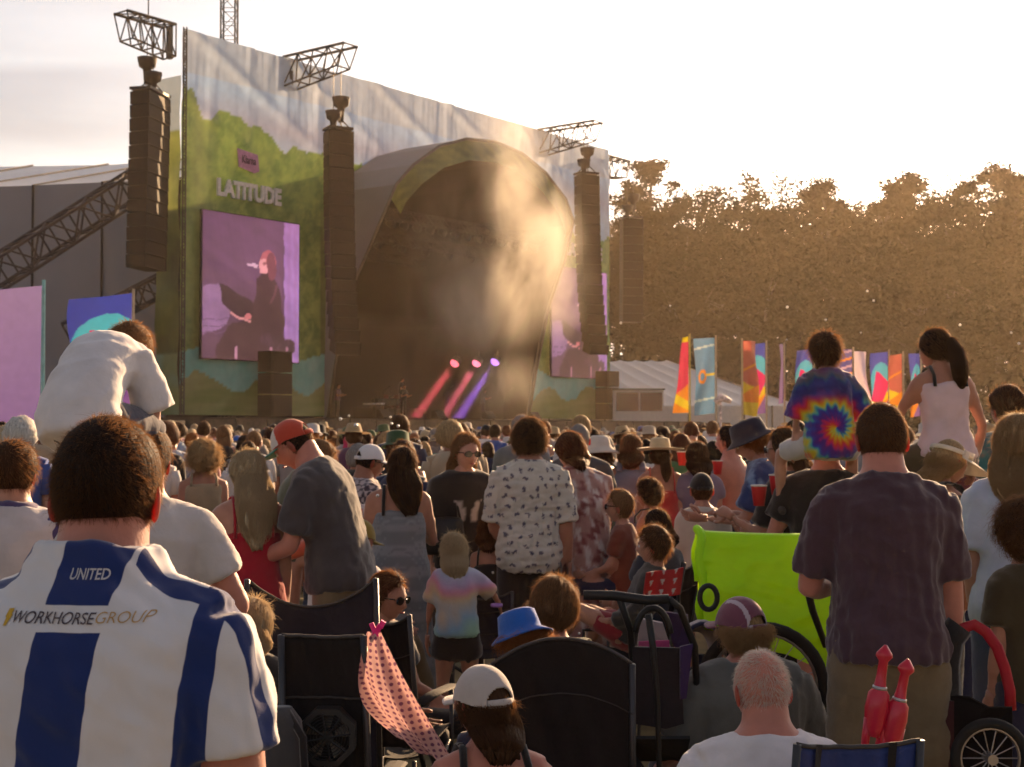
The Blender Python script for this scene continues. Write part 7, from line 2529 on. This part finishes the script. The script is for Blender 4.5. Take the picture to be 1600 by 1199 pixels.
for y, x, px in near:
    k = int(r.choice(len(VARS), p=np.array([7, 4, 2, 2, 6, 4, 4, 3, 2, 3, 2, 2, 1.2, .0, .0, .8]) / 43.0))
    me, sx_, hr_, ht_, ar_ = VARS[k]
    hcol = hn[int(r.choice(len(hn), p=hwt))]
    tn = top_names[int(r.choice(len(top_names), p=tw_))]
    hatn = list(HATS)[int(r.integers(len(HATS)))] if ht_ != 'straw' else 'straw'
    H = r.normal(1.74, .06) if sx_ == 'm' else r.normal(1.63, .06)
    H = min(H, 1.86)
    o = link('person', me, None, (x, y, 0), R(r.normal(0, 16) - 6))
    o.scale = (H, H, H)
    sk = skin_mat(['fair', 'warm', 'pink', 'tan', 'brown'][int(r.choice(5, p=[.3, .27, .25, .13, .05]))])[0]
    ms = [sk, hair_mats(hcol)[0], cloth('top_' + tn.replace(' ', '_'), TOPS[tn]), bott[int(r.integers(4))], cloth('hat_' + hatn, HATS[hatn], trans=.25), hair_mats(hcol)[1]]
    for q in range(6):
        o.material_slots[q].link = 'OBJECT'; o.material_slots[q].material = ms[q]
    mk = [m for a, m in MARKS if px >= a][-1] if px >= 0 else MARKS[0][1]
    hw = {'pale': 'pale blond', 'light': 'light brown', 'pinkdye': 'pink', 'dark': 'dark', 'black': 'black'}.get(hcol, hcol)
    st_ = {'long': 'long ', 'bob': 'bobbed ', 'pony': 'tied back ', 'curly': 'curly ', 'short': 'short ', 'bald': 'thin '}[hr_]
    lab = 'person in %s %s' % (hatn, {'cap': 'cap', 'bucket': 'bucket hat', 'straw': 'hat'}[ht_]) if ht_ else 'person with %s%s hair' % (st_, hw)
    if ht_ == 'straw':
        lab = 'person in straw hat'
    lab += ' and %s top%s, %s %s' % (tn, ' cheering' if ar_ in (UPA, UPB) else '', zone(y), mk)
    tag(o, lab, 'person', 'people in the standing crowd')
dup_seen = {}
for o in [q for q in COL.objects if q.get('group') == 'people in the standing crowd']:
    dup_seen.setdefault(o['label'], []).append(o)
for lab, os_ in dup_seen.items():
    if len(os_) > 1:
        os_.sort(key=lambda q: q.location.x / q.location.y)
        for k, q in enumerate(os_):
            q['label'] = lab + (', left one' if k == 0 else (', right one' if k == len(os_) - 1 else ', middle one'))
# the packed rows farther off: one mass
bm_v, bm_f, bm_c, nb_ = [], [], [], 0
hairc = [HAIRC[k] for k in hn]
cache = {}
for k, v_ in enumerate(VARS):
    me = v_[0]
    V = np.empty(len(me.vertices) * 3); me.vertices.foreach_get('co', V); V = V.reshape(-1, 3)
    mi = np.empty(len(me.polygons), np.int32); me.polygons.foreach_get('material_index', mi)
    fs = [tuple(p.vertices) for p in me.polygons]
    keep = [i for i, f in enumerate(fs) if mi[i] != 3 and V[list(f), 2].mean() > .74 and mi[i] != 5]
    cache[k] = (V, [fs[i] for i in keep], mi[keep])
for (y, x, px) in far:
    k = int(r.choice(len(VARS), p=np.array([7, 4, 2, 2, 6, 4, 4, 3, 2, 3, 2, 2, 1.2, .0, .0, .8]) / 43.0))
    V, fs, mi = cache[k]
    H = r.normal(1.69, .07)
    a = R(r.normal(-6, 16))
    P = (V @ rotz(a).T) * H + np.array([x, y, 0])
    used = sorted(set(i for f in fs for i in f)); remap = {u: i + nb_ for i, u in enumerate(used)}
    bm_v.append(P[used]); nb_ += len(used)
    bm_f += [tuple(remap[i] for i in f) for f in fs]
    cols = [(.36, .16, .10), hairc[int(r.choice(len(hn), p=hwt))], TOPS[top_names[int(r.choice(len(top_names), p=tw_))]], (.03, .03, .05), list(HATS.values())[int(r.integers(6))], (.14, .07, .03)]
    bm_c += [cols[i] for i in mi]
if bm_v:
    me = make_mesh('crowd', np.concatenate(bm_v), bm_f, [mat('crowd_colours', rough=.85, var=.1, attr='Col', trans=.12, sheen=.3)], None, True)
    a = me.attributes.new('Col', 'FLOAT_COLOR', 'FACE')
    a.data.foreach_set('color', np.c_[np.array(bm_c), np.ones(len(bm_c))].astype(np.float32).ravel())
    o = link('crowd', me); tag(o, 'packed crowd of small heads in front of the stage', 'crowd'); struct(o, 'stuff')

# musicians deep in the stage
for k, (u, n, lab, top_) in enumerate(((14.6, .4, 'musician at the grand piano on the dark stage', 'black'), (11.6, -1.5, 'musician in dark clothes at the left of the stage', 'plum'), (19.5, -4.2, 'drummer behind the kit deep in the stage', 'black'), (22.6, -.6, 'musician in dark clothes at the right of the stage', 'navy'))):
    o = link('person', VARS[(1, 1, 0, 5)[k]][0], None, F(u, n, DECK + (.6 if k == 2 else 0)), R(-125 + 20 * k))
    o.scale = (1.75, 1.75, 1.75)
    ms = [skin_mat('warm')[0], hair_mats('dark')[0], cloth('top_' + top_, TOPS[top_]), bott[3], cloth('hat_black', HATS['black']), hair_mats('dark')[1]]
    for q in range(6):
        o.material_slots[q].link = 'OBJECT'; o.material_slots[q].material = ms[q]
    tag(o, lab, 'person', 'musicians on stage')
# ================================================================== air: evening haze and stage smoke
def volume_material(name, density, colour, aniso):
    m = bpy.data.materials.new(name)
    m.use_nodes = True
    n, l = m.node_tree.nodes, m.node_tree.links
    n.remove(n['Principled BSDF'])
    v = n.new('ShaderNodeVolumePrincipled')
    v.inputs['Color'].default_value = (*colour, 1)
    v.inputs['Density'].default_value = density
    v.inputs['Anisotropy'].default_value = aniso
    l.new(v.outputs[0], n['Material Output'].inputs['Volume'])
    return m, v
HAZE = 0.00031
m, v = volume_material('evening_haze', HAZE, (1.0, 0.79, 0.57), 0.55)
g = G(); g.box((0, 120, 22), (330, 300, 46))
o = gobj('haze', g, m)
tag(o, 'warm evening haze hanging over the whole field', 'haze')
struct(o, 'stuff')

m, v = volume_material('stage_smoke', 1.0, (1.0, 0.95, 0.87), 0.35)
n, l = m.node_tree.nodes, m.node_tree.links
tc = n.new('ShaderNodeTexCoord')
# blobs: (centre, radii, weight) in metres relative to the smoke object
sc0 = at(770, 420, 70.5)
def blob(px, py, Y, rx, ry, rz, w):
    p = at(px, py, Y) - sc0
    sub = n.new('ShaderNodeVectorMath'); sub.operation = 'SUBTRACT'
    sub.inputs[1].default_value = p
    dv = n.new('ShaderNodeVectorMath'); dv.operation = 'DIVIDE'
    dv.inputs[1].default_value = (rx, ry, rz)
    ln = n.new('ShaderNodeVectorMath'); ln.operation = 'LENGTH'
    l.new(tc.outputs['Object'], sub.inputs[0])
    l.new(sub.outputs[0], dv.inputs[0])
    l.new(dv.outputs[0], ln.inputs[0])
    mr = n.new('ShaderNodeMapRange')
    mr.interpolation_type = 'SMOOTHSTEP'
    mr.inputs['From Min'].default_value = 0.0
    mr.inputs['From Max'].default_value = 1.0
    mr.inputs['To Min'].default_value = w
    mr.inputs['To Max'].default_value = 0.0
    l.new(ln.outputs['Value'], mr.inputs['Value'])
    return mr.outputs['Result']
B = [blob(800, 300, 70.5, 2.6, 2.4, 5.2, .80), blob(838, 380, 70.5, 3.0, 2.4, 4.2, .95), blob(785, 450, 70.5, 3.8, 2.4, 3.8, .80), blob(740, 480, 71, 4.6, 2.4, 3.6, .85),
     blob(868, 440, 70.5, 2.2, 2.0, 3.6, .60), blob(805, 225, 70.5, 2.6, 2.2, 3.6, .65), blob(785, 600, 70.5, 2.8, 1.6, 2.3, .70), blob(705, 400, 71, 3.4, 2.2, 5.6, .36)]
acc = B[0]
for s in B[1:]:
    ad = n.new('ShaderNodeMath'); ad.operation = 'MAXIMUM'
    l.new(acc, ad.inputs[0]); l.new(s, ad.inputs[1])
    acc = ad.outputs[0]
mp = n.new('ShaderNodeMapping'); mp.inputs['Scale'].default_value = (1, 1, .55)
l.new(tc.outputs['Object'], mp.inputs['Vector'])
nz = n.new('ShaderNodeTexNoise'); nz.inputs['Scale'].default_value = .50; nz.inputs['Detail'].default_value = 6.0; nz.inputs['Roughness'].default_value = .64
nz.inputs['Distortion'].default_value = .6
l.new(mp.outputs[0], nz.inputs['Vector'])
mr = n.new('ShaderNodeMapRange'); mr.inputs['From Min'].default_value = .36; mr.inputs['From Max'].default_value = .74
l.new(nz.outputs['Fac'], mr.inputs['Value'])
mu = n.new('ShaderNodeMath'); mu.operation = 'MULTIPLY'
l.new(acc, mu.inputs[0]); l.new(mr.outputs['Result'], mu.inputs[1])
m2 = n.new('ShaderNodeMath'); m2.operation = 'MULTIPLY'; m2.inputs[1].default_value = .70
l.new(mu.outputs[0], m2.inputs[0])
l.new(m2.outputs[0], v.inputs['Density'])
g = G(); g.box((0.2, .2, 0.2), (12.6, 5.2, 16.0))
o = gobj('stage_smoke', g, m, None, False, sc0)
tag(o, 'golden sunlit smoke drifting in front of the stage arch', 'smoke')
struct(o, 'stuff')

# thin fog inside the stage house that carries the light beams
m, v = volume_material('stage_fog', 0.008, (.9, .85, .9), 0.2)
g = G(); g.box((0, 4.6, 5.2), (14.5, 8.0, 5.6))
o = gobj('stage_fog', g, m, None, False, F(UC, 0, 0), ANG)
tag(o, 'thin fog inside the dark stage lit by coloured beams', 'fog')
struct(o, 'stuff')
